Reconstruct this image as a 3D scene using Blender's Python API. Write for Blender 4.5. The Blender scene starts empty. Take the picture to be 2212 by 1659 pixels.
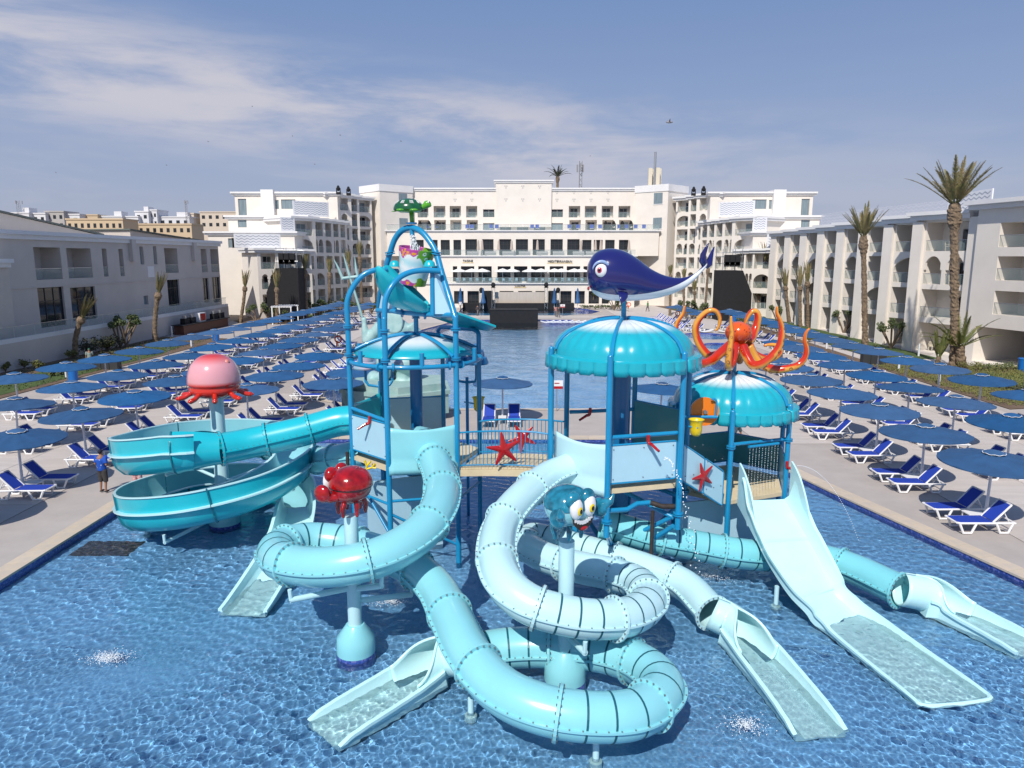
import bpy, bmesh, math, random
from mathutils import Vector as V3, Matrix, Euler
R = math.radians
sc = bpy.context.scene
COL = sc.collection
random.seed(7)

# ------------------------------------------------------------------ camera
CAM_H = 9.3
PITCH = math.atan(272.5 / 1560.0)
cam_d = bpy.data.cameras.new('camera')
cam_d.sensor_width = 36.0
cam_d.lens = 1560.0 / 2212.0 * 36.0
cam_d.clip_start = 0.1
cam_d.clip_end = 6000.0
cam = bpy.data.objects.new('camera', cam_d)
cam.location = (0, 0, CAM_H)
cam.rotation_euler = (R(90) - PITCH, 0, 0)
COL.objects.link(cam)
sc.camera = cam

# ------------------------------------------------------------------ light
SUN_AZ, SUN_EL = R(19), R(47)          # travels towards +x/+y (from behind the left shoulder)
sun_dir = V3((math.sin(SUN_AZ) * math.cos(SUN_EL), math.cos(SUN_AZ) * math.cos(SUN_EL), -math.sin(SUN_EL)))
sl = bpy.data.lights.new('sun', 'SUN')
sl.energy = 4.5
sl.angle = R(0.53)
sl.color = (1.0, 0.94, 0.86)
so = bpy.data.objects.new('sun', sl)
so.rotation_euler = sun_dir.to_track_quat('-Z', 'Y').to_euler()
so.location = (0, 0, 60)
COL.objects.link(so)

sc.view_settings.view_transform = 'Standard'
sc.view_settings.look = 'None'
sc.view_settings.gamma = 1.0
sc.view_settings.use_curve_mapping = False
sc.view_settings.exposure = 0.0
sc.render.engine = 'CYCLES'
sc.cycles.max_bounces = 6
sc.cycles.diffuse_bounces = 3
sc.cycles.glossy_bounces = 3
sc.cycles.transmission_bounces = 4
sc.cycles.transparent_max_bounces = 10
sc.cycles.caustics_reflective = False
sc.cycles.caustics_refractive = False
sc.cycles.use_denoising = True

world = bpy.data.worlds.new('World')
sc.world = world
world.use_nodes = True
nt = world.node_tree
for n in list(nt.nodes):
    nt.nodes.remove(n)
N = lambda t: nt.nodes.new(t)
L = lambda a, b: nt.links.new(a, b)
out = N('ShaderNodeOutputWorld')
bg = N('ShaderNodeBackground')
bg.inputs['Strength'].default_value = 0.118
sky = N('ShaderNodeTexSky')
sky.sky_type = 'NISHITA'
sky.sun_disc = False
sky.sun_elevation = SUN_EL
sky.sun_rotation = math.atan2(-sun_dir.x, -sun_dir.y)
sky.altitude = 20
sky.air_density = 1.0
sky.dust_density = 2.2
sky.ozone_density = 1.6
tint = N('ShaderNodeMix'); tint.data_type = 'RGBA'; tint.blend_type = 'MIX'
tint.inputs['Factor'].default_value = 0.86
L(sky.outputs['Color'], tint.inputs['A'])
# dusty coastal air: greyer and more violet than a clean sky
tc = N('ShaderNodeTexCoord')
sep = N('ShaderNodeSeparateXYZ')
L(tc.outputs['Generated'], sep.inputs[0])
ramp = N('ShaderNodeValToRGB')
el = ramp.color_ramp.elements
el[0].position = 0.0; el[0].color = (3.70, 3.95, 5.0, 1)
el[1].position = 0.36; el[1].color = (1.30, 2.25, 4.45, 1)
e = el.new(0.15); e.color = (2.45, 3.15, 4.95, 1)
e = el.new(1.0); e.color = (1.05, 1.8, 3.9, 1)
L(sep.outputs['Z'], ramp.inputs['Fac'])
L(ramp.outputs['Color'], tint.inputs['B'])
# wind-drawn cloud sheet, projected on a flat layer overhead
def wm(op, a, b=None, c=None):
    n = N('ShaderNodeMath'); n.operation = op
    for i, q in enumerate((a, b, c)):
        if q is None: continue
        if isinstance(q, (int, float)): n.inputs[i].default_value = q
        else: L(q, n.inputs[i])
    return n.outputs[0]
mp = N('ShaderNodeMapping'); mp.inputs['Scale'].default_value = (2.1, 2.1, 10.5); mp.inputs['Rotation'].default_value = (0, R(-7), 0); mp.inputs['Location'].default_value = (3.3, 1.2, 0.4)
L(tc.outputs['Generated'], mp.inputs['Vector'])
n1 = N('ShaderNodeTexNoise'); n1.inputs['Scale'].default_value = 1.6; n1.inputs['Detail'].default_value = 7; n1.inputs['Roughness'].default_value = 0.6; n1.inputs['Distortion'].default_value = 0.25
L(mp.outputs[0], n1.inputs['Vector'])
def ss(v, a_, b_):
    m_ = N('ShaderNodeMapRange'); m_.interpolation_type = 'SMOOTHSTEP'; m_.inputs['From Min'].default_value = a_; m_.inputs['From Max'].default_value = b_; L(v, m_.inputs['Value']); return m_.outputs[0]
zt_ = wm('MULTIPLY_ADD', sep.outputs['X'], 0.12, sep.outputs['Z'])      # the bank sinks to the right
bank = wm('MULTIPLY', ss(zt_, 0.05, 0.13), ss(zt_, 0.25, 0.165))
bank = wm('MULTIPLY', bank, wm('SUBTRACT', 1.0, wm('MULTIPLY', ss(sep.outputs['X'], -0.02, 0.42), 0.75)))
thin = wm('MULTIPLY', ss(zt_, -0.02, 0.05), 0.35)
cm = wm('MULTIPLY', ss(n1.outputs['Fac'], 0.36, 0.62), wm('MULTIPLY', bank, 0.95))
cm = wm('MAXIMUM', cm, wm('MULTIPLY', wm('MULTIPLY', ss(n1.outputs['Fac'], 0.48, 0.75), ss(zt_, 0.30, 0.1)), 0.35))
cmix = N('ShaderNodeMix'); cmix.data_type = 'RGBA'
L(cm, cmix.inputs['Factor']); L(tint.outputs['Result'], cmix.inputs['A'])
cmix.inputs['B'].default_value = (5.0, 4.95, 5.6, 1)
L(cmix.outputs['Result'], bg.inputs['Color'])
L(bg.outputs[0], out.inputs['Surface'])

# ------------------------------------------------------------------ survey helpers
# stations were measured off the picture with the camera above; these turn a
# sighting (in a 2212 px wide frame) into a point of the place
_F, _CX, _CY = 1560.0, 1106.0, 829.5
_c, _s = math.cos(PITCH), math.sin(PITCH)
def ray(u, v):
    yd = (v - _CY) / _F
    return V3(((u - _CX) / _F, _c - yd * _s, -_s - yd * _c))
def gp(u, v, z=0.0):
    r = ray(u, v); t = (z - CAM_H) / r.z
    return V3((r.x * t, r.y * t, z))
def at(u, v, y):
    r = ray(u, v); t = y / r.y
    return V3((r.x * t, y, CAM_H + r.z * t))
def onx(u, v, x):
    r = ray(u, v); t = x / r.x
    return V3((x, r.y * t, CAM_H + r.z * t))
SV = 0.57604
def crop(ox, oy, k):
    return lambda x, y: ((ox + x * k) * SV, (oy + y * k) * SV)
c1 = crop(0, 640, .434); e2 = crop(880, 600, .434); e3 = crop(1700, 600, .434); e4 = crop(2400, 600, .434)
c5 = crop(3000, 520, .3797); c6 = crop(0, 1200, .434); c7 = crop(2880, 1200, .434)
t1 = crop(1200, 720, .35); t2 = crop(1200, 1200, .35); i5 = crop(1700, 1500, .4582); i6 = crop(2000, 880, .4973); i7 = crop(2200, 1500, .4582)
o1 = crop(2500, 1050, .22604)

# ------------------------------------------------------------------ materials
MATS = {}
def mat(name, col, rough=0.5, metal=0.0, var=0.0, vscale=3.0, bump=0.0, bscale=20.0, spec=0.5, coat=0.0, sheen=0.0, satvar=0.0, alpha=None, emit=None, objvar=0.0, col2=None, detail=5, stretch=None):
    if name in MATS: return MATS[name]
    m = bpy.data.materials.new(name); m.use_nodes = True
    t = m.node_tree; b = t.nodes['Principled BSDF']
    b.inputs['Base Color'].default_value = (*col, 1)
    b.inputs['Roughness'].default_value = rough
    b.inputs['Metallic'].default_value = metal
    b.inputs['Specular IOR Level'].default_value = spec
    b.inputs['Coat Weight'].default_value = coat
    b.inputs['Coat Roughness'].default_value = 0.06
    b.inputs['Sheen Weight'].default_value = sheen
    tcn = None
    if var or bump or col2:
        tcn = t.nodes.new('ShaderNodeTexCoord')
        src = tcn.outputs['Object']
        if stretch:
            mpn = t.nodes.new('ShaderNodeMapping'); mpn.inputs['Scale'].default_value = stretch
            t.links.new(src, mpn.inputs['Vector']); src = mpn.outputs[0]
    last = None
    if var or col2:
        nz = t.nodes.new('ShaderNodeTexNoise'); nz.inputs['Scale'].default_value = vscale; nz.inputs['Detail'].default_value = detail; nz.inputs['Roughness'].default_value = 0.6
        t.links.new(src, nz.inputs['Vector'])
        mx = t.nodes.new('ShaderNodeMix'); mx.data_type = 'RGBA'
        rmp = t.nodes.new('ShaderNodeMapRange'); rmp.inputs['From Min'].default_value = 0.32; rmp.inputs['From Max'].default_value = 0.68
        t.links.new(nz.outputs['Fac'], rmp.inputs['Value'])
        t.links.new(rmp.outputs[0], mx.inputs['Factor'])
        a = tuple(max(0, q * (1 - var)) for q in col)
        bb = col2 if col2 else tuple(min(1, q * (1 + var * 0.7)) for q in col)
        mx.inputs['A'].default_value = (*(col if col2 else a), 1); mx.inputs['B'].default_value = (*bb, 1)
        last = mx.outputs['Result']
    if objvar:
        oi = t.nodes.new('ShaderNodeObjectInfo')
        hs = t.nodes.new('ShaderNodeHueSaturation')
        mr_ = t.nodes.new('ShaderNodeMapRange'); mr_.inputs['To Min'].default_value = 1 - objvar; mr_.inputs['To Max'].default_value = 1 + objvar
        t.links.new(oi.outputs['Random'], mr_.inputs['Value']); t.links.new(mr_.outputs[0], hs.inputs['Value'])
        if satvar:
            ms_ = t.nodes.new('ShaderNodeMath'); ms_.operation = 'FRACT'; mm_ = t.nodes.new('ShaderNodeMath'); mm_.operation = 'MULTIPLY'; mm_.inputs[1].default_value = 7.31; t.links.new(oi.outputs['Random'], mm_.inputs[0]); t.links.new(mm_.outputs[0], ms_.inputs[0])
            mq = t.nodes.new('ShaderNodeMapRange'); mq.inputs['To Min'].default_value = 1 - satvar; mq.inputs['To Max'].default_value = 1.0; t.links.new(ms_.outputs[0], mq.inputs['Value']); t.links.new(mq.outputs[0], hs.inputs['Saturation'])
        if last: t.links.new(last, hs.inputs['Color'])
        else: hs.inputs['Color'].default_value = (*col, 1)
        last = hs.outputs['Color']
    if last: t.links.new(last, b.inputs['Base Color'])
    if bump:
        n_ = t.nodes.new('ShaderNodeTexNoise'); n_.inputs['Scale'].default_value = bscale; n_.inputs['Detail'].default_value = 4
        t.links.new(src, n_.inputs['Vector'])
        bp = t.nodes.new('ShaderNodeBump'); bp.inputs['Strength'].default_value = bump; bp.inputs['Distance'].default_value = 0.02
        t.links.new(n_.outputs['Fac'], bp.inputs['Height']); t.links.new(bp.outputs[0], b.inputs['Normal'])
    if alpha is not None: b.inputs['Alpha'].default_value = alpha
    if emit: b.inputs['Emission Color'].default_value = (*emit, 1); b.inputs['Emission Strength'].default_value = 1
    MATS[name] = m
    return m

# ------------------------------------------------------------------ mesh builder
def frames(pts, closed=False, upright=False):
    n = len(pts); T = []
    for i in range(n):
        a = pts[(i - 1) % n] if (closed or i > 0) else pts[0]
        b = pts[(i + 1) % n] if (closed or i < n - 1) else pts[-1]
        d = (b - a); T.append(d.normalized() if d.length > 1e-9 else V3((0, 0, 1)))
    out_ = []
    if upright:
        last = V3((1, 0, 0))
        for t in T:
            r = t.cross(V3((0, 0, 1)))
            r = r.normalized() if r.length > 1e-4 else last
            last = r; out_.append((t, r, r.cross(t)))
        return out_
    t0 = T[0]; ref = V3((0, 0, 1)) if abs(t0.z) < 0.95 else V3((0, 1, 0))
    r = t0.cross(ref).normalized()
    for t in T:
        r = (r - t * r.dot(t)); r = r.normalized() if r.length > 1e-6 else t.orthogonal().normalized()
        out_.append((t, r, r.cross(t)))
    return out_
def catmull(P, step=0.25, closed=False):
    P = [V3(p) for p in P]; n = len(P); res = []
    rng = range(n if closed else n - 1)
    for i in rng:
        if closed: p0, p1, p2, p3 = P[(i - 1) % n], P[i], P[(i + 1) % n], P[(i + 2) % n]
        else:
            p1, p2 = P[i], P[i + 1]; p0 = P[i - 1] if i else p1 * 2 - p2; p3 = P[i + 2] if i + 2 < n else p2 * 2 - p1
        m = max(2, int(math.ceil((p2 - p1).length / step)))
        for k in range(m):
            t = k / m; tt = t * t; t3 = tt * t
            res.append(0.5 * ((2 * p1) + (p2 - p0) * t + (2 * p0 - 5 * p1 + 4 * p2 - p3) * tt + (3 * p1 - p0 - 3 * p2 + p3) * t3))
    if not closed: res.append(P[-1])
    return res
def resample(pts, step):
    out_ = [pts[0]]; acc = 0.0
    for a, b in zip(pts, pts[1:]):
        d = (b - a).length
        while acc + d >= step:
            f = (step - acc) / d; a = a + (b - a) * f; d = (b - a).length; acc = 0.0; out_.append(a)
        acc += d
    if (out_[-1] - pts[-1]).length > step * 0.3: out_.append(pts[-1])
    return out_
class MB:
    def __init__(s): s.v = []; s.f = []
    def add(s, v, f):
        k = len(s.v); s.v += [tuple(q) for q in v]; s.f += [tuple(i + k for i in q) for q in f]; return s
    def box(s, c, d, rz=0.0, M=None):
        x, y, z = d[0] / 2, d[1] / 2, d[2] / 2
        vs = [V3((a * x, b * y, e_ * z)) for e_ in (-1, 1) for b in (-1, 1) for a in (-1, 1)]
        if M is not None: vs = [M @ q for q in vs]
        if rz: m = Matrix.Rotation(rz, 3, 'Z'); vs = [m @ q for q in vs]
        c = V3(c)
        return s.add([q + c for q in vs], [(0, 2, 3, 1), (4, 5, 7, 6), (0, 1, 5, 4), (1, 3, 7, 5), (3, 2, 6, 7), (2, 0, 4, 6)])
    def bx(s, a, b):
        return s.box([(a[i] + b[i]) / 2 for i in range(3)], [abs(b[i] - a[i]) for i in range(3)])
    def tube(s, pts, r, n=10, closed=False, cap=True):
        pts = [V3(p) for p in pts]
        rr = r if isinstance(r, (list, tuple)) else [r] * len(pts)
        fr = frames(pts, closed); vs = []; fs = []
        for p, (t, a, b), q in zip(pts, fr, rr):
            for k in range(n):
                w = 2 * math.pi * k / n; vs.append(p + (a * math.cos(w) + b * math.sin(w)) * q)
        m = len(pts)
        for i in range(m if closed else m - 1):
            j = (i + 1) % m
            for k in range(n):
                l = (k + 1) % n; fs.append((i * n + k, i * n + l, j * n + l, j * n + k))
        if cap and not closed: fs.append(tuple(range(n))[::-1]); fs.append(tuple((m - 1) * n + k for k in range(n)))
        return s.add(vs, fs)
    def sweep(s, pts, prof, closedp=False, scale=None, cap=False):
        fr = frames(pts, upright=True); vs = []; fs = []
        for i, (p, (t, a, b)) in enumerate(zip(pts, fr)):
            pf = prof(i) if callable(prof) else prof
            k = scale[i] if scale else 1.0
            for (x, y) in pf: vs.append(p + a * (x * k) + b * (y * k))
        n = len(vs) // len(pts)
        for i in range(len(pts) - 1):
            for k in range(n if closedp else n - 1):
                l = (k + 1) % n; fs.append((i * n + k, (i + 1) * n + k, (i + 1) * n + l, i * n + l))
        if cap and closedp:
            fs.append(tuple(range(n))); fs.append(tuple((len(pts) - 1) * n + k for k in range(n))[::-1])
        return s.add(vs, fs)
    def lathe(s, prof, n=24, c=(0, 0, 0), M=None, a0=0.0, a1=2 * math.pi):
        c = V3(c); vs = []; fs = []; full = abs(a1 - a0 - 2 * math.pi) < 1e-6; m = n if full else n + 1
        for (r, z) in prof:
            for k in range(m):
                w = a0 + (a1 - a0) * k / n; q = V3((r * math.cos(w), r * math.sin(w), z)); vs.append((M @ q if M is not None else q) + c)
        for i in range(len(prof) - 1):
            for k in range(n):
                l = (k + 1) % m if full else k + 1
                fs.append((i * m + k, i * m + l, (i + 1) * m + l, (i + 1) * m + k))
        return s.add(vs, fs)
    def ell(s, c, r, n=20, m=12, M=None):
        prof = [(math.sin(math.pi * i / m) , -math.cos(math.pi * i / m)) for i in range(m + 1)]
        S = Matrix.Diagonal(V3(r)); MM = (M @ S) if M is not None else S
        return s.lathe(prof, n, c, MM)
    def prism(s, poly, z0, z1):
        n = len(poly); vs = [(p[0], p[1], z0) for p in poly] + [(p[0], p[1], z1) for p in poly]
        a = sum(poly[i][0] * poly[(i + 1) % n][1] - poly[(i + 1) % n][0] * poly[i][1] for i in range(n))
        fs = [tuple(range(n, 2 * n)), tuple(range(n))[::-1]] + [(i, (i + 1) % n, n + (i + 1) % n, n + i) for i in range(n)]
        if a < 0: fs = [q[::-1] for q in fs]
        return s.add(vs, fs)
    def mesh(s, name, m=None, smooth=False, merge=False):
        me = bpy.data.meshes.new(name); me.from_pydata(s.v, [], s.f)
        if merge:
            b = bmesh.new(); b.from_mesh(me); bmesh.ops.remove_doubles(b, verts=b.verts, dist=1e-4)
            bmesh.ops.recalc_face_normals(b, faces=b.faces); b.to_mesh(me); b.free()
        if m is not None: me.materials.append(m)
        if smooth:
            for p in me.polygons: p.use_smooth = True
            if smooth != 'all':
                try: me.set_sharp_from_angle(angle=R(40))
                except Exception: pass
        me.update()
        return me
    def build(s, name, m=None, parent=None, smooth=False, merge=False):
        return obj(name, s.mesh(name, m, smooth, merge), parent)
def obj(name, me, parent=None):
    o = bpy.data.objects.new(name, me); COL.objects.link(o)
    if parent is not None:
        o.parent = parent
        if parent.type == 'EMPTY': o.matrix_parent_inverse = Matrix.Translation(-parent.location)
    return o
def tag(o, label=None, cat=None, group=None, kind=None):
    if label: o['label'] = label
    if cat: o['category'] = cat
    if group: o['group'] = group
    if kind: o['kind'] = kind
    return o
def thing(name, label, cat, loc=(0, 0, 0), group=None):
    o = bpy.data.objects.new(name, None); COL.objects.link(o); o.location = loc; o.empty_display_size = 0.2
    return tag(o, label, cat, group)
def copy_tree(o, parent=None):
    c = o.copy(); COL.objects.link(c)
    if parent is not None: c.parent = parent
    for ch in o.children: copy_tree(ch, c)
    return c
WORK = bpy.data.scenes.new('work')
def evalmesh(o):
    with bpy.context.temp_override(scene=WORK, view_layer=WORK.view_layers[0]):
        dg = bpy.context.evaluated_depsgraph_get(); dg.update()
        return bpy.data.meshes.new_from_object(o.evaluated_get(dg))
def remesh(mb, voxel, sm=6):
    """union of overlapping closed shapes as one continuous skin"""
    me = mb.mesh('tmp', merge=False)
    b = bmesh.new(); b.from_mesh(me); bmesh.ops.remove_doubles(b, verts=b.verts, dist=1e-5); bmesh.ops.recalc_face_normals(b, faces=b.faces); b.to_mesh(me); b.free()
    o = bpy.data.objects.new('tmp', me); WORK.collection.objects.link(o)
    m = o.modifiers.new('r', 'REMESH'); m.mode = 'VOXEL'; m.voxel_size = voxel
    if sm: s_ = o.modifiers.new('s', 'SMOOTH'); s_.factor = 0.5; s_.iterations = sm
    new = evalmesh(o)
    bpy.data.objects.remove(o); bpy.data.meshes.remove(me)
    for p in new.polygons: p.use_smooth = True
    return new
def setmat(me, m):
    me.materials.clear(); me.materials.append(m); return me
ORD = ['zeroth', 'first', 'second', 'third', 'fourth', 'fifth', 'sixth', 'seventh', 'eighth', 'ninth', 'tenth', 'eleventh', 'twelfth', 'thirteenth', 'fourteenth', 'fifteenth', 'sixteenth', 'seventeenth', 'eighteenth', 'nineteenth', 'twentieth', 'twenty-first', 'twenty-second']
# ================================================================== the setting
def water_mat(name, tintc, scale, strength, rough=0.015):
    m = bpy.data.materials.new(name); m.use_nodes = True; t = m.node_tree
    for n in list(t.nodes): t.nodes.remove(n)
    A = lambda k: t.nodes.new(k); Lk = t.links.new
    o = A('ShaderNodeOutputMaterial'); mixs = A('ShaderNodeMixShader'); tr = A('ShaderNodeBsdfTransparent'); gl = A('ShaderNodeBsdfGlossy')
    tr.inputs['Color'].default_value = (*tintc, 1); gl.inputs['Roughness'].default_value = rough
    geo = A('ShaderNodeNewGeometry'); dp = A('ShaderNodeVectorMath'); dp.operation = 'DOT_PRODUCT'
    tcn = A('ShaderNodeTexCoord'); mpn = A('ShaderNodeMapping'); mpn.inputs['Rotation'].default_value = (0, 0, 0.5); mpn.inputs['Scale'].default_value = (1.0, 1.45, 1)
    Lk(tcn.outputs['Object'], mpn.inputs['Vector'])
    wn = A('ShaderNodeTexNoise'); wn.inputs['Scale'].default_value = scale * 0.7; wn.noise_dimensions = '2D'; wn.inputs['Detail'].default_value = 1
    Lk(mpn.outputs[0], wn.inputs['Vector'])
    mxv = A('ShaderNodeMix'); mxv.data_type = 'VECTOR'; mxv.inputs['Factor'].default_value = 0.24
    Lk(mpn.outputs[0], mxv.inputs['A']); Lk(wn.outputs['Color'], mxv.inputs['B'])
    vo = A('ShaderNodeTexVoronoi'); vo.voronoi_dimensions = '2D'; vo.inputs['Scale'].default_value = scale
    Lk(mxv.outputs['Result'], vo.inputs['Vector'])
    nz = A('ShaderNodeTexNoise'); nz.inputs['Scale'].default_value = scale * 2.3; nz.noise_dimensions = '2D'; nz.inputs['Detail'].default_value = 2
    Lk(mpn.outputs[0], nz.inputs['Vector'])
    big = A('ShaderNodeTexNoise'); big.noise_dimensions = '2D'; big.inputs['Scale'].default_value = scale * 0.16; big.inputs['Detail'].default_value = 1
    Lk(mpn.outputs[0], big.inputs['Vector'])
    ad = A('ShaderNodeMath'); ad.operation = 'MULTIPLY_ADD'; ad.inputs[1].default_value = 0.5
    Lk(nz.outputs['Fac'], ad.inputs[0]); Lk(vo.outputs['Distance'], ad.inputs[2])
    amp = A('ShaderNodeMapRange'); amp.inputs['From Min'].default_value = 0.35; amp.inputs['From Max'].default_value = 0.65; amp.inputs['To Min'].default_value = 0.35; amp.inputs['To Max'].default_value = 1.2
    Lk(big.outputs['Fac'], amp.inputs['Value'])
    mu = A('ShaderNodeMath'); mu.operation = 'MULTIPLY'; Lk(ad.outputs[0], mu.inputs[0]); Lk(amp.outputs[0], mu.inputs[1])
    bp = A('ShaderNodeBump'); bp.inputs['Strength'].default_value = strength; bp.inputs['Distance'].default_value = 0.1
    Lk(mu.outputs[0], bp.inputs['Height']); Lk(bp.outputs[0], gl.inputs['Normal']); Lk(bp.outputs[0], dp.inputs[0]); Lk(geo.outputs['Incoming'], dp.inputs[1])
    def mth(op, a, b_=None, c_=None):
        n = A('ShaderNodeMath'); n.operation = op
        for i, q in enumerate((a, b_, c_)):
            if q is None: continue
            if isinstance(q, float): n.inputs[i].default_value = q
            else: Lk(q, n.inputs[i])
        return n.outputs[0]
    sch = mth('MULTIPLY_ADD', mth('POWER', mth('SUBTRACT', 1.0, mth('MINIMUM', mth('ABSOLUTE', dp.outputs['Value']), 1.0)), 5.0), 0.98, 0.02)
    Lk(sch, mixs.inputs[0]); Lk(tr.outputs[0], mixs.inputs[1]); Lk(gl.outputs[0], mixs.inputs[2]); Lk(mixs.outputs[0], o.inputs['Surface'])
    return m
def mosaic_mat(name, cols, scale, wob=0.0):
    """small glazed tiles of mixed blues"""
    m = bpy.data.materials.new(name); m.use_nodes = True; t = m.node_tree; b = t.nodes['Principled BSDF']
    A = lambda k: t.nodes.new(k); Lk = t.links.new
    tcn = A('ShaderNodeTexCoord'); src = tcn.outputs['Object']
    if wob:
        w = A('ShaderNodeTexNoise'); w.inputs['Scale'].default_value = 5.0; w.inputs['Detail'].default_value = 2; Lk(src, w.inputs['Vector'])
        mv = A('ShaderNodeMix'); mv.data_type = 'VECTOR'; mv.inputs['Factor'].default_value = wob; Lk(src, mv.inputs['A']); Lk(w.outputs['Color'], mv.inputs['B']); src = mv.outputs['Result']
    vo = A('ShaderNodeTexVoronoi'); vo.distance = 'CHEBYCHEV'; vo.voronoi_dimensions = '2D' if wob else '3D'; vo.inputs['Scale'].default_value = scale; vo.inputs['Randomness'].default_value = 0.25
    Lk(src, vo.inputs['Vector'])
    sp = A('ShaderNodeSeparateColor'); Lk(vo.outputs['Color'], sp.inputs[0])
    rp = A('ShaderNodeValToRGB'); rp.color_ramp.interpolation = 'CONSTANT'
    while len(rp.color_ramp.elements) < len(cols): rp.color_ramp.elements.new(0.5)
    for i, (p, c) in enumerate(cols): rp.color_ramp.elements[i].position = p; rp.color_ramp.elements[i].color = (*c, 1)
    Lk(sp.outputs[0], rp.inputs['Fac'])
    big = A('ShaderNodeTexNoise'); big.inputs['Scale'].default_value = 0.35; big.inputs['Detail'].default_value = 3; Lk(tcn.outputs['Object'], big.inputs['Vector'])
    hs = A('ShaderNodeHueSaturation'); mr_ = A('ShaderNodeMapRange'); mr_.inputs['From Min'].default_value = .3; mr_.inputs['From Max'].default_value = .7; mr_.inputs['To Min'].default_value = 0.85; mr_.inputs['To Max'].default_value = 1.15
    Lk(big.outputs['Fac'], mr_.inputs['Value']); Lk(mr_.outputs[0], hs.inputs['Value']); Lk(rp.outputs['Color'], hs.inputs['Color'])
    Lk(hs.outputs['Color'], b.inputs['Base Color']); b.inputs['Roughness'].default_value = 0.3
    MATS[name] = m
    return m
M_water = water_mat('splash_water', (0.86, 0.95, 0.99), 4.2, 0.26)
M_water2 = water_mat('pool_water', (0.80, 0.92, 0.97), 3.0, 0.20)
M_mosaic = mosaic_mat('mosaic_floor', [(0, (0.16, 0.40, 0.69)), (.3, (0.18, 0.425, 0.715)), (.6, (0.195, 0.45, 0.735)), (.85, (0.23, 0.49, 0.76))], 26.0, 0.03)
M_mosaic2 = mosaic_mat('pool_floor', [(0, (0.11, 0.36, 0.64)), (.4, (0.13, 0.40, 0.68)), (.75, (0.18, 0.46, 0.72))], 6.0, 0.05)
M_band = mosaic_mat('mosaic_band', [(0, (0.03, 0.06, 0.28)), (.35, (0.05, 0.10, 0.38)), (.7, (0.15, 0.17, 0.45))], 18.0)
M_deck = mat('pressed_concrete', (0.52, 0.475, 0.44), 0.85, var=0.10, vscale=0.9, bump=0.25, bscale=30, objvar=0.03, stretch=(0.35, 2.2, 1))
M_joint = mat('joint_concrete', (0.42, 0.38, 0.35), 0.9, var=0.08, vscale=0.8)
M_coping = mat('travertine', (0.60, 0.49, 0.36), 0.75, var=0.16, vscale=2.5, col2=(0.50, 0.44, 0.37), objvar=0.05)
M_sand = mat('dry_earth', (0.30, 0.25, 0.19), 0.95, var=0.2, vscale=0.02)
M_soil = mat('garden_soil', (0.15, 0.10, 0.065), 0.95, var=0.3, vscale=1.2, bump=0.6, bscale=6)
M_lawn = mat('lawn', (0.06, 0.10, 0.022), 0.95, var=0.35, vscale=0.8, bump=0.5, bscale=25)
M_path = mat('pale_paving', (0.55, 0.51, 0.47), 0.8, var=0.06, vscale=1)

def poly_holes(name, outer, holes, z, m, parent=None):
    b = bmesh.new()
    for lp in [outer] + holes:
        vs = [b.verts.new((p[0], p[1], z)) for p in lp]
        for i in range(len(vs)): b.edges.new((vs[i], vs[(i + 1) % len(vs)]))
    bmesh.ops.triangle_fill(b, use_beauty=True, edges=b.edges[:], normal=(0, 0, 1))
    b.normal_update()
    for f in b.faces:
        if f.normal.z < 0: f.normal_flip()
    me = bpy.data.meshes.new(name); b.to_mesh(me); b.free(); me.materials.append(m)
    return obj(name, me, parent)
def inside(p, poly):
    r = False; n = len(poly)
    for i in range(n):
        a, b = poly[i], poly[(i + 1) % n]
        if (a[1] > p[1]) != (b[1] > p[1]) and p[0] < (b[0] - a[0]) * (p[1] - a[1]) / (b[1] - a[1]) + a[0]: r = not r
    return r
def arc(cx, cy, r, a0, a1, n=8): return [(cx + r * math.cos(R(a0 + (a1 - a0) * i / n)), cy + r * math.sin(R(a0 + (a1 - a0) * i / n))) for i in range(n + 1)]
def offset(poly, d):
    n = len(poly); res = []
    for i in range(n):
        p0, p1, p2 = V3((*poly[i - 1], 0)), V3((*poly[i], 0)), V3((*poly[(i + 1) % n], 0))
        a = (p1 - p0).normalized(); b = (p2 - p1).normalized(); na = V3((a.y, -a.x, 0)); nb = V3((b.y, -b.x, 0))
        m = (na + nb); m = m.normalized(); k = d / max(0.3, m.dot(na)); res.append((p1.x + m.x * k, p1.y + m.y * k))
    return res

# outline of the pools, counter-clockwise
NEAR = [(-15.1, 4.0), (20.0, 4.0), (15.2, 19.5), (12.9, 28.0), (12.15, 31.2), (11.95, 33.6), (11.5, 35.1), (10.6, 36.1), (9.0, 36.6), (-8.0, 36.75)] + arc(-12.3, 34.2, 2.55, 90, 180, 7)
MAIN = [(-8.6, 44.3), (10.4, 44.3), (13.0, 45.6), (15.6, 49), (17.6, 55), (19.0, 63), (19.7, 75), (20.3, 95), (20.4, 105.2), (9.5, 106.0), (9.2, 110.3), (-8.4, 110.3), (-9.5, 104), (-12.5, 92), (-14.2, 80), (-15.1, 68), (-15.3, 60), (-14.4, 52), (-12.2, 47)]
FARP = [(-9.3, 118.5), (9.0, 118.5), (13.5, 122), (15.5, 127), (14.0, 133), (11.5, 136), (-9.3, 136.5)]
LAG = [arc(23.4, 87, 2.2, 0, 345, 23), arc(22.9, 76.5, 2.0, 0, 345, 23), arc(22.3, 69.5, 1.6, 0, 345, 23)]
LAG = [[(23.0 + (p[0] - 23.0) * 1.35, p[1] + (p[1] - sum(q[1] for q in l) / len(l)) * 0.7) for p in l] for l in LAG]

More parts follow.
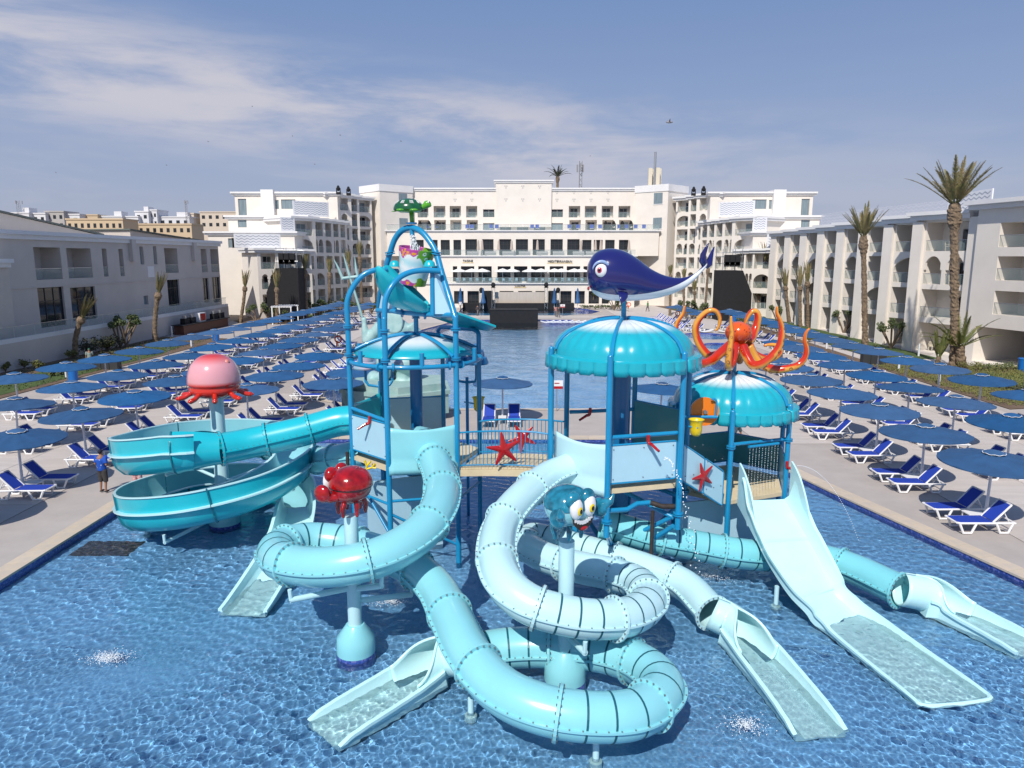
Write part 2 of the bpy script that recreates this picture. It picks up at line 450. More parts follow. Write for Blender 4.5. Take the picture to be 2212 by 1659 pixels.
ground = MB().add([(-2500, -300, -2.6), (2500, -300, -2.6), (2500, 4500, -2.6), (-2500, 4500, -2.6)], [(0, 1, 2, 3)]).build('ground', M_sand)
tag(ground, kind='structure')
OUT = [(-41.9, -6), (75, -6), (75, 152), (-41.9, 152)]
deck = poly_holes('pool_deck', OUT, [offset(NEAR, 0.0), MAIN, FARP] + LAG, -0.012, M_joint)
tag(deck, kind='structure')
# the rest of the site behind the buildings
site = MB().bx((-140, -6, -2.5), (-41.95, 330, -0.06)).bx((75.05, -6, -2.5), (170, 330, -0.06)).bx((-41.95, 152.05, -2.5), (75.05, 330, -0.06)).build('site_terrain', M_sand)
tag(site, kind='structure')
# pressed-concrete slabs with open joints
slab_meshes = {}
def slab(x0, y0, x1, y1):
    k = (round(x1 - x0, 2), round(y1 - y0, 2))
    if k not in slab_meshes: slab_meshes[k] = (MB().box((0, 0, 0), (k[0] - 0.03, k[1] - 0.03, 0.03)).mesh('slab', M_deck), MB().box((0, 0, 0), (k[0] + .0, k[1] + .0, 0.004)).mesh('joint_bed', mat('dark_joint', (.22, .20, .19), .95)))
    o = bpy.data.objects.new('slab', slab_meshes[k][0]); COL.objects.link(o); o.location = ((x0 + x1) / 2, (y0 + y1) / 2, -0.011 + random.uniform(0, .002)); o.parent = deck; j_ = bpy.data.objects.new('joint_bed', slab_meshes[k][1]); COL.objects.link(j_); j_.location = (0, 0, .006); j_.parent = o
sx, sy = 4.4, 4.6
for j in range(31):
    for i in range(-9, 9):
        x0, y0 = i * sx - 0.6, 8.0 + j * sy
        if x0 < -33 or x0 > 33 or y0 > 150: continue
        if x0 > 27 and y0 < 62: continue
        x1, y1 = x0 + sx, y0 + sy
        pts = [(x0 + (x1 - x0) * a / 4, y0 + (y1 - y0) * b / 4) for a in range(5) for b in range(5)]
        if y1 > 36 and y0 < 44: pass
        bad = any(inside(p, q) for q in [offset(NEAR, 0.62), MAIN, FARP] + LAG for p in pts) or any(x0 < q[0] < x1 and y0 < q[1] < y1 for q in NEAR)
        if not bad: slab(x0, y0, x1, y1)
# pools: shell, band of small tiles, floor, water
def pool(name, poly, zf, zw, mf, mw):
    sh = MB(); n = len(poly)
    for i in range(n):
        a, b = poly[i], poly[(i + 1) % n]
        sh.add([(*a, 0.0), (*b, 0.0), (*b, zf), (*a, zf)], [(0, 1, 2, 3)])
    o = poly_holes(name + '_floor', poly, [], zf, mf); tag(o, kind='structure')
    w = sh.build(name + '_tile_wall', M_band); tag(w, kind='structure')
    q = poly_holes(name + '_water', offset(poly, -0.004), [], zw, mw); tag(q, kind='structure')
import numpy as np
def wave_pool():
    """shallow splash pool: a real rippled surface that bends the sunlight onto the tiles"""
    rng = np.random.default_rng(3); waves = []
    for k in range(90): waves.append((0.07 * 8.5 ** (rng.uniform(0, 1) ** 1.25), rng.normal(0.5, 1.15), rng.uniform(0, 6.28), rng.uniform(-1, 1)))
    def height(X, Y):
        Z = np.zeros_like(X); wob = .5 * np.sin(X * .9 + .4 * Y) + .5 * np.sin(Y * 1.1 - .3 * X)
        for lam, th, ph, a in waves: Z += 0.0062 * lam ** 1.30 * np.sin(2 * np.pi / lam * (X * np.cos(th) + Y * np.sin(th)) + ph + 2 * a * wob)
        calm = np.exp(-(((X + 8.6) * .9 - (Y - 15.5) * .45) ** 2 / 3.2 + ((Y - 15.5) * .9 + (X + 8.6) * .35) ** 2 / 1.6))
        return Z * (.80 + .34 * np.sin(X * .35 + 1.3 * np.sin(Y * .22)) * np.sin(Y * .31 + .8) + .16 * np.sin(X * 1.3 + 2 * np.sin(Y * .7)) * np.sin(Y * 1.1 + X * .3)) * (1 - .75 * calm)
    def grid(x0, x1, y0, y1, st):
        nx = int((x1 - x0) / st) + 1; ny = int((y1 - y0) / st) + 1; X, Y = np.meshgrid(np.linspace(x0, x1, nx), np.linspace(y0, y1, ny))
        W_ = np.stack([X.ravel(), Y.ravel(), (height(X, Y) - .17).ravel()], 1); idx = np.arange(nx * ny).reshape(ny, nx)
        return W_, np.stack([idx[:-1, :-1].ravel(), idx[:-1, 1:].ravel(), idx[1:, 1:].ravel(), idx[1:, :-1].ravel()], 1)
    parts = [grid(-15.25, 17.8, 8.9, 16.5, .027), grid(-15.25, 15.9, 16.5, 25.0, .042), grid(-15.25, 13.8, 25.0, 36.9, .07)]
    W_ = []; Q = []; o = 0
    for a, b in parts: W_.append(a); Q.append(b + o); o += len(a)
    W_ = np.concatenate(W_); Q = np.concatenate(Q); me = bpy.data.meshes.new('splash_pool_water')
    me.vertices.add(len(W_)); me.vertices.foreach_set('co', W_.ravel()); me.loops.add(Q.size); me.loops.foreach_set('vertex_index', Q.ravel()); me.polygons.add(len(Q)); me.polygons.foreach_set('loop_start', np.arange(0, Q.size, 4)); me.polygons.foreach_set('loop_total', np.full(len(Q), 4)); me.polygons.foreach_set('use_smooth', np.ones(len(Q), bool)); me.update()
    m = bpy.data.materials.new('clear_water'); m.use_nodes = True; t = m.node_tree
    for n in list(t.nodes): t.nodes.remove(n)
    ou = t.nodes.new('ShaderNodeOutputMaterial'); g = t.nodes.new('ShaderNodeBsdfGlass'); g.inputs['IOR'].default_value = 1.33; g.inputs['Roughness'].default_value = 0; g.inputs['Color'].default_value = (.97, .99, 1, 1); t.links.new(g.outputs[0], ou.inputs[0]); me.materials.append(m)
    w = obj('splash_pool_water', me); tag(w, kind='structure'); w.cycles.is_caustics_caster = True
    fl = poly_holes('splash_pool_floor', NEAR, [], -0.55, M_mosaic); tag(fl, kind='structure'); fl.cycles.is_caustics_receiver = True
    sh = MB(); n = len(NEAR)
    for i in range(n): a, b = NEAR[i], NEAR[(i + 1) % n]; sh.add([(*a, 0.0), (*b, 0.0), (*b, -.55), (*a, -.55)], [(0, 1, 2, 3)])
    wl_ = sh.build('splash_pool_tile_wall', M_band); tag(wl_, kind='structure'); wl_.cycles.is_caustics_receiver = True
    sl.cycles.is_caustics_light = True; sc.cycles.caustics_refractive = True
wave_pool()
pool('swimming_pool', MAIN, -1.1, -0.1, M_mosaic2, M_water2)
pool('far_pool', FARP, -0.9, -0.1, M_mosaic2, M_water2)
for i, l in enumerate(LAG): pool('shallow_pool', l, -0.3, -0.06, M_mosaic, M_water2)
# travertine coping, stone by stone
cop = poly_holes('pool_coping', offset(NEAR, 0.62), [NEAR], -0.004, M_coping); tag(cop, kind='structure')
ring = catmull([(*p, 0) for p in NEAR[1:]], 5.0)
def coping_run(poly, width, skip):
    n = len(poly); outer = offset(poly, width); inner = offset(poly, -0.03)
    for i in range(n):
        if i in skip: continue
        a0, b0, a1, b1 = V3((*inner[i], 0)), V3((*inner[(i + 1) % n], 0)), V3((*outer[i], 0)), V3((*outer[(i + 1) % n], 0))
        m = max(1, int(round((b0 - a0).length / 1.0)))
        for k in range(m):
            g = 0.006 / max(0.3, (b0 - a0).length / m)
            f0, f1 = (k + g) / m, (k + 1 - g) / m
            p = [a0.lerp(b0, f0), a0.lerp(b0, f1), a1.lerp(b1, f1), a1.lerp(b1, f0)]
            c = sum(p, V3()) / 4
            o = MB().prism([((q - c).x, (q - c).y) for q in p], -0.045, 0.022).build('coping_stone', M_coping); o.parent = cop; o.location = c
coping_run(NEAR, 0.62, {0})
mc = poly_holes('main_pool_coping', offset(MAIN, 0.45), [MAIN], 0.012, M_coping); tag(mc, kind='structure')
fc = poly_holes('far_pool_coping', offset(FARP, 0.45), [FARP], 0.012, M_coping); tag(fc, kind='structure')
# drain grating under the splash water
dr = MB()
p = gp(235, 1196, -0.5)
dr.box((p.x, p.y, -0.545), (1.95, 1.25, 0.01))
for k in range(22): dr.box((p.x - 0.9 + k * 0.086, p.y, -0.535), (0.05, 1.2, 0.02))
dg_ = dr.build('drain_grating', mat('wet_steel', (0.05, 0.052, 0.05), 0.6)); dg_.cycles.is_caustics_receiver = True; tag(dg_, 'dark square drain grating under the water near the pool edge', 'drain')
# planting beds and lawns
def sheet(name, poly, z, m):
    o = poly_holes(name, poly, [], z, m); tag(o, kind='structure'); return o
sheet('planting_bed', [(-41.8, 40), (-34.5, 40), (-33.6, 70), (-33.2, 84), (-38.5, 86), (-41.8, 86)], 0.03, M_soil)
sheet('lawn', [(-40.0, 44), (-35.2, 44), (-34.2, 70), (-36.0, 80), (-38.5, 80), (-38.7, 60)], 0.045, M_lawn)
sheet('planting_bed', [(-38, 103), (-31.5, 103), (-30.0, 118), (-24, 138), (-26, 150), (-41.8, 150), (-41.8, 108)], 0.03, M_soil)
sheet('lawn', [(-36.5, 108), (-33, 108), (-31.0, 120), (-26, 137), (-30, 137), (-36, 120)], 0.045, M_lawn)
sheet('planting_bed', [(31.0, 44), (33.2, 44.5), (46, 46), (46, 60), (41, 62.5), (36, 63.5), (32.4, 66), (33.6, 90), (34.2, 112), (31.8, 112), (31.6, 80)], 0.03, M_soil)
sheet('lawn', [(36.0, 47), (52, 47), (52, 57.5), (46, 58.5), (38, 58.0)], 0.045, M_lawn)
sheet('lawn', [(33.8, 66.5), (40.0, 66.5), (40.4, 118), (36.0, 118), (35.0, 90)], 0.045, M_lawn)
sheet('planting_bed', [(30, 117), (40.5, 118), (36, 142), (28, 142)], 0.03, M_soil)
sheet('lawn', [(30.6, 119), (38, 119), (34, 138), (29, 138)], 0.045, M_lawn)
sheet('path', [(36.4, 62.6), (62, 58.2), (62, 70), (41.6, 70.6), (38.0, 66.2)], 0.035, M_path)
# ================================================================== parasols and loungers
M_canvas = mat('parasol_canvas', (0.009, 0.085, 0.225), 0.62, spec=0.4, var=0.12, vscale=2.0, satvar=0.16, objvar=0.14, bump=0.15, bscale=40)
M_white = mat('white_plastic', (0.80, 0.80, 0.80), 0.42, spec=0.4)
M_pole = mat('pole_paint', (0.72, 0.74, 0.77), 0.45)
M_sling = mat('blue_sling', (0.012, 0.05, 0.40), 0.75, bump=0.2, bscale=90, objvar=0.06)
M_trim = mat('white_trim', (0.78, 0.78, 0.76), 0.8)
UMB = []
def make_parasol():
    root = thing('parasol', 'x', 'parasol')
    n = 12; rad = 1.72; zr, zt = 2.24, 2.60
    m = MB(); rings = []
    def zc(f): return zt + (zr - zt) * (f ** 0.92)
    prof = [0.16, 0.34, 0.55, 0.78, 0.94, 1.0]
    vs = []; fs = []
    for f in prof:
        for k in range(n * 4):
            a = 2 * math.pi * k / (n * 4); seam = (k % 4 == 0)
            vs.append((rad * f * math.cos(a) * (1.0 if seam else 0.992), rad * f * math.sin(a) * (1.0 if seam else 0.992), zc(f) + (0.010 if seam else -0.006 - 0.012 * f)))
    q = n * 4
    for k in range(q): vs.append((rad * 0.995 * math.cos(2 * math.pi * k / q), rad * 0.995 * math.sin(2 * math.pi * k / q), zr - 0.055))
    for i in range(len(prof)):
        for k in range(q): l = (k + 1) % q; fs.append((i * q + k, i * q + l, (i + 1) * q + l, (i + 1) * q + k)[::-1])
    m.add(vs, fs)
    m.build('canopy', M_canvas, root, smooth=True)
    r = MB()
    for k in range(n):
        a = 2 * math.pi * k / n; d = V3((math.cos(a), math.sin(a), 0))
        r.tube([d * 0.05 + V3((0, 0, zt - 0.05)), d * rad * 0.96 + V3((0, 0, zr - 0.035))], 0.012, 5)
    r.build('rib_frame', M_pole, root)
    v = MB(); w = []
    v.lathe([(0.0, zt + 0.065), (0.10, zt + 0.055), (0.22, zt + 0.025), (0.34, zt - 0.02), (0.345, zt - 0.04)][::-1], 24)
    vent = v.build('vent_cap', M_canvas, root, smooth=True)
    t_ = []
    for k in range(72):
        a = 2 * math.pi * k / 72; z = zt - 0.034 + 0.012 * math.sin(a * 8); t_.append((0.352 * math.cos(a), 0.352 * math.sin(a), z))
    MB().tube(t_, 0.011, 5, closed=True).build('trim', M_trim, vent)
    MB().tube([(0, 0, 0), (0, 0, zt)], 0.048, 10).tube([(0, 0, 0), (0, 0, 0.9)], 0.056, 10).build('pole', M_pole, root, smooth=True)
    return root
def make_lounger():
    root = thing('sun_lounger', 'x', 'sun lounger')
    # foot at -x, head at +x
    L0, L1, hw = -1.05, 0.85, 0.32; z = 0.36
    f = MB()
    for s in (-1, 1): f.tube([(L0 - 0.02, s * hw, z + 0.02), (L0 + 0.1, s * hw, z), (L1, s * hw, z - 0.01)], 0.037, 6)
    f.tube([(L0 - 0.02, -hw, z + 0.02), (L0 - 0.02, hw, z + 0.02)], 0.03, 6).tube([(L1, -hw, z - 0.01), (L1, hw, z - 0.01)], 0.03, 6)
    f.build('frame', M_white, root, smooth=True)
    for s in (-1, 1):
        for x0 in (-0.72, 0.48):
            MB().tube([(x0 - 0.26, s * hw, z), (x0 - 0.12, s * (hw + .02), 0.03), (x0 + 0.14, s * (hw + .02), 0.03), (x0 + 0.30, s * hw, z)], 0.04, 6).build('leg', M_white, root, smooth=True)
    sv = MB(); sv.box((-0.46, 0, z + 0.028), (1.12, 2 * hw - 0.02, 0.018)); sv.build('seat', M_sling, root)
    a = R(47); c0 = V3((0.12, 0, z + 0.02)); d = V3((math.cos(a), 0, math.sin(a))); ln = 0.80
    M = Matrix(((math.cos(a), 0, -math.sin(a)), (0, 1, 0), (math.sin(a), 0, math.cos(a))))
    bk = MB().box(c0 + d * ln * 0.5, (ln - 0.06, 2 * hw - 0.06, 0.02), M=M).build('backrest', M_sling, root)
    bf = MB()
    for s in (-1, 1): bf.tube([c0 + V3((0, s * (hw - 0.02), 0)), c0 + d * ln + V3((0, s * (hw - 0.02), 0))], 0.032, 6)
    bf.tube([c0 + d * ln + V3((0, -hw + 0.02, 0)), c0 + d * ln + V3((0, hw - 0.02, 0))], 0.026, 6)
    bf.build('backrest_frame', M_white, bk, smooth=True)
    for s in (-1, 1): MB().tube([c0 + d * 0.5 + V3((0, s * 0.24, 0)), (L1 - 0.15, s * 0.24, z - 0.02)], 0.016, 5).build('strut', M_white, root, smooth=True)
    return root
def make_table():
    root = thing('side_table', 'x', 'side table')
    MB().box((0, 0, 0.39), (0.62, 0.46, 0.03)).build('table_top', M_white, root)
    for x in (-.27, .27):
        for y in (-.19, .19): MB().box((x, y, 0.19), (0.04, 0.04, 0.38)).build('leg', M_white, root)
    return root
proto_u, proto_l, proto_t = make_parasol(), make_lounger(), make_table()
used = [0, 0, 0]
def place(proto, i, loc, rz, label, group):
    o = proto if not used[i] else copy_tree(proto)
    used[i] = 1
    o.location = loc; o.rotation_euler = (0, 0, rz); o.scale = (1.05, 1.05, 1.05) if i == 1 else (1, 1, 1); o['label'] = label; o['group'] = group
    return o
def parasol_set(x, y, side, where, table=True, loungers=True, rz=None):
    """side=-1: left terrace (head towards -x), +1: right terrace"""
    rr = (0 if side > 0 else math.pi) + random.uniform(-0.03, 0.03) if rz is None else rz
    u = place(proto_u, 0, (x, y, 0), random.uniform(0, 6.28), 'blue parasol, ' + where, 'blue parasols around the pools')
    u.scale = (1, 1, random.uniform(0.97, 1.02)); u.rotation_euler[0] = random.gauss(0, 0.016); u.rotation_euler[1] = random.gauss(0, 0.016)
    jx = lambda: random.uniform(-0.05, 0.05)
    c, s = math.cos(rr), math.sin(rr)
    def off(dx, dy): return (x + dx * c - dy * s, y + dx * s + dy * c, 0)
    if loungers:
        for k, w in ((-1, 'nearer' if side > 0 else 'farther'), (1, 'farther' if side > 0 else 'nearer')):
            p = off(-0.5 + jx(), k * 0.70 + jx())
            place(proto_l, 1, p, rr + random.uniform(-0.03, 0.03), w + ' lounger, ' + where, 'blue and white loungers')
        if table: place(proto_t, 2, off(-0.42, 0.0), rr, 'white table, ' + where, 'white side tables')
rows = [('left', 1, -10.2, [(42.8), (47.2)]), ('left', 2, None, None)]
K = 0.954
def row(side, words, x0, y0, n, step, slope=0.033, skip=()):
    for i in range(n):
        if i in skip: continue
        y = (y0 + i * step) * K; x = (x0 + slope * i * step) * K
        parasol_set(x + random.uniform(-.06, .06), y + random.uniform(-.06, .06), -1 if side == 'left' else 1, f'{ORD[i + 1]} from the front in {words}')
row('left', "left row of two beside the statue", -10.7, 42.8, 2, 4.5)
row('left', "left row nearest the big pool", -15.2, 40.7, 4, 4.6)
row('left', "left third row from the pool", -20.9, 24.7, 13, 4.6)
row('left', "left fourth row from the pool", -25.55, 36.4, 18, 4.66, 0.034)
row('left', "left outermost row by the planting", -30.6, 44.0, 17, 4.62, 0.036)
row('right', "right row nearest the water", 17.63, 25.72, 7, 4.5, 0.04)
row('right', "right middle row", 22.74, 32.04, 8, 4.55, 0.04)
row('right', "right outermost row by the garden", 28.5, 39.0, 15, 4.45, 0.032)
for i in range(3):
    parasol_set(25.3 * K, (97 + i * 7.0) * K, 1, f'{ORD[i + 1]} in the far group of three, right side')
# two parasols on the walkway between the pools, their loungers facing the camera side
for (u, v, w) in ((1085, 812, 'left one on the walkway between the pools'), (1428, 822, 'right one on the walkway, behind the big dome')):
    p = gp(u, v, 2.68)
    parasol_set(p.x, p.y, 1, w, rz=R(-90) + math.pi)
# lounger-only rows where the parasols stop
for i in range(5):
    x, y = (-14.3 + i * 0.1), 54.5 + i * 2.1
    place(proto_l, 1, (x, y, 0), math.pi + 0.05, f'{ORD[i + 1]} lounger without a parasol along the left pool edge', 'blue and white loungers')
for i in range(9):
    place(proto_l, 1, (21.6 + i * 0.05, 92.5 + i * 2.2, 0), 0.1, f'{ORD[i + 1]} lounger without a parasol along the far right pool edge', 'blue and white loungers')
# ================================================================== buildings
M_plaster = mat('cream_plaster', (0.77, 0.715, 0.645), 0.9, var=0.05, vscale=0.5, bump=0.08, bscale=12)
M_plaster2 = mat('shade_toned_plaster', (0.58, 0.525, 0.475), 0.9, var=0.05, vscale=0.5, bump=0.08, bscale=12)  # plaster toned darker: the left wing's shade is put into its colour
M_cornice = mat('white_moulding', (0.76, 0.75, 0.74), 0.8, var=0.04, vscale=0.7)
M_glass = mat('dark_window_glass', (0.018, 0.024, 0.030), 0.06, spec=0.6)
M_glassb = mat('curtained_glass', (0.20, 0.26, 0.29), 0.15, spec=0.5, var=0.25, vscale=1.5, stretch=(6, 6, 0.3))
M_frame = mat('dark_window_frame', (0.03, 0.03, 0.032), 0.5)
M_framew = mat('pale_window_frame', (0.50, 0.48, 0.45), 0.5)
M_rail = mat('railing_glass', (0.34, 0.44, 0.44), 0.06, spec=0.5, alpha=0.20)
M_steel = mat('brushed_steel', (0.45, 0.46, 0.47), 0.35, metal=0.7)
M_black = mat('black_cloth', (0.012, 0.012, 0.014), 0.9, var=0.2, vscale=2)
M_screen = mat('white_metal_screen', (0.74, 0.75, 0.77), 0.5)
M_slot = mat('screen_chevron_grey', (0.30, 0.33, 0.40), 0.6)  # flat blue-grey of the chevron strips on the roof screens

class Plane:
    def __init__(s, p0, p1):
        s.p0 = V3((p0[0], p0[1], 0)); s.p1 = V3((p1[0], p1[1], 0)); s.d = (s.p1 - s.p0); s.w = s.d.length; s.d = s.d.normalized(); s.n = V3((s.d.y, -s.d.x, 0))
    def P(s, a, z, dep=0.0): return s.p0 + s.d * a - s.n * dep + V3((0, 0, z))
    def hit(s, u, v):
        r = ray(u, v); o = V3((0, 0, CAM_H)); t = (s.p0 - o).dot(s.n) / r.dot(s.n); q = o + r * t
        return (q - s.p0).dot(s.d), q.z
    def rect(s, cr, x0, y0, x1, y1):
        a = s.hit(*cr(x0, y0)); b = s.hit(*cr(x1, y1)); return (a[0], b[0], b[1], a[1])
def arch_pts(a0, a1, zs, zt, style, n=12):
    """intrados from the left spring to the right one"""
    c = (a0 + a1) / 2; h = (a1 - a0) / 2; res = []
    for i in range(n + 1):
        w = math.pi - math.pi * i / n; x = math.cos(w); z = math.sin(w)
        if style == 'moor':       # bulging sides and a small point
            x *= 0.96 - 0.12 * (1 - z) * (1 if z < 0.35 else 0); z = z ** 0.85 + (0.10 * (1 - abs(x)) if abs(x) < 0.5 else 0)
        res.append((c + x * h, zs + (zt - zs) * min(z, 1.08) / 1.08))
    return res
def facade(root, pl, z0, z1, holes, m, thick=6.0, back=True, a_lo=0.0, a_hi=None):
    """wall plate with real openings; holes: dict(s0,s1,z0,z1,kind,...)"""
    W = pl.w if a_hi is None else a_hi
    hs = [h for h in holes if h['s1'] > h['s0'] and h['z1'] > h['z0']]
    xs = sorted(set([a_lo, W] + [round(min(max(h[k], a_lo), W), 4) for h in hs for k in ('s0', 's1')]))
    zs = sorted(set([z0, z1] + [round(min(max(h[k], z0), z1), 4) for h in hs for k in ('z0', 'z1')]))
    w = MB()
    for i in range(len(xs) - 1):
        for j in range(len(zs) - 1):
            cx, cz = (xs[i] + xs[i + 1]) / 2, (zs[j] + zs[j + 1]) / 2
            if any(h['s0'] < cx < h['s1'] and h['z0'] < cz < h['z1'] for h in hs): continue
            w.add([pl.P(xs[i], zs[j]), pl.P(xs[i + 1], zs[j]), pl.P(xs[i + 1], zs[j + 1]), pl.P(xs[i], zs[j + 1])], [(0, 1, 2, 3)])
    for h in hs:
        D = h.get('depth', 1.4); a, b, lo, hi = h['s0'], h['s1'], h['z0'], h['z1']
        P = pl.P
        w.add([P(a, lo), P(a, hi), P(a, hi, D), P(a, lo, D)], [(0, 1, 2, 3)])
        w.add([P(b, lo), P(b, lo, D), P(b, hi, D), P(b, hi)], [(0, 1, 2, 3)])
        w.add([P(a, lo), P(a, lo, D), P(b, lo, D), P(b, lo)], [(0, 1, 2, 3)])
        w.add([P(a, hi), P(b, hi), P(b, hi, D), P(a, hi, D)], [(0, 1, 2, 3)])
        w.add([P(a, lo, D), P(b, lo, D), P(b, hi, D), P(a, hi, D)], [(0, 1, 2, 3)])
        st = h.get('arch')
        if st:
            sub = [(a, b)]
            if st == 'twin':
                q = 0.09 * (b - a); mid = (a + b) / 2; sub = [(a, mid - q / 2), (mid + q / 2, b)]
                for dd in (0.0, 0.25): w.add([P(mid - q / 2, lo, dd), P(mid + q / 2, lo, dd), P(mid + q / 2, hi, dd), P(mid - q / 2, hi, dd)], [(0, 1, 2, 3)])
                w.add([P(mid - q / 2, lo), P(mid - q / 2, hi), P(mid - q / 2, hi, .25), P(mid - q / 2, lo, .25)], [(0, 1, 2, 3)])
                w.add([P(mid + q / 2, lo), P(mid + q / 2, hi), P(mid + q / 2, hi, .25), P(mid + q / 2, lo, .25)], [(0, 1, 2, 3)])
            for (sa, sb) in sub:
                zsp = hi - min((sb - sa) * (0.62 if st == 'twin' else 0.5) + 0.12, (hi - lo) * 0.55)
                pts = arch_pts(sa, sb, zsp, hi - 0.04, 'moor' if st == 'twin' else 'round')
                pts = [(sa, zsp)] + pts + [(sb, zsp)]
                for (x0, q0), (x1, q1) in zip(pts, pts[1:]):
                    w.add([P(x0, q0, -.002), P(x1, q1, -.002), P(x1, hi, -.002), P(x0, hi, -.002)], [(0, 1, 2, 3)])
                    w.add([P(x0, q0), P(x1, q1), P(x1, q1, .25), P(x0, q0, .25)], [(0, 1, 2, 3)])
    if back:
        P = pl.P
        w.add([P(a_lo, z0), P(a_lo, z1), P(a_lo, z1, thick), P(a_lo, z0, thick)], [(0, 1, 2, 3)])
        w.add([P(W, z0), P(W, z0, thick), P(W, z1, thick), P(W, z1)], [(0, 1, 2, 3)])
        w.add([P(a_lo, z1), P(W, z1), P(W, z1, thick), P(a_lo, z1, thick)], [(0, 1, 2, 3)])
        w.add([P(a_lo, z0, thick), P(W, z0, thick), P(W, z1, thick), P(a_lo, z1, thick)], [(0, 3, 2, 1)])
    wall = w.build('wall', m, root)
    for h in hs: opening(root, pl, h)
    return wall
def quadbox(mb, pl, a, b, lo, hi, d0, d1):
    P = pl.P; v = [P(a, lo, d0), P(b, lo, d0), P(b, hi, d0), P(a, hi, d0), P(a, lo, d1), P(b, lo, d1), P(b, hi, d1), P(a, hi, d1)]
    return mb.add(v, [(0, 1, 2, 3), (4, 7, 6, 5), (0, 4, 5, 1), (1, 5, 6, 2), (2, 6, 7, 3), (3, 7, 4, 0)])
def opening(root, pl, h):
    a, b, lo, hi, k = h['s0'], h['s1'], h['z0'], h['z1'], h.get('kind', 'balcony'); D = h.get('depth', 1.4); w = b - a
    if k == 'balcony':
        da, db = (a + w * h.get('d0', 0.42), a + w * h.get('d1', 0.92)); dz = lo + min(2.05, (hi - lo) * 0.8)
        p = quadbox(MB(), pl, da, db, lo + 0.05, dz, D - 0.03, D + 0.02).build('balcony_door', random.choice([M_glass, M_glassb, M_glass]), root)
        f = MB(); t = 0.06
        for (q0, q1) in ((da - t, da), (db, db + t), ((da + db) / 2 - t / 2, (da + db) / 2 + t / 2)): quadbox(f, pl, q0, q1, lo + 0.05, dz, D - 0.07, D - 0.02)
        quadbox(f, pl, da - t, db + t, dz, dz + t, D - 0.07, D - 0.02).build('door_frame', M_framew, p)
        if h.get('rail', True):
            g = quadbox(MB(), pl, a + 0.01, b - 0.01, lo + 0.05, lo + 1.0, 0.06, 0.075).build('railing', M_rail, root)
            quadbox(MB(), pl, a + 0.005, b - 0.005, lo + 1.0, lo + 1.05, 0.045, 0.09).build('handrail', M_steel, g)
    elif k in ('window', 'glazing'):
        big = k == 'glazing'
        p = quadbox(MB(), pl, a, b, lo, hi, D * 0.8, D * 0.8 + 0.03).build('window', h.get('glass', M_glass if big else M_glassb), root)
        f = MB(); t = 0.07 if big else 0.05; nx = h.get('nx', 3 if big else 1); nz = h.get('nz', 2 if big else 1); dd = D * 0.8 - 0.05
        for i in range(nx + 1): q = a + (w - t) * i / nx; quadbox(f, pl, q, q + t, lo, hi, dd, dd + 0.045)
        for i in range(nz + 1):
            q = lo + (hi - lo - t) * ((i / nz) if nz != 2 else (0, .66, 1)[i]); quadbox(f, pl, a, b, q, q + t, dd + 0.002, dd + 0.047)
        f.build('frame', M_frame if big else M_framew, p)
        if h.get('rail'):
            g = quadbox(MB(), pl, a + 0.01, b - 0.01, lo, lo + 1.0, 0.03, 0.045).build('railing', M_rail, root); quadbox(MB(), pl, a, b, lo + 1.0, lo + 1.05, 0.02, 0.06).build('handrail', M_steel, g)
    elif k == 'dark':
        quadbox(MB(), pl, a + w * .05, b - w * .05, lo + 0.01, hi - 0.1, D - 0.05, D - 0.02).build('doorway', M_glass, root)
def cornice(root, pl, z, a0=None, a1=None, out_=0.45, h=0.55, m=None, dep=6.0):
    a0 = -out_ if a0 is None else a0; a1 = pl.w + out_ if a1 is None else a1; c = MB()
    quadbox(c, pl, a0, a1, z - h, z - h * 0.45, -out_ * 0.5, dep); quadbox(c, pl, a0 - out_ * .25, a1 + out_ * .25, z - h * 0.45 + .001, z + 0.02, -out_, dep + out_ * .5)
    return c.build('cornice', m or M_cornice, root)
def H(s0, s1, z0, z1, kind='balcony', **k): return dict(s0=s0, s1=s1, z0=z0, z1=z1, kind=kind, **k)
def mirx(p): return (2 * 0.016 * p[1] - p[0], p[1])
def gx(u, y): return ((u - 1106) / 1560.0 * (y * _c + 0.4), y)     # plan position of a sight line at depth y

# ---- left near wing, two tall storeys above a terrace
lw = thing('terrace_wing', 'shaded two-storey cream building with glazed doors behind the left terrace', 'building', (-43.6, 60, 2.3))
plL = Plane((-44.2, 62.5), (-43.2, 108.0)); ZR = 11.7
rL = lambda x0, y0, x1, y1, kind, **k: (lambda q: H(max(q[0], .15), min(q[1], plL.w - .15), max(q[2], 2.45), min(q[3], ZR - 1.0), kind, **k))(plL.rect(c1, x0, y0, x1, y1))
hl = [rL(285, 660, 545, 935, 'balcony', d0=.0, d1=.45, depth=2.0), rL(570, 668, 805, 922, 'balcony', d0=0.05, d1=.3, depth=2.0), rL(877, 673, 940, 914, 'balcony', depth=1.2), rL(1022, 676, 1080, 910, 'balcony', depth=1.2),
      rL(1203, 655, 1248, 810, 'window', depth=.4), rL(1320, 650, 1362, 810, 'window', depth=.4), rL(1417, 668, 1545, 880, 'balcony', depth=1.8), rL(1732, 675, 1796, 877, 'balcony', depth=1.4), rL(1815, 678, 1908, 873, 'balcony', depth=1.4),
      rL(320, 1015, 580, 1330, 'glazing', depth=.3, nx=3, glass=M_glass), rL(603, 1012, 845, 1275, 'glazing', depth=.3, nx=3), rL(1240, 1082, 1285, 1155, 'window', depth=.3), rL(1442, 937, 1562, 1160, 'glazing', depth=.3, nx=3), rL(1750, 930, 1815, 1135, 'glazing', depth=.3, nx=2), rL(1830, 920, 1928, 1130, 'glazing', depth=.3, nx=3)]
facade(lw, plL, 2.3, ZR, hl, M_plaster2, thick=24)
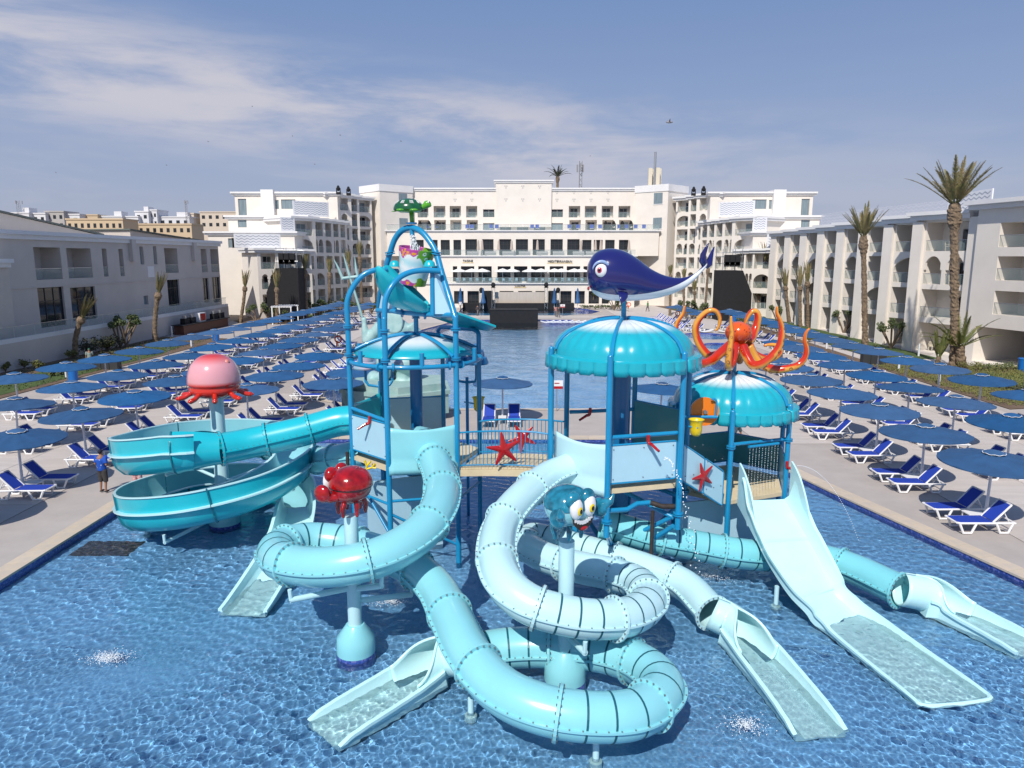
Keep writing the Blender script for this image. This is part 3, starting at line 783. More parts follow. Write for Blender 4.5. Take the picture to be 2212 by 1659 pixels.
cornice(lw, plL, ZR, h=0.75, dep=24)
for a in (plL.rect(c1, 1100, 560, 1150, 600)[0], plL.rect(c1, 1640, 560, 1690, 600)[0]):
    quadbox(MB(), plL, a, a + 0.9, 8.9, ZR - 0.35, -0.45, 0.02).build('pilaster_cap', M_plaster2, lw)
quadbox(MB(), plL, 0.05, plL.w - .05, 6.55, 6.68, -0.06, 0.01).build('string_course', M_plaster2, lw)
quadbox(MB(), plL, plL.rect(c1, 1275, 878, 1335, 935)[0], plL.rect(c1, 1275, 878, 1335, 935)[1], 7.0, 8.3, -.04, 0.01).build('sign_board', M_cornice, lw)
nb = thing('corner_building', 'lower cream block with white cornice at the left picture edge', 'building', (-44.5, 52, 0))
plN = Plane((-43.0, 40.0), (-43.0, 62.45))
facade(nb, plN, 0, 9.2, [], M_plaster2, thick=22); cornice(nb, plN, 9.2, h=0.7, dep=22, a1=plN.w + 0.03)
# terrace, retaining wall, glass balustrade
tr = thing('retaining_wall', 'long cream retaining wall with white kerb below the left terrace', 'wall', (-42.2, 80, 0))
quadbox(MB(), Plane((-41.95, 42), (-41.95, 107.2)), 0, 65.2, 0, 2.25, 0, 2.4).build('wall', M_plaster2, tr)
quadbox(MB(), Plane((-41.95, 42), (-41.95, 107.2)), 0, 65.2, 2.252, 2.62, 0.05, 0.35).build('kerb', M_cornice, tr)
bal = thing('glass_balustrade', 'clear glass balustrade panels along the left terrace edge', 'balustrade', (-42.1, 80, 2.6))
plB = Plane((-42.1, 42), (-42.1, 107.2))
for i in range(24):
    quadbox(MB(), plB, i * 2.7 + .03, i * 2.7 + 2.67, 2.625, 3.55, 0.0, 0.015).build('glass_panel', M_rail, bal)
quadbox(MB(), plB, 0, 65, 3.55, 3.59, -.02, 0.04).build('handrail', M_steel, bal)

# ---- long sheds with low gable parapets behind the left wing
for (xa, ya, xb, yb, z0_, z1_, lab) in ((-62, 74, -58, 104, 13.6, 16.2, 'grey flat-gabled shed roof behind the left wing, nearer one'), (-58, 112, -52, 140, 12.5, 13.4, 'grey flat-gabled shed roof behind the left wing, farther one')):
    sh = thing('shed', lab, 'shed', (xa, ya, 0)); pls = Plane((xa, ya), (xb, yb)); P = pls.P; W = pls.w
    m = MB().add([P(0, 0), P(W, 0), P(W, z0_ - 1.2), P(0, z1_), P(0, 0, 16), P(W, 0, 16), P(W, z0_ - 1.2, 16), P(0, z1_, 16)], [(0, 1, 2, 3), (4, 7, 6, 5), (1, 5, 6, 2), (0, 3, 7, 4)])
    m.build('wall', M_plaster2, sh)
    MB().add([P(-.3, z1_ + .05, -.3), P(W + .3, z0_ - 1.15, -.3), P(W + .3, z0_ - 1.15, 16.3), P(-.3, z1_ + .05, 16.3), P(-.3, z1_ + .25, -.3), P(W + .3, z0_ - .95, -.3), P(W + .3, z0_ - .95, 16.3), P(-.3, z1_ + .25, 16.3)], [(3, 2, 1, 0), (4, 5, 6, 7), (0, 1, 5, 4), (1, 2, 6, 5), (2, 3, 7, 6), (3, 0, 4, 7)]).build('roof', mat('shed_roof', (0.12, 0.14, 0.13), 0.8), sh)

# ---- stepped hotel blocks either side of the main front
def zig(root_name, lab, pl, a0, a1, z0_, z1_, ms=None, ml=None):
    r = thing(root_name, lab, 'roof screen', pl.P((a0 + a1) / 2, z0_))
    quadbox(MB(), pl, a0, a1, z0_, z1_, 0, 0.12).build('panel', ms or M_screen, r)
    n = max(3, int((z1_ - z0_) / 0.36)); 
    for j in range(n - 1):
        z = z0_ + (z1_ - z0_) * (j + 0.8) / n; m = MB(); k = max(4, int((a1 - a0) / 0.45)); 
        for i in range(k):
            x0 = a0 + 0.25 + (a1 - a0 - .5) * i / k; x1 = a0 + 0.25 + (a1 - a0 - .5) * (i + 1) / k; q0, q1 = ((0, .2) if i % 2 else (.2, 0))
            m.add([pl.P(x0, z + q0, -.012), pl.P(x1, z + q1, -.012), pl.P(x1, z + q1 + .09, -.012), pl.P(x0, z + q0 + .09, -.012)], [(0, 1, 2, 3)])
        m.build('chevron_row', ml or M_slot, r)
def block(name, lab, p0, p1, roof, cols, floors, mirror, m=M_plaster, thick=9, corn=True, saw=22):
    """bays set in echelon: each one turned towards the pool head and stepped back from the last"""
    r = thing(name, lab, 'building', ((p0[0] + p1[0]) / 2 if not mirror else mirx(((p0[0] + p1[0]) / 2, (p0[1] + p1[1]) / 2))[0], (p0[1] + p1[1]) / 2, 0))
    A_, B_ = V3((*p0, 0)), V3((*p1, 0)); bd = [0] + [(cols[i][1] + cols[i + 1][0]) / 2 for i in range(len(cols) - 1)] + [1]
    for ci, (a, b) in enumerate(cols):
        q0, q1 = A_.lerp(B_, bd[ci]), A_.lerp(B_, bd[ci + 1]); w = (q1 - q0).length; q0 = q1 - Matrix.Rotation(R(-saw), 3, 'Z') @ (q1 - q0)
        e0, e1 = (q0.x, q0.y), (q1.x, q1.y)
        if mirror: e0, e1 = mirx(e1), mirx(e0)
        pl = Plane(e0, e1); f0, f1 = (a - bd[ci]) / (bd[ci + 1] - bd[ci]), (b - bd[ci]) / (bd[ci + 1] - bd[ci])
        if mirror: f0, f1 = 1 - f1, 1 - f0
        hs = []
        for (zb, hh, kinds) in floors:
            k = kinds[ci]; hs.append(H(f0 * pl.w, f1 * pl.w, zb, zb + hh, 'balcony', arch={'a': 'round', 't': 'twin'}.get(k), d0=.35 if (b - a) > .12 else .2, d1=.85))
        facade(r, pl, 0, roof - .04 * ci, hs, m, thick=thick)
        if corn: cornice(r, pl, roof - .04 * ci, h=0.7, out_=0.5, dep=thick - .3 * ci)
    return r
LW = ('left', 'right')
for mi in (False, True):
    sd = LW[mi]
    A0, A1 = gx(727, 133), gx(838, 147)
    block('hotel_block', f'tallest stepped cream hotel block with arched balconies, {sd} of the main front', A0, A1, 20.9, [(.05, .27), (.355, .43), (.49, .68), (.73, .96)],
          [(17.9, 2.2, 'rrrr'), (15.2, 2.15, 'traT'.replace('T', 't')), (12.6, 2.1, 'rrrr'), (9.95, 2.1, 'tatr'), (7.3, 2.1, 'rrrr'), (4.6, 2.1, 'tata'), (1.7, 2.2, 'rrrr')], mi)
    B0, B1 = gx(655, 121), gx(753, 136)
    block('hotel_block', f'middle stepped cream hotel block with narrow piers, {sd} side', B0, B1, 16.1, [(.03, .25), (.33, .46), (.53, .645), (.71, .81), (.87, .97)],
          [(13.0, 2.35, 'rrrrr'), (10.2, 2.3, 'atatr'), (7.4, 2.2, 'rrrrr'), (4.6, 2.2, 'tatat'), (1.6, 2.3, 'rrrrr')], mi)
    C0, C1 = gx(567, 111.5), gx(674, 120.5)
    block('hotel_block', f'lowest stepped cream hotel block with arches, {sd} side', C0, C1, 10.8, [(.05, .28), (.36, .62), (.68, .80), (.86, .97)],
          [(7.6, 2.35, 'rrrr'), (4.5, 2.35, 'tata'), (1.2, 2.5, 'rrrr')], mi, thick=7)
    # roof-level volumes stepping up behind
    for (u0, u1, y, roof, th, lab, wins) in ((455, 640, 119, 13.5, 9, f'pale rooftop storey, lowest of the stepped ones, {sd} side', ((.30, 10.9, 2.0, 1.5), (.42, 10.9, 4.2, 1.6))),
                                            (500, 665, 126, 16.4, 10, f'pale rooftop storey, middle of the stepped ones, {sd} side', ((.18, 14.4, 1.5, 1.3), (.62, 14.0, 1.4, 1.5))),
                                            (517, 735, 134.2, 21.0, 9, f'pale rooftop storey with tall lift block, highest of the stepped ones, {sd} side', ((.40, 18.0, 1.0, 1.6), (.52, 18.0, 2.6, 1.7), (.07, 16.8, 1.5, 3.0)))):
        q0, q1 = gx(u0, y), gx(u1, y)
        if mi: q0, q1 = mirx(q1), mirx(q0)
        pl = Plane(q0, q1); r = thing('roof_storey', lab, 'building', pl.P(pl.w / 2, 0, 1))
        hs = [H((f if not mi else 1 - f) * pl.w - w_ / 2, (f if not mi else 1 - f) * pl.w + w_ / 2, z_, z_ + h_, 'window', depth=.2) for f, z_, w_, h_ in wins]
        facade(r, pl, 0, roof, hs, M_plaster, thick=th); cornice(r, pl, roof, h=.6, out_=.5, dep=th)
        if roof > 20:
            a = 0.27 if not mi else 0.60
            quadbox(MB(), pl, a * pl.w, (a + .12) * pl.w, 15.5, 21.35, -0.9, 3).build('lift_shaft', M_cornice, r)
    q0, q1 = gx(510, 112.6), gx(610, 115.5); q2, q3 = gx(640, 127.2), gx(716, 132.0); q4, q5 = gx(612, 119.8), gx(642, 121.5)
    for (p, q, z0_, z1_, lab) in ((q0, q1, 10.85, 12.95, 'widest'), (q2, q3, 16.45, 19.0, 'highest'), (q4, q5, 13.55, 15.8, 'smallest')):
        if mi: p, q = mirx(q), mirx(p)
        pl = Plane(p, q); zig('roof_screen', f'white zigzag-cut metal roof screen, {lab} of those on the {sd} side', pl, 0, pl.w, z0_, z1_)

# ---- main front: three glazed tiers and the upper storeys
def frontp(y, u0, u1): return Plane(gx(u0, y), gx(u1, y))
mf = thing('main_building', 'wide cream main building with rows of windows facing the pool', 'building', (2.4, 148, 0))
pu = frontp(148, 836, 1426)
zt3 = at(1131, 500, 148).z
zroof = at(1131, 406, 148).z
rc = lambda pl, x0, y0, x1, y1, kind, **k: (lambda q: H(q[0], q[1], q[2], q[3], kind, **k))(pl.rect(e3, x0, y0, x1, y1))
hu = []
for x0, x1 in ((257, 355), (403, 500), (550, 648), (697, 795), (847, 947)): hu.append(rc(pu, x0, 426, x1, 494, 'window', depth=.35, glass=M_glass, nx=2, rail=True)); hu.append(rc(pu, x0, 545, x1, 606, 'window', depth=.3, nx=2))
for x0, x1 in ((998, 1096), (1137, 1235), (1283, 1380), (1428, 1528), (110, 207), (-32, 66), (-171, -68), (-310, -215)):
    hu.append(rc(pu, x0, 397, x1, 496, 'balcony', depth=1.6, d0=.2, d1=.8)); hu.append(rc(pu, x0 + 5, 518, x1 + 5, 606, 'balcony', depth=1.6, d0=.25, d1=.85, rail=False))
for x in (1645, -330 - 85):
    for y in ((318, 360), (428, 472), (540, 585)): hu.append(rc(pu, x, y[0], x + 42, y[1], 'window', depth=.2))
facade(mf, pu, zt3 - .5, zroof, hu, M_plaster, thick=14)
cornice(mf, pu, zroof, h=.6, out_=.35, dep=14)
plc = frontp(147.5, 1072, 1190)
quadbox(MB(), plc, 0, plc.w, zroof - 7.6 + .0, at(1131, 391, 147.5).z, 0, 13).build('raised_centre', M_plaster, mf)
cornice(mf, plc, at(1131, 389, 147.5).z, h=.55, out_=.35, dep=13)
sm = MB()
for x in list(range(15, 300, 145)) + list(range(455, 800, 145)) + list(range(895, 1400, 147)):
    for y in ((280, 347) if not 400 < x < 840 else (235, 347)):
        for (dx, dy) in ((-8, -8), (8, -8), (0, 8)):
            q = pu.hit(*e3(x + dx, y + dy)); quadbox(sm, pu if not 400 < x < 840 else plc, *((q[0] - .12, q[0] + .12) if not 400 < x < 840 else (q[0] - pu.w / 2 + plc.w / 2 - .12 + 0.0, q[0] - pu.w / 2 + plc.w / 2 + .12)), q[1] - .12, q[1] + .12, -.03, .02)
tag(sm.build('lamp_bracket_row', M_framew, mf), kind='stuff')
tiers = []
def tier(y, u0, u1, za, zb, rects, lab, zoff=0):
    pl = frontp(y, u0, u1); hs = [rc(pl, *q[:4], q[4], **q[5]) for q in rects]
    facade(mf, pl, za, zb, hs, M_plaster, thick=148 - y + 2, back=True)
    return pl
z2 = at(1131, 553, 143).z; z1_ = at(1131, 611.5, 140).z
G4 = dict(depth=.5, nx=3); G2 = dict(depth=.5, nx=2)
p3 = tier(143, 838, 1421, z2, zt3, [(x0, 684, x1, 822, 'glazing', dict(G4)) for x0, x1 in ((103, 205), (247, 348), (397, 500), (540, 645), (686, 790), (840, 945), (985, 1090))] + [(x0, 690, x1, 822, 'glazing', dict(G2)) for x0, x1 in ((1115, 1192), (1215, 1288), (1313, 1392), (1432, 1510), (0, 68), (-110, -29), (-190, -134), (-325, -254))], 'x')
cornice(mf, p3, zt3 + .05, h=.35, out_=.3, dep=4)
p2 = tier(140, 900, 1372, z1_, z2, [(x0, 918, x1, 1050, 'glazing', dict(G4, depth=1.2)) for x0, x1 in ((65, 182), (215, 332), (383, 495), (525, 640), (672, 790), (833, 950), (980, 1095), (1125, 1240), (1270, 1350), (-190, -85), (-5, 35))], 'x')
cornice(mf, p2, z2 + .05, h=.3, out_=.3, dep=3)
p1 = tier(138, 900, 1372, 0, z1_, [(x0, 1132, x1, 1243, 'glazing', dict(G4, depth=.8)) for x0, x1 in ((122, 222), (5, 90), (925, 1020), (1050, 1135), (1170, 1260), (1285, 1345), (-140, -40), (265, 340), (400, 520), (560, 680), (710, 790), (820, 895))], 'x')
cornice(mf, p1, z1_ + .05, h=.3, out_=.3, dep=2)
for (pl, z, lab) in ((p3, zt3 + .07, 'highest'), (p2, z2 + .07, 'middle'), (p1, z1_ + .07, 'lowest')):
    b = thing('terrace_balustrade', f'glass terrace balustrade on the main building, {lab} of the three', 'balustrade', pl.P(pl.w / 2, z)); n = int(pl.w / 2.6)
    for i in range(n): quadbox(MB(), pl, i * pl.w / n + .03, (i + 1) * pl.w / n - .03, z, z + 1.05, -.1, -.085).build('glass_panel', M_rail, b)
    quadbox(MB(), pl, 0, pl.w, z + 1.05, z + 1.09, -.12, -.07).build('handrail', M_steel, b)
# lettering on the front
def sign(txt, cr_xy0, cr_xy1, pl, lab):
    a = pl.hit(*e3(*cr_xy0)); b = pl.hit(*e3(*cr_xy1)); cu = bpy.data.curves.new('sign', 'FONT'); cu.body = txt; cu.extrude = 0.05; cu.size = 1.0; cu.align_x = 'LEFT'
    o = bpy.data.objects.new('tmp', cu); WORK.collection.objects.link(o); me = evalmesh(o); bpy.data.objects.remove(o)
    xs = [v.co.x for v in me.vertices]; ys = [v.co.y for v in me.vertices]; k = (b[0] - a[0]) / (max(xs) - min(xs)); ky = (a[1] - b[1]) / (max(ys) - min(ys))
    for v in me.vertices: v.co = pl.P(a[0] + (v.co.x - min(xs)) * k, b[1] + (v.co.y - min(ys)) * ky, -0.08 - v.co.z)
    setmat(me, M_frame); s_ = obj('sign_lettering', me); tag(s_, lab, 'sign')
    bo = quadbox(MB(), pl, a[0] - .15, b[0] + .15, b[1] - .18, b[1] - .02, -.06, .01).build('sign_rail', mat('warm_strip', (0.75, .62, .36), .6), s_)
sign('TAGINE', (82, 862), (168, 882), p2, 'dark restaurant name on the wall, left of the three signs')
sign('MEDITERRANEAN', (817, 866), (1025, 887), p2, 'long dark restaurant name on the wall, right of the three signs')
sign('CULINA', (531, 1074), (623, 1096), p1, 'dark restaurant name above the stage, lowest of the three signs')
# corner towers
for mi in (False, True):
    pts = [gx(783, 148), gx(825, 142.6), gx(895, 147.3), gx(880, 160), gx(800, 160)]
    if mi: pts = [mirx(p) for p in pts][::-1]
    zt = at(825, 397, 142.6).z; t_ = thing('corner_tower', f'blank cream corner tower with white band, {LW[mi]} of the main front', 'tower', (sum(p[0] for p in pts) / 5, 150, 0))
    MB().prism(pts, 0, zt - 1.3).build('wall', M_plaster, t_)
    MB().prism(offset(pts, 0.12) if not mi else offset(pts, 0.12), zt - 1.3, zt).build('parapet', M_cornice, t_)
    pq = Plane(pts[1], pts[2]) if not mi else Plane(pts[2], pts[3])
    for (z, k) in ((19.6, 0), (14.9, 0)):
        w = quadbox(MB(), pq, 4.2, 6.1, z, z + 2.1, -.03, .02).build('window', M_glassb, t_); quadbox(MB(), pq, 4.1, 6.2, z - .12, z, -.08, .02).build('sill', M_cornice, w)

# ---- right near wing: four storeys of deep balconies between piers
rw = thing('balcony_wing', 'long four-storey cream wing with deep balconies and arches on the right', 'building', (41, 92, 0))
nb_ = 8; bays = []
for i in range(nb_):
    yf = 113.0 - i * 5.63; pl = Plane((40.1 + .03 * i, yf), (42.2 + .03 * i, yf - 5.63)); bays.append(pl); hs = []
    for zb, ks in ((9.95, 'rrrrrrrr'), (6.75, 'atattrat'), (3.5, 'rrarrarr'), (0.12, 'rrrrrrrr')):
        hs.append(H(1.25, pl.w - .35, zb, zb + (2.75 if zb > 1 else 2.85), 'balcony', arch={'a': 'round', 't': 'twin'}.get(ks[i]), depth=2.2, d0=.50, d1=.93, rail=zb > 1))
    facade(rw, pl, 0, 13.2 + .05 * i, hs, M_plaster, thick=11)
    quadbox(MB(), pl, -.15, 1.05, 0, 12.75, -0.35, 0.02).build('pier', M_plaster, rw)
    z = 13.25 + 0.06 * i; cc = MB(); quadbox(cc, pl, -.35, pl.w + .02, z - .75, z - .3, -.55, 9); quadbox(cc, pl, -.6, pl.w + .1, z - .299, z + .05, -.85, 9.4); cc.build('cornice', M_cornice, rw)
ch = None
def balcony_chair(p, rz, lab):
    t = thing('balcony_chair', lab, 'chair', (0, 0, 0), 'cream chairs on the right balconies')
    mc_ = mat('cream_plastic', (0.66, 0.60, 0.48), 0.5)
    MB().box((0, 0, .42), (.5, .5, .04)).build('seat', mc_, t); MB().box((0, .26, .68), (.5, .05, .45)).build('backrest', mc_, t)
    for x in (-.22, .22):
        for y in (-.22, .22): MB().box((x, y, .2), (.045, .045, .4)).build('leg', mc_, t)
        MB().box((x * 1.15, 0, .6), (.05, .5, .04)).build('armrest', mc_, t)
    t.location = p; t.rotation_euler = (0, 0, rz)
for i in (4, 5, 6, 7):
    balcony_chair(bays[i].P(3.0, 9.97, 1.0), 0.6, f'cream chair on a top-floor balcony, {ORD[8 - i]} bay from the near end of the right wing')
balcony_chair(bays[7].P(3.6, 6.77, 1.1), 0.9, 'cream chair behind the twin arches of the nearest right bay')
balcony_chair(bays[7].P(2.2, 0.14, 1.1), 0.2, 'cream chair on the ground-floor porch at the near end of the right wing')
gap = thing('stair_link', 'plain recessed cream wall linking the balcony wing to the end block', 'building', (42, 67.2, 0))
facade(gap, Plane((42.0, 67.9), (42.3, 66.6)), 0, 13.0, [], M_plaster, thick=10)
eb = thing('end_block', 'tall cream end block with long dark balconies at the right edge', 'building', (43.2, 58, 0))
pE = Plane((41.9, 66.5), (46.4, 44.0)); hs = []
for (x0, y0, x1, y1) in ((1965, 832, 2320, 1072), (1935, 1162, 2320, 1398), (1905, 1500, 2320, 1735)):
    a = pE.hit(*c5(x0, y0)); b = pE.hit(*c5(x0, y1)); hs.append(H(a[0] + .2, a[0] + 9.5, b[1], a[1] - .0, 'balcony', depth=2.6, d0=.15, d1=.9))
hs.append(H(1.0, hs[0]['s0'] + 9.0, 0.04, hs[2]['z0'] - .9, 'dark', depth=7.0))
hs = [h for h in hs]; hs[3]['z1'] = min(hs[3]['z1'], 3.2)
facade(eb, pE, 0, 14.3, hs, M_plaster, thick=16); cornice(eb, pE, 14.3, h=.75, out_=.8, dep=16)
pz = Plane(gx(1765, 104), gx(2066, 77)); zig('roof_screen', 'long sloping grey perforated screen above the right wing', pz, 0, pz.w, 13.4, 15.4, mat('perforated_mesh', (.60, .62, .68), .6, alpha=.38), mat('mesh_ridge', (.62, .64, .70), .6, alpha=.5))
pz = Plane((44.6, 76), (44.2, 68.5)); zig('roof_screen', 'white wave-cut roof screen beside the tall palm', pz, 0, pz.w, 13.3, 15.6)

# ---- far town on its low rise behind the left wing
M_hill = mat('far_hill', (0.28, 0.25, 0.22), 0.95, var=0.15, vscale=0.01)
hp = []
hv = MB()
nx_, ny_ = 24, 6
for j in range(ny_):
    for i in range(nx_):
        x = -620 + i * 42; y = 330 + j * 90; z = -2.5 + (26 if x < -60 else 14) * min(1, j / 2.2) * (0.7 + 0.3 * math.sin(i * .8)) * (1.0 if x < 100 else 0.6)
        hv.v.append((x, y, z))
for j in range(ny_ - 1):
    for i in range(nx_ - 1): hv.f.append((j * nx_ + i, j * nx_ + i + 1, (j + 1) * nx_ + i + 1, (j + 1) * nx_ + i))
tag(hv.build('hill', M_hill, smooth='all'), kind='structure')
M_tw = mat('town_white', (0.66, 0.66, 0.68), 0.8); M_to = mat('town_ochre', (0.56, 0.44, 0.30), 0.85); M_tc = mat('town_cream', (0.60, 0.52, 0.43), 0.85); M_tg = mat('town_grey', (0.40, 0.38, 0.37), 0.85)
town = [(90, 260, 370, 470, 'w', 'white block below the lattice mast at far left'), (275, 400, 375, 460, 'w', 'low white block with a stepped terrace'), (385, 560, 358, 470, 'g', 'grey-white house with flat overhanging roofs'), (540, 695, 383, 470, 'w', 'plain white house with a wide blank end wall'),
        (570, 1070, 425, 540, 'o', 'long ochre building with dark arcades'), (710, 850, 388, 470, 'o', 'square ochre tower house with small windows'), (870, 1060, 400, 470, 'w', 'white row with little roof domes'), (1060, 1200, 402, 480, 'w', 'white house beside the tree'), (1165, 1290, 358, 470, 'w', 'white house with a blue glazed band'),
        (1280, 1365, 345, 480, 'w', 'tall narrow white block'), (1370, 1640, 405, 480, 'w', 'white terrace of houses with many roof ledges'), (1070, 1660, 468, 560, 'o', 'long pale ochre hotel with repeated balconies'), (1600, 1680, 375, 470, 'c', 'small cream block under the thin mast'), (1725, 2090, 362, 480, 'c', 'wide cream building on the skyline')]
for n_, (x0, x1, y0, y1, c_, lab) in enumerate(town):
    Y = 330 + (y1 < 490) * 70 + n_ * 3; p0 = at(*c1(x0, y0), Y); p1_ = at(*c1(x1, y1), Y); pl = Plane((p0.x, Y), (p1_.x, Y))
    r = thing('town_house', 'distant ' + lab, 'house', (p0.x, Y, 0)); m = {'w': M_tw, 'o': M_to, 'c': M_tc, 'g': M_tg}[c_]
    quadbox(MB(), pl, 0, pl.w, 0, p0.z, 0, 14).build('wall', m, r); quadbox(MB(), pl, -.3, pl.w + .3, p0.z, p0.z + .7, -.3, 14.3).build('parapet', m, r)
    nw = max(2, int((x1 - x0) / 55)); fl = max(1, int((y1 - y0) / 42))
    for j in range(fl):
        for i in range(nw):
            a = pl.w * (i + .28) / nw; z = p0.z - 3.6 - j * 4.4
            quadbox(MB(), pl, a, a + pl.w / nw * .45, z, z + 2.0, -.05, .3).build('window', M_glass, r)
    if c_ == 'w' and n_ % 2 == 0: quadbox(MB(), pl, pl.w * .55, pl.w * .9, p0.z + .7, p0.z + 3.2, 2, 9).build('roof_room', m, r)
# ================================================================== water playground
def gloss(name, col, **k): return mat(name, col, k.pop('rough', 0.28), coat=k.pop('coat', 0.25), spec=0.5, **k)
M_aqua = gloss('aqua_fibreglass', (0.25, 0.63, 0.70), var=0.04, vscale=1.2)
M_aquaw = gloss('pale_aqua_fibreglass', (0.50, 0.765, 0.82), var=0.03, vscale=1.0)
M_aquam = gloss('mid_aqua_fibreglass', (0.20, 0.60, 0.67), var=0.04, vscale=1.0)
M_teal = gloss('teal_fibreglass', (0.012, 0.46, 0.56), var=0.05, vscale=1.0)
M_tealk = gloss('teal_joint', (0.006, 0.16, 0.22))
M_liner = gloss('flume_liner', (0.24, 0.56, 0.63), var=0.05, vscale=1.0)
M_rim = gloss('flume_rim', (0.50, 0.78, 0.82))
M_exit = gloss('exit_flume_white', (0.54, 0.86, 0.89), var=0.04, vscale=2)
M_blue = gloss('blue_steel', (0.010, 0.255, 0.50), var=0.06, vscale=1.5)
M_blued = gloss('deep_blue_steel', (0.008, 0.15, 0.36))
M_bolt = mat('zinc_bolt', (0.22, 0.26, 0.28), 0.4, metal=0.5)
M_stripe = mat('dark_seam', (0.010, 0.10, 0.14), 0.4)
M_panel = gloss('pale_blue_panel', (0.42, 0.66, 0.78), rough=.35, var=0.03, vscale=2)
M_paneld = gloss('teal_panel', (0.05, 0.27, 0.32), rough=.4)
M_floor = mat('cream_floor', (0.66, 0.55, 0.36), 0.7, var=0.08, vscale=3)
M_red = gloss('red_gloss', (0.40, 0.006, 0.008), rough=.2, coat=.6)
M_yel = gloss('yellow_gloss', (0.75, 0.55, 0.01), rough=.25)
M_orange = gloss('orange_gloss', (0.80, 0.20, 0.006), rough=.25)
M_pipe = mat('rusty_pipe', (0.035, 0.025, 0.022), 0.7, var=0.4, vscale=6)
M_white2 = gloss('white_gloss', (0.80, 0.80, 0.80), rough=.2)
M_blk = gloss('black_gloss', (0.008, 0.008, 0.008), rough=.15)
M_foam = mat('foam_water', (0.80, 0.86, 0.90), 0.5)

def circ(r, n=24, a0=0.0): return [(r * math.cos(a0 + 2 * math.pi * k / n), r * math.sin(a0 + 2 * math.pi * k / n)) for k in range(n)]
def tube_slide(root, pts, r, m, step=2.0, striped=(), seam=True, n=26):
    """tube in flanged sections, side seams with bolts; pts: dense polyline"""
    L_ = [0.0]
    for a, b in zip(pts, pts[1:]): L_.append(L_[-1] + (b - a).length)
    tot = L_[-1]; ns = max(1, int(round(tot / step))); cuts = [min(range(len(pts)), key=lambda i: abs(L_[i] - tot * k / ns)) for k in range(ns + 1)]
    fr = frames(pts, upright=True); bolts = MB()
    for k in range(ns):
        i0, i1 = cuts[k], cuts[k + 1]; sub = pts[i0:i1 + 1]
        if len(sub) < 2: continue
        o = MB().sweep(sub, circ(r, n), True).build('tube_section', m, root, smooth='all')
        if seam:
            for s in (-1, 1):
                MB().sweep(sub, [(s * (r - .01), -.022), (s * (r + .055), -.022), (s * (r + .055), .022), (s * (r - .01), .022)], True, cap=True).build('seam_flange', m, o)
                for q in range(i0, i1, 3):
                    t, a, b = fr[q]; bolts.box(pts[q] + a * s * (r + .03) + b * .028, (.028, .028, .02))
        if k in striped:
            m_ = 3
            for j in range(1, m_ + 1):
                q = i0 + (i1 - i0) * j // (m_ + 1)
                if q + 1 >= len(pts): continue
                t = fr[q][0]; c = pts[q]
                MB().sweep([c - t * .022, c + t * .022], circ(r + .006, n), True).build('stripe', M_stripe, o)
    for k in range(1, ns + 1):
        i = cuts[k]; t = fr[i][0]; c = pts[i]
        prof = [(x, y) for x, y in circ(r - .01, n)]
        f = MB().sweep([c - t * .03, c + t * .03], circ(r + .075, n), True)
        for sg in (-1, 1):
            ring_o = [c + t * .03 * sg + fr[i][1] * x + fr[i][2] * y for x, y in circ(r + .075, n)]; ring_i = [c + t * .03 * sg + fr[i][1] * x + fr[i][2] * y for x, y in circ(r - .01, n)]
            f.add(ring_o + ring_i, [(q, (q + 1) % n, n + (q + 1) % n, n + q) for q in range(n)])
        f.build('flange', m, root)
        for q in range(22):
            w = 2 * math.pi * q / 22; d = fr[i][1] * math.cos(w) + fr[i][2] * math.sin(w)
            for sg in (-1, 1): bolts.box(c + d * (r + .042) + t * .036 * sg, (.032, .032, .032))
    tag(bolts.build('bolts', M_bolt, root), kind='stuff')
    return fr
def fprof(w, h, hi=None):
    hi = h if hi is None else hi
    return [(-w - .10, h), (-w, h), (-w + .04, .14), (-w + .16, 0), (w - .16, 0), (w - .04, .14), (w, hi), (w + .10, hi), (w + .10, hi - .07), (w + .035, hi - .07), (w + .035, -.07), (-w - .035, -.07), (-w - .035, h - .07), (-w - .10, h - .07)]
def hood(root, pts, r, m, ln=1.9):
    """mouth of a tube opening upwards into the run-out"""
    k = max(3, int(ln / .1)); sub = pts[:k]; fr = frames(pts, upright=True); rows_ = []; n = 30
    for i, p in enumerate(sub):
        f = i / (k - 1); q_ = max(0, min(1, (f - .24) / .76)); g = q_ * q_ * (3 - 2 * q_); half = math.pi * (.995 - .475 * g); rr = r * (1.02 + .10 * f); c = p + V3((0, 0, r - .03))
        rows_.append([c + fr[i][1] * (rr * math.sin(w)) - fr[i][2] * (rr * math.cos(w)) for w in [-half + 2 * half * j / n for j in range(n + 1)]])
    vs = [q for r_ in rows_ for q in r_]; fs = [(i * (n + 1) + j, i * (n + 1) + j + 1, (i + 1) * (n + 1) + j + 1, (i + 1) * (n + 1) + j) for i in range(k - 1) for j in range(n)]
    o = MB().add(vs, fs).build('hood', m, root, smooth='all'); q = o.modifiers.new('t', 'SOLIDIFY'); q.thickness = .035; q.offset = 1
    st_ = max(1, int(k * .22)); edge = [r_[0] for r_ in rows_[st_:]]; edge2 = [r_[-1] for r_ in rows_[st_:]]
    MB().tube(edge[::-1] + [(edge[0] + edge2[0]) / 2] + edge2, .035, 8).build('hood_rim', m, root, smooth='all')
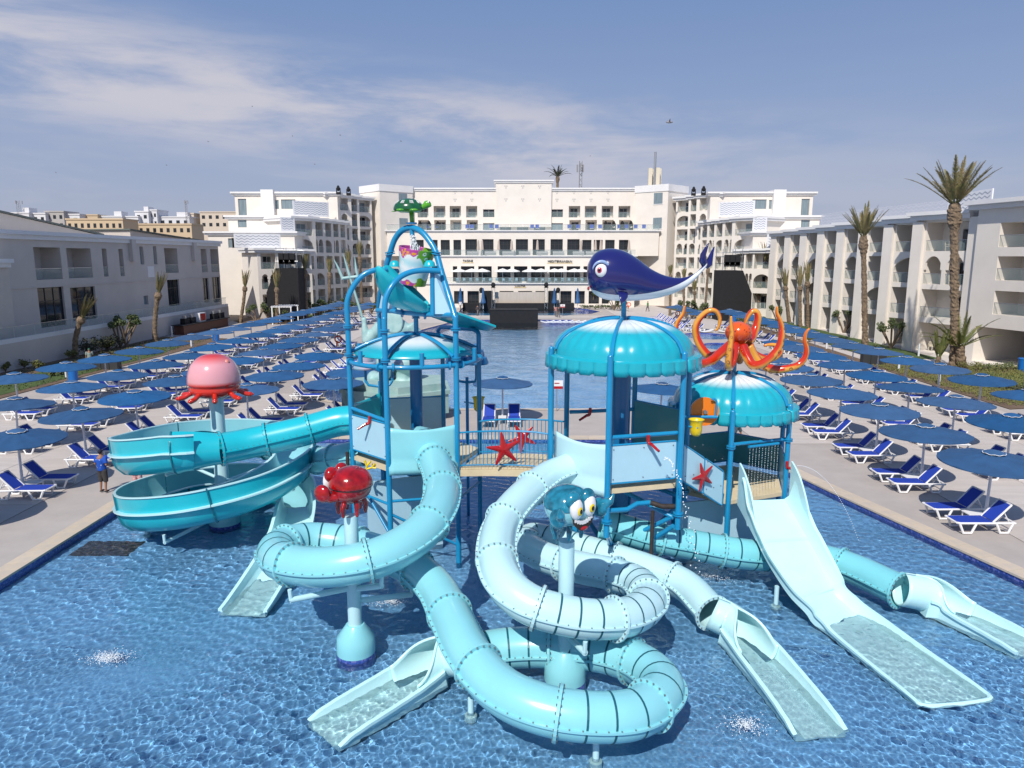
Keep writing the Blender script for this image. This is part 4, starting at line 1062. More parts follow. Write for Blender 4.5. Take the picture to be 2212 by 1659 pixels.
def exit_flume(root, pts, w, hs, m=None, water=True, wl=0.10, taper=True):
    n = len(pts)
    def pf(i):
        f = i / (n - 1) * (len(hs) - 1); a = int(min(f, len(hs) - 2)); g = f - a; g = g * g * (3 - 2 * g)
        k = min(1, i * .1 / 1.3); k = k * k * (3 - 2 * k); return fprof((w * (.86 + .14 * k)) if taper else w, hs[a] + (hs[a + 1] - hs[a]) * g)
    o = MB().sweep(pts, pf, True, cap=True).build('exit_flume', m or M_exit, root, smooth=True); o.cycles.is_caustics_receiver = True; return o
def S(*l): return [gp(u, v, z) for u, v, z in l]
def dense(P, step=.07): return resample(catmull(P, .05), step)

# ---- slide from the big dome: pale aqua, one and a half turns, exits front right
pB = dense(S((1238, 1008, 3.36), (1180, 1032, 3.2), (1125, 1078, 3.0), (1085, 1130, 2.75), (1072, 1195, 2.5), (1090, 1258, 2.25), (1140, 1303, 2.0), (1215, 1328, 1.8), (1290, 1338, 1.65), (1360, 1330, 1.5), (1400, 1300, 1.4), (1380, 1262, 1.3), (1320, 1240, 1.2), (1250, 1225, 1.1), (1180, 1205, 1.0), (1140, 1180, .95), (1150, 1160, .9), (1200, 1170, .85), (1290, 1195, .78), (1400, 1230, .66), (1480, 1265, .52), (1540, 1325, .36)))
sB = thing('tube_slide', 'pale aqua tube slide coiling under the big dome to the front right', 'water slide', (1.7, 18, 0))
tube_slide(sB, pB, .43, M_aquaw, 1.75, striped=(4, 5, 6, 9, 10))
eB = dense([pB[-1] + V3((0, 0, -.36))] + S((1590, 1385, -.2), (1680, 1488, -.33), (1772, 1602, -.37)), .1)
exit_flume(sB, eB[5:], .50, [.42, .42, .42, .40, .38, .36, .34, .30, .20]); hood(sB, eB, .43, M_exit)
# ---- slide from the bucket tower: aqua, coils twice, exits front left
pA = dense(S((905, 950, 3.5), (940, 1000, 3.3), (955, 1045, 3.15), (948, 1095, 3.0), (915, 1145, 2.8), (850, 1190, 2.6), (770, 1217, 2.45), (680, 1225, 2.3), (610, 1212, 2.15), (600, 1185, 2.05), (660, 1167, 1.95), (740, 1172, 1.85), (820, 1195, 1.75), (890, 1225, 1.6), (945, 1275, 1.45), (980, 1345, 1.3), (1015, 1415, 1.15), (1075, 1485, 1.0), (1160, 1528, .9), (1270, 1548, .8), (1375, 1540, .72), (1430, 1490, .65), (1390, 1440, .58), (1300, 1408, .52), (1180, 1398, .46), (1080, 1402, .41), (1005, 1420, .36)))
sA = thing('tube_slide', 'aqua tube slide winding from the bucket tower down to the front left', 'water slide', (-2, 17, 0))
tube_slide(sA, pA, .46, M_aqua, 1.95, striped=(5, 6, 11, 12, 13, 14))
eA = dense([pA[-1] + V3((0, 0, -.38))] + S((955, 1456, -.2), (860, 1511, -.33), (775, 1560, -.35), (700, 1602, -.37)), .1)
exit_flume(sA, eA[5:], .53, [.45, .44, .43, .41, .39, .37, .35, .31, .20]); hood(sA, eA, .46, M_exit)
# ---- low aqua tube running to the right edge
pT = dense(S((1300, 1130, 1.5), (1370, 1150, 1.25), (1420, 1163, 1.1), (1500, 1178, .9), (1600, 1196, .68), (1700, 1204, .48), (1780, 1210, .42), (1850, 1232, .40), (1945, 1276, .36)))
sT = thing('tube_slide', 'low aqua striped tube slide running behind the wide slide to the right edge', 'water slide', (8, 19, 0))
tube_slide(sT, pT, .45, M_aquam, 1.9, striped=(0, 1, 2))
eT = dense([pT[-1] + V3((0, 0, -.36))] + S((2025, 1322, -.2), (2120, 1368, -.33), (2225, 1420, -.36)), .1)
exit_flume(sT, eT[5:], .51, [.44, .43, .41, .39, .37, .34, .28]); hood(sT, eT, .45, M_exit)
# ---- wide open slide from the small dome
pW = dense(S((1650, 1080, 1.93), (1672, 1118, 1.62), (1700, 1170, 1.2), (1730, 1225, .78), (1762, 1278, .33), (1798, 1322, -.05), (1850, 1366, -.28), (1930, 1430, -.36), (2035, 1510, -.38), (2058, 1528, -.38)), .1)
sW = thing('wide_slide', 'wide open pale slide dropping from the small dome into the water', 'water slide', (8, 18, 0))
exit_flume(sW, pW, .82, [.95, .42, .30, .26, .26, .26, .24, .24, .24, .24, .22], taper=False)
for k in (0.2, 0.42):
    i = int(len(pW) * k); MB().sweep([pW[i] + V3((0, 0, .004)), pW[i + 1] + V3((0, 0, .004))], [(-.66, 0.003), (.66, 0.003)]).build('joint_line', M_rim, sW)
for s in (-1, 1):     # high curved cheeks at the entry
    fr = frames(pW, upright=True); o = MB()
    prof = []
    for i in range(0, 16):
        h = .95 * (1 - (i / 15) ** 2.2) + .26; t, a, b = fr[i]; prof.append((pW[i] + a * s * .86, h))
    vs = []; fs = []
    for p, h in prof: vs += [p + V3((0, 0, -.1)), p + V3((0, 0, h)), p + V3((s * .05, 0, h)), p + V3((s * .05, 0, -.1))]
    for i in range(len(prof) - 1):
        for k in range(4): l = (k + 1) % 4; fs.append((i * 4 + k, i * 4 + l, (i + 1) * 4 + l, (i + 1) * 4 + k))
    fs += [(0, 1, 2, 3), tuple(len(vs) - 4 + k for k in (3, 2, 1, 0))]
    o.add(vs, fs).build('cheek', M_aquaw, sW, smooth=True)
e_ = pW[-1]; t = (pW[-1] - pW[-3]).normalized(); a = t.cross(V3((0, 0, 1))).normalized()
MB().tube(catmull([e_ - a * .86 + V3((0, 0, .17)), e_ - a * .74 + t * .13 + V3((0, 0, .17)), e_ + t * .17 + V3((0, 0, .17)), e_ + a * .74 + t * .13 + V3((0, 0, .17)), e_ + a * .86 + V3((0, 0, .17))], .1), .07, 8).build('end_rim', M_exit, sW, smooth=True)

# ---- open spiral flume round the jellyfish post
sF = thing('spiral_flume', 'teal open spiral flume round the jellyfish post on the left', 'water slide', (-10.4, 24.8, 0))
C_ = V3((-10.4, 24.75, 0)); RF_ = 2.62
az = [(-84, 3.28), (-92, 3.25), (-135, 2.9), (-180, 2.5), (-225, 2.4), (-270, 2.3), (-315, 2.2), (-360, 2.05), (-405, 1.75), (-450, 1.4), (-495, 1.0), (-540, .68), (-585, .56), (-630, .48), (-675, .42), (-712, .36)]
pF = dense([C_ + V3((RF_ * math.cos(R(a)), RF_ * math.sin(R(a)), z)) for a, z in az], .1)
exF = dense([pF[-1], pF[-1] + V3((.22, -.8, -.06)), V3((-7.25, 22.6, .18)), V3((-7.2, 21.0, -.06)), V3((-7.25, 19.2, -.30)), V3((-7.3, 18.2, -.36))], .1)
outer = [(-.70, .66), (-.66, .12), (-.64, -.05), (-.56, -.32), (-.34, -.55), (0, -.63), (.34, -.55), (.56, -.32), (.64, -.05), (.68, .30)]
inner = [(x * .955, y + .02) for x, y in outer]
nseg = 9; cut = [len(pF) * k // nseg for k in range(nseg + 1)]; cut[-1] = len(pF) - 1
for k in range(nseg):
    sub = pF[cut[k]:cut[k + 1] + 1]
    ow = MB().sweep(sub, outer); 
    seg = ow.build('outer_shell', M_teal, sF, smooth='all')
    li = MB().sweep(sub, inner); li.f = [f[::-1] for f in li.f]; li.build('liner', M_liner, seg, smooth='all')
    MB().sweep(sub, [(-.80, .10), (-.65, .10), (-.65, .15), (-.80, .15)], True, cap=True).build('rub_rail', M_rim, seg)
    MB().sweep(sub, [(-.74, .65), (-.66, .65), (-.66, .69), (-.74, .69)], True, cap=True).build('rim', M_rim, seg)
    MB().sweep(sub, [(.65, .29), (.75, .29), (.75, .33), (.65, .33)], True, cap=True).build('rim', M_rim, seg)
    if k:
        fr = frames(pF, upright=True)[cut[k]]; c = pF[cut[k]]
        MB().sweep([c - fr[0] * .02, c + fr[0] * .02], [(x * 1.10, y * 1.08) for x, y in outer] + [(x * .985, y) for x, y in outer[::-1]], True, cap=True).build('joint_rib', M_tealk, sF)
exit_flume(sF, exF, .58, [.62, .6, .55, .44, .38, .36, .34, .28])
# feed tube and its flared mouth
pE_ = dense([V3((-5.3, 23.6, 3.95)), V3((-5.9, 23.6, 3.88)), V3((-7.0, 23.3, 3.62)), V3((-8.5, 22.85, 3.36)), V3((-9.3, 22.35, 3.30))], .07)
tube_slide(sF, pE_, .50, M_teal, 1.55)
q0, q1 = V3((-9.25, 22.38, 3.30)), V3((-10.58, 22.10, 3.26)); fr = frames([q0, q1], upright=True)
fm = MB(); rows_ = []
for k in range(9):
    f = k / 8; c = q0.lerp(q1, f) + V3((0, 0, .10 * f)); r = .50 + .30 * f ** 1.3; top = R(200 + 0 * f); e0 = R(-10); sweep_a = 2 * math.pi if k == 0 else 2 * math.pi * (1 - .30 * f)
    rows_.append([c + fr[0][1] * (r * math.cos(w)) + fr[0][2] * (r * math.sin(w)) for w in [R(-90) - sweep_a / 2 + sweep_a * j / 28 - .35 * f for j in range(29)]])
vs = [p for r_ in rows_ for p in r_]; fs = [(i * 29 + j, i * 29 + j + 1, (i + 1) * 29 + j + 1, (i + 1) * 29 + j) for i in range(8) for j in range(28)]
fm.add(vs, fs).build('flared_mouth', M_teal, sF, smooth='all'); MB().tube(rows_[-1], .03, 6).build('mouth_rim', M_tealk, sF)
# second feed tube entering at the right side
pE2 = dense([V3((-5.2, 24.4, 2.6)), V3((-5.9, 24.5, 2.45)), V3((-6.5, 24.8, 2.25)), V3((-7.1, 25.4, 2.05))], .07)
s2 = thing('tube_slide', 'short aqua tube between the bucket tower and the spiral flume', 'water slide', (-6, 24.7, 0))
tube_slide(s2, pE2, .46, M_aqua, 1.1)
# ---- posts with cone feet
def slide_post(x, y, ztop, r, lab, foot=True):
    t = thing('slide_post', lab, 'post', (x, y, -.5))
    MB().tube([(x, y, -.5), (x, y, ztop)], r, 20).build('column', M_aquaw, t, smooth=True)
    if foot:
        MB().lathe([(r + .30, -.5), (r + .30, .02), (r + .28, .30), (r + .05, .62), (r, .62)], 24, (x, y, 0)).build('foot', M_aqua, t, smooth=True)
        MB().lathe([(r + .305, -.52), (r + .305, -.09)], 24, (x, y, 0)).build('tile_collar', M_band, t)
    return t
spA = slide_post(-3.78, 16.15, 3.35, .165, 'pale post with cone foot under the red crab')
spB = slide_post(1.2, 15.0, 3.2, .175, 'pale post with cone foot under the blue crab')
spJ = slide_post(-10.35, 24.8, 4.5, .24, 'pale post inside the spiral flume under the jellyfish')
def arm(root, a, b, r=.07):
    MB().tube([a, b], r, 10).build('bracket_arm', M_aquaw, root, smooth=True)
    d = (V3(b) - V3(a)).normalized(); MB().tube([V3(b) - d * .02, V3(b) + V3((0, 0, .26))], .05, 8).build('saddle', M_aquaw, root, smooth=True)
arm(spA, (-3.78, 16.15, 1.55), (-5.05, 15.35, 1.62)); arm(spA, (-3.78, 16.15, 1.2), (-2.5, 16.9, 1.0)); arm(spA, (-3.78, 16.15, 1.5), (-3.0, 15.6, 1.85))
arm(spB, (1.2, 15, 1.0), (1.55, 14.1, 1.05)); arm(spB, (1.2, 15, 1.55), (-.1, 15.7, 1.9)); arm(spB, (1.2, 15, .5), (2.4, 15.6, .55))
for a in (-110, -150, -20, 60, 140): z = {-110: 2.25, -150: 2.0, -20: 1.5, 60: 1.4, 140: 1.5}[a]; arm(spJ, (-10.35, 24.8, z), C_ + V3((2.35 * math.cos(R(a)), 2.35 * math.sin(R(a)), z + .12)), .06)
for a in (-105, -170): arm(spJ, (-10.35, 24.8, .25), C_ + V3((2.9 * math.cos(R(a)), 2.9 * math.sin(R(a)), .3)), .06)
for (u, v, z1_, lab) in ((1287, 1636, .4, 'lowest coil of the front slide'), (1017, 1538, .15, 'front left exit flume'), (1676, 1304, .35, 'wide slide'), (318, 1152, .2, 'left side of the spiral flume')):
    p = gp(u, v, -.17); t = thing('slide_prop', 'short pale prop standing in the water below the ' + lab, 'post', (p.x, p.y, -.5))
    MB().tube([(p.x, p.y, -.5), (p.x, p.y, z1_)], .065, 12).build('column', M_aquaw, t, smooth=True); MB().lathe([(.13, -.5), (.13, -.30), (.07, -.28)], 14, (p.x, p.y, 0)).build('foot_plate', M_rim, t)

# ---- generic tower pieces
def post(root, x, y, z0_, z1_, r=.075, m=None, collars=()):
    o = MB().tube([(x, y, z0_), (x, y, z1_ - .03)], r, 14).lathe([(r, 0), (r * .9, .03), (r * .55, .06), (0, .07)], 14, (x, y, z1_ - .04)).build('post', m or M_blue, root, smooth=True)
    for z in collars: MB().lathe([(r, -.045), (r * 1.75, -.045), (r * 1.75, -.012), (r * 1.3, -.012), (r * 1.3, .012), (r * 1.75, .012), (r * 1.75, .045), (r, .045)], 14, (x, y, z)).build('collar', M_blue, o, smooth=True)
    return o
def pipe(root, pts, r=.05, m=None, name='pipe', n=10, smooth_step=None):
    pts = [V3(p) for p in pts]
    if smooth_step: pts = catmull(pts, smooth_step)
    return MB().tube(pts, r, n).build(name, m or M_blue, root, smooth=True)
def panel(root, a, b, z0_, z1_, m=None, frame=True, name='panel', notch=False, top=None):
    """flat panel between plan points a,b with a tube frame"""
    a = V3((a[0], a[1], 0)); b = V3((b[0], b[1], 0)); d = (b - a).normalized(); n_ = V3((d.y, -d.x, 0)); w = (b - a).length; z1b = top if top is not None else z1_
    za, zb = (z0_ if not isinstance(z0_, tuple) else z0_[0]), (z0_ if not isinstance(z0_, tuple) else z0_[1])
    P = lambda s, z, k: a + d * s + n_ * k + V3((0, 0, z))
    v = [P(.03, za + .03, 0), P(w - .03, zb + .03, 0), P(w - .03, z1b - .03, 0), P(.03, z1_ - .03, 0)]; v2 = [q + n_ * .03 for q in v]
    o = MB().add(v2 + v, [(0, 1, 2, 3), (7, 6, 5, 4), (0, 4, 5, 1), (1, 5, 6, 2), (2, 6, 7, 3), (3, 7, 4, 0)]).build(name, m or M_panel, root)
    if frame:
        c = [P(0, za, .015), P(w, zb, .015), P(w, z1b, .015), P(0, z1_, .015)]; rr = .07; lp = []
        for i in range(4):
            p, q, r_ = c[i - 1], c[i], c[(i + 1) % 4]; lp += [q + (p - q).normalized() * rr, q + ((p - q).normalized() + (r_ - q).normalized()) * rr * .3, q + (r_ - q).normalized() * rr]
        MB().tube(lp, .028, 8, closed=True).build('panel_frame', M_blue, o, smooth=True)
        bo = MB()
        for s in (.12, w / 2, w - .12):
            for z in (za + .12, z1_ - .12): bo.tube([P(s, z, .03), P(s, z, .045)], .018, 8)
        tag(bo.build('bolts', M_bolt, o), kind='stuff')
    return o
def railing(root, pts, h, gap=.13):
    """balustrade along a 3-d polyline of floor points: rails and single bars"""
    pts = resample(pts, gap); up = V3((0, 0, h))
    rl = MB().tube([p + up for p in pts], .028, 8).build('top_rail', M_blue, root, smooth=True); MB().tube([p + V3((0, 0, .08)) for p in pts], .022, 8).build('bottom_rail', M_blue, root, smooth=True)
    for p in pts: MB().tube([p + V3((0, 0, .08)), p + up], .012, 6).build('bar', M_blue, root)
def valve(root, p, rz, m=M_red, k=1.0):
    """swivelling water cannon"""
    c, s = math.cos(rz), math.sin(rz); f = lambda x, y, z: V3(p) + V3((x * c - y * s, x * s + y * c, z)) * k
    t = MB().tube(catmull([f(0, 0, .18), f(0, 0, .05), f(.03, 0, -.04), f(.12, 0, -.06)], .04), .05, 10).tube([f(.12, 0, -.06), f(.38, 0, -.2)], [.045, .038], 10).build('water_cannon', m, root, smooth=True)
    return t
def scallop_dome(root, c, Rr, zs, zt, drop, m, npan=6, a_off=0.0, fl=5, flutes=.05):
    for k in range(npan):
        a0 = a_off + 2 * math.pi * k / npan + .018; a1 = a_off + 2 * math.pi * (k + 1) / npan - .018; n = fl * 6; vs = []; fs = []
        rows_ = [(.06, 1.0)] + [(math.sin(R(q)), math.cos(R(q))) for q in (12, 22, 33, 44, 55, 66, 77, 86)]
        prof = [(Rr * s_ * .95, zs + .03 + (zt - zs - .03) * (co ** .93)) for s_, co in rows_] + [(Rr * .955, zs + .02), (Rr * 1.0, zs + .005), (Rr * 1.025, zs - .02), (Rr * 1.03, zs - drop * .6), (Rr * 1.035, zs - drop)]
        for i, (r, z) in enumerate(prof):
            for j in range(n + 1):
                a = a0 + (a1 - a0) * j / n; s_ = abs(math.sin(math.pi * fl * j / n)) ** .7; g = min(1, r / Rr)
                dz = flutes * s_ * g if i < 9 else 0; dr = (flutes * 1.1 * min(1, s_ * 2.2)) if i >= 10 else 0
                zz_ = z + dz - (drop * .14 * (min(1, s_ * 2) - .5) if i == len(prof) - 1 else 0)
                vs.append((c[0] + (r + dr) * math.cos(a), c[1] + (r + dr) * math.sin(a), zz_))
        for i in range(len(prof) - 1):
            for j in range(n): fs.append((i * (n + 1) + j, (i + 1) * (n + 1) + j, (i + 1) * (n + 1) + j + 1, i * (n + 1) + j + 1))
        o = MB().add(vs, fs).build('dome_panel', m, root, smooth=True)
        md = o.modifiers.new('t', 'SOLIDIFY'); md.thickness = .03; md.offset = -1
    for k in range(npan):
        a = a_off + 2 * math.pi * k / npan; pts = [V3((c[0] + r * math.cos(a), c[1] + r * math.sin(a), z + .04)) for r, z in [(Rr * .955 * math.sin(R(q)), zs + (zt - zs) * math.cos(R(q)) ** .93) for q in range(4, 86, 8)]]
        MB().tube(pts, .055, 8).build('dome_rib', M_blue, root, smooth=True)
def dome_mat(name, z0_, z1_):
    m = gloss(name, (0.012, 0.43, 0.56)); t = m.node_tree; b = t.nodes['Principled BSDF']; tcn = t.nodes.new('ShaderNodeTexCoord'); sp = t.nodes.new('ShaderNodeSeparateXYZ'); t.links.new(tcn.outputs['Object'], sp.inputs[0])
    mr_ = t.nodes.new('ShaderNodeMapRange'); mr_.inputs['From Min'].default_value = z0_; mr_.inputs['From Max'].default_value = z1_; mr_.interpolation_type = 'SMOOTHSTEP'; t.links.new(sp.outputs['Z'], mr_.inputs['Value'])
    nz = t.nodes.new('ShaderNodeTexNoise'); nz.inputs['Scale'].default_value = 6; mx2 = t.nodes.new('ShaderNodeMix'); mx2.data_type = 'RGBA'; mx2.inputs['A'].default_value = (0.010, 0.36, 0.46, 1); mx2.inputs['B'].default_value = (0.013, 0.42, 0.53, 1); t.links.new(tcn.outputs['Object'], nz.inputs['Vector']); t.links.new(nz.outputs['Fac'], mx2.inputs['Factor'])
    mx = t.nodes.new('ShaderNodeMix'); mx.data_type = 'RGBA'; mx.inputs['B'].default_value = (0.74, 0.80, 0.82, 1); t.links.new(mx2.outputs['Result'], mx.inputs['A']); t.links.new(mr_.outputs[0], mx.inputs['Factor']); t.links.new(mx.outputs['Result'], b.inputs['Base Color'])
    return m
def polyfloor(root, pts, z, th=.12, m=None): return MB().prism([(p[0], p[1]) for p in pts], z - th, z).build('floor', m or M_floor, root)

# ---- bucket tower (left)
TA = thing('bucket_tower', 'blue pipe play tower with tipping bucket and shallow dome, left of centre', 'play tower', (-3.1, 23, -.5))
HA = [(-5.1, 22.4), (-3.72, 21.03), (-1.68, 21.5), (-1.08, 23.35), (-2.42, 24.95), (-4.5, 24.5)]
for i, (x, y) in enumerate(HA): post(TA, x, y, -.55, 7.6 if i in (0, 1, 2, 5) else 6.12, .085 if i in (0, 1, 2) else .075, collars=((6.32, 7.2) if i in (0, 1, 2) else (6.2,)))
MB().tube([(-3.1, 23, -.5), (-3.1, 23, 6.9)], .2, 20).build('centre_column', M_blued, TA, smooth=True)
rg = [V3((*p, 6.12)) for p in HA]
for i in range(6):
    a, b = rg[i], rg[(i + 1) % 6]; mid = (a + b) / 2; o_ = (mid - V3((-3.1, 23, 6.12))).normalized() * .22
    pipe(TA, [a, a.lerp(b, .25) + o_ * .8, mid + o_, a.lerp(b, .75) + o_ * .8, b], .07, name='ring_pipe', smooth_step=.15)
    for f in (.10, .90):
        c = a.lerp(b, f) + o_ * .35; d = (b - a).normalized(); MB().tube([c - d * .03, c + d * .03], .125, 16).build('ring_flange', M_blue, TA, smooth=True)
    pipe(TA, [mid + o_, mid + o_ + V3((0, 0, .42))], .07, name='stub_post')
# shallow dome
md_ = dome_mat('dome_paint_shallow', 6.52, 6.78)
for k in range(6):
    vs = []; fs = []; n = 10; a0 = R(60 * k + 12); a1 = R(60 * k + 70)
    for i in range(9):
        f = i / 8
        for j in range(n + 1):
            a = a0 + (a1 - a0) * j / n; r = 1.92 * f + .02; vs.append((-3.1 + r * math.cos(a), 23 + r * math.sin(a), 6.88 - .52 * f ** 2))
    for i in range(8):
        for j in range(n): fs.append((i * (n + 1) + j, (i + 1) * (n + 1) + j, (i + 1) * (n + 1) + j + 1, i * (n + 1) + j + 1))
    o = MB().add(vs, fs).build('dome_panel', md_, TA, smooth='all'); q = o.modifiers.new('t', 'SOLIDIFY'); q.thickness = .03; q.offset = -1
    a = R(60 * k + 11); pipe(TA, [(-3.1 + 2.05 * f * math.cos(a), 23 + 2.05 * f * math.sin(a), 6.93 - .55 * f ** 2) for f in (0, .25, .5, .75, 1)], .06, name='dome_rib', smooth_step=.15)
post(TA, -3.05, 22.95, 6.8, 7.75, .075, collars=(7.45,))
# arches above
pp = lambda l: [at(*t1(x, y), Y) for x, y, Y in l]
a1 = pipe(TA, [V3((-5.1, 22.4, 7.5))] + pp([(288, 1220, 22.4), (305, 1120, 22.42), (370, 990, 22.48), (470, 885, 22.55), (590, 838, 22.65), (715, 828, 22.8)]), .085, name='arch_pipe', smooth_step=.12)
a2 = pipe(TA, [V3((-3.72, 21.03, 7.4))] + pp([(695, 1200, 21.1), (715, 1110, 21.15), (775, 1000, 21.25), (870, 905, 21.45), (985, 855, 21.6), (1130, 838, 21.7), (1290, 847, 21.8)]), .085, name='arch_pipe', smooth_step=.12)
a3 = pipe(TA, [V3((-4.5, 24.5, 7.6))] + pp([(645, 1090, 24.2), (690, 900, 23.8), (720, 760, 23.5), (755, 640, 23.4), (800, 510, 23.3), (875, 415, 23.15), (975, 382, 22.95), (1085, 425, 22.7), (1180, 535, 22.5), (1245, 655, 22.35), (1300, 850, 22.15), (1370, 1080, 21.9), (1432, 1290, 21.6)]) + [V3((-1.68, 21.5, 7.5))], .095, name='arch_pipe', smooth_step=.12)
for (x, y, Y) in ((750, 655, 23.4), (1247, 655, 22.35)):
    c = at(*t1(x, y), Y); MB().lathe([(.09, -.05), (.16, -.05), (.16, -.015), (.11, -.015), (.11, .015), (.16, .015), (.16, .05), (.09, .05)], 16, c, M=Matrix.Rotation(R(12 if x > 1000 else -12), 3, 'Y')).build('arch_flange', M_blue, TA, smooth=True)
pipe(TA, pp([(612, 1268, 24.3), (780, 1275, 23.6), (870, 1290, 23), (1120, 1310, 22.4), (1438, 1318, 21.6)]), .08, name='cross_pipe')
pipe(TA, pp([(1205, 850, 21.9), (1208, 1310, 21.8)]), .075, name='upright_pipe'); pipe(TA, pp([(790, 880, 23.3), (800, 1265, 23.6)]), .075, name='upright_pipe')
pipe(TA, pp([(720, 845, 23.5), (830, 850, 23.2)]), .085, name='axle_pipe'); pipe(TA, pp([(1130, 840, 21.75), (1290, 848, 22.15)]), .085, name='axle_pipe')
for (x, y, Y) in ((880, 1290, 22.95), (1125, 1312, 22.4)):
    c = at(*t1(x, y), Y); MB().tube([c - V3((.03, 0, 0)), c + V3((.03, 0, 0))], .15, 18).build('cross_flange', M_blued, TA, smooth=True)
v = pp([(1228, 880, 21.85), (1288, 880, 22.1), (1408, 1308, 21.75), (1228, 1308, 21.8)]); w_ = [p + V3((0, .03, 0)) for p in v]
MB().add(v + w_, [(0, 3, 2, 1), (4, 5, 6, 7), (0, 4, 7, 3), (1, 2, 6, 5), (0, 1, 5, 4), (2, 3, 7, 6)]).build('gable_panel', M_panel, TA)
v = pp([(700, 870, 23.6), (775, 870, 23.4), (785, 1255, 23.6), (632, 1250, 24.2)]); w_ = [p + V3((0, .03, 0)) for p in v]
MB().add(v + w_, [(0, 3, 2, 1), (4, 5, 6, 7), (0, 4, 7, 3), (1, 2, 6, 5), (0, 1, 5, 4), (2, 3, 7, 6)]).build('gable_panel', M_panel, TA)
for (x, y, Y) in ((800, 790, 23.2), (1175, 790, 22.1)):
    c = at(*t1(x, y), Y); MB().lathe([(.0, .17), (.09, .155), (.15, .10), (.175, .0), (.21, .0), (.21, -.03)], 18, c).build('axle_housing', M_teal, TA, smooth=True)
# splash chute: scoop on the left, tilted plate on the right
kl = catmull([at(*t1(x, y), Y) for x, y, Y in ((618, 955, 22.0), (655, 1060, 22.1), (720, 1150, 22.15), (810, 1218, 22.2), (980, 1258, 22.3), (1180, 1290, 22.4))], .06); n = len(kl); vs = []; fs = []
for i, p in enumerate(kl):
    f = i / (n - 1); hgt = .12 + .86 * math.sin(math.pi * min(1, f ** .75 * 1.02)) ** .8 * (1 - .35 * f) + .10 * f; w = .14 + .62 * math.sin(math.pi * min(1, (f + .05) ** .7)) ** .6 + .12 * f
    for k in range(15): q = -1 + 2 * k / 14; vs.append(p + V3((.10 * abs(q) * hgt, -q * w, hgt * abs(q) ** 2.0)))
for i in range(n - 1):
    for k in range(14): fs.append((i * 15 + k, i * 15 + k + 1, (i + 1) * 15 + k + 1, (i + 1) * 15 + k))
o = MB().add(vs, fs).build('splash_scoop', M_teal, TA, smooth='all'); q = o.modifiers.new('t', 'SOLIDIFY'); q.thickness = .05
v = pp([(1160, 1330, 23.3), (1490, 1442, 23.6), (1805, 1494, 23.8), (1885, 1450, 22.6), (1460, 1305, 21.9), (1200, 1205, 21.9)]); cgx = [p + V3((0, 0, .06)) for p in v]
MB().add(v + cgx, [(5, 4, 3, 2, 1, 0), (6, 7, 8, 9, 10, 11)] + [(i, (i + 1) % 6, 6 + (i + 1) % 6, 6 + i) for i in range(6)]).build('splash_plate', M_teal, TA)
pipe(TA, [V3((-1.08, 23.35, 6.1)), V3((-1.08, 23.35, 6.85)), at(*t1(1690, 1500), 23.4), at(*t1(1640, 1470), 23.6), at(*t1(1300, 1445), 24.6), at(*t1(1265, 1480), 24.8), V3((-2.42, 24.95, 6.2))], .075, name='plate_support')
# platform, panels, shroud
polyfloor(TA, HA, 3.05)
panel(TA, HA[0], HA[1], 3.28, 4.42); pipe(TA, [(*HA[0], 4.62), (*HA[1], 4.5)], .06, name='rail')
valve(TA, (-4.35, 21.55, 4.36), R(200))
def shroud(root, a, b, z0_, z1_, m, bulge=.16):
    a = V3((*a, 0)); b = V3((*b, 0)); d = b - a; n_ = V3((d.y, -d.x, 0)).normalized(); vs = []; fs = []; nx, nz = 14, 8
    for j in range(nz + 1):
        for i in range(nx + 1):
            f, g = i / nx, j / nz; q = math.sin(math.pi * f) * bulge * (1 - .6 * abs(g - .45)); vs.append(a + d * f + n_ * (q + .02 + (.10 if g < .18 else 0)) + V3((0, 0, z0_ + (z1_ - z0_) * g - .10 * math.sin(math.pi * f) * (g > .9))))
    for j in range(nz):
        for i in range(nx): k = j * (nx + 1) + i; fs.append((k, k + 1, k + nx + 2, k + nx + 1))
    o = MB().add(vs, fs).build('shroud', m, root, smooth='all'); q = o.modifiers.new('t', 'SOLIDIFY'); q.thickness = .04; return o
shroud(TA, HA[1], HA[2], 2.85, 4.3, M_aqua)
shroud(TA, HA[5], HA[0], 3.0, 4.75, M_teal)
panel(TA, HA[4], HA[5], 3.2, 4.5, m=M_panel)
c = pA[0]; fr0 = frames(pA, upright=True)[6]; MB().sweep([pA[6] - fr0[0] * .03, pA[6] + fr0[0] * .03], circ(.56, 26), True).build('outlet_ring', M_aqua, TA)
# under-structure
for (a, b) in (((-3.72, 21.03, 1.6), (-1.68, 21.5, .4)), ((-3.72, 21.03, .4), (-1.68, 21.5, 1.6)), ((-5.1, 22.4, 2.6), (-3.72, 21.03, .9)), ((-5.1, 22.4, 1.9), (-3.72, 21.03, 1.9)), ((-1.68, 21.5, 1.9), (-1.08, 23.35, 1.9)), ((-3.72, 21.03, 2.0), (-1.68, 21.5, 2.0)), ((-4.5, 24.5, 2.2), (-2.42, 24.95, 1.0))): pipe(TA, [a, b], .045, name='brace')
pl_ = Plane((-4.3, 21.3), (-1.9, 22.4)); quadbox(MB(), pl_, 0, 2.5, -.5, 2.3, .7, .78).build('wall_panel', M_panel, TA)
cr = MB()
for pts in ([(0, 0), (.08, .22), (.02, .40)], [(.08, .22), (.22, .38)], [(.05, .12), (.25, .18), (.36, .30)], [(.25, .18), (.40, .16)], [(0, 0), (.05, -.25)], [(.02, -.1), (.2, -.2)]):
    cr.tube([V3((-4.55 + x * .9, 21.5, 2.75 + z)) for x, z in pts], .035, 6)
tag(cr.build('coral_cutout', M_yel), 'yellow branching coral shape below the bucket tower platform', 'decoration')
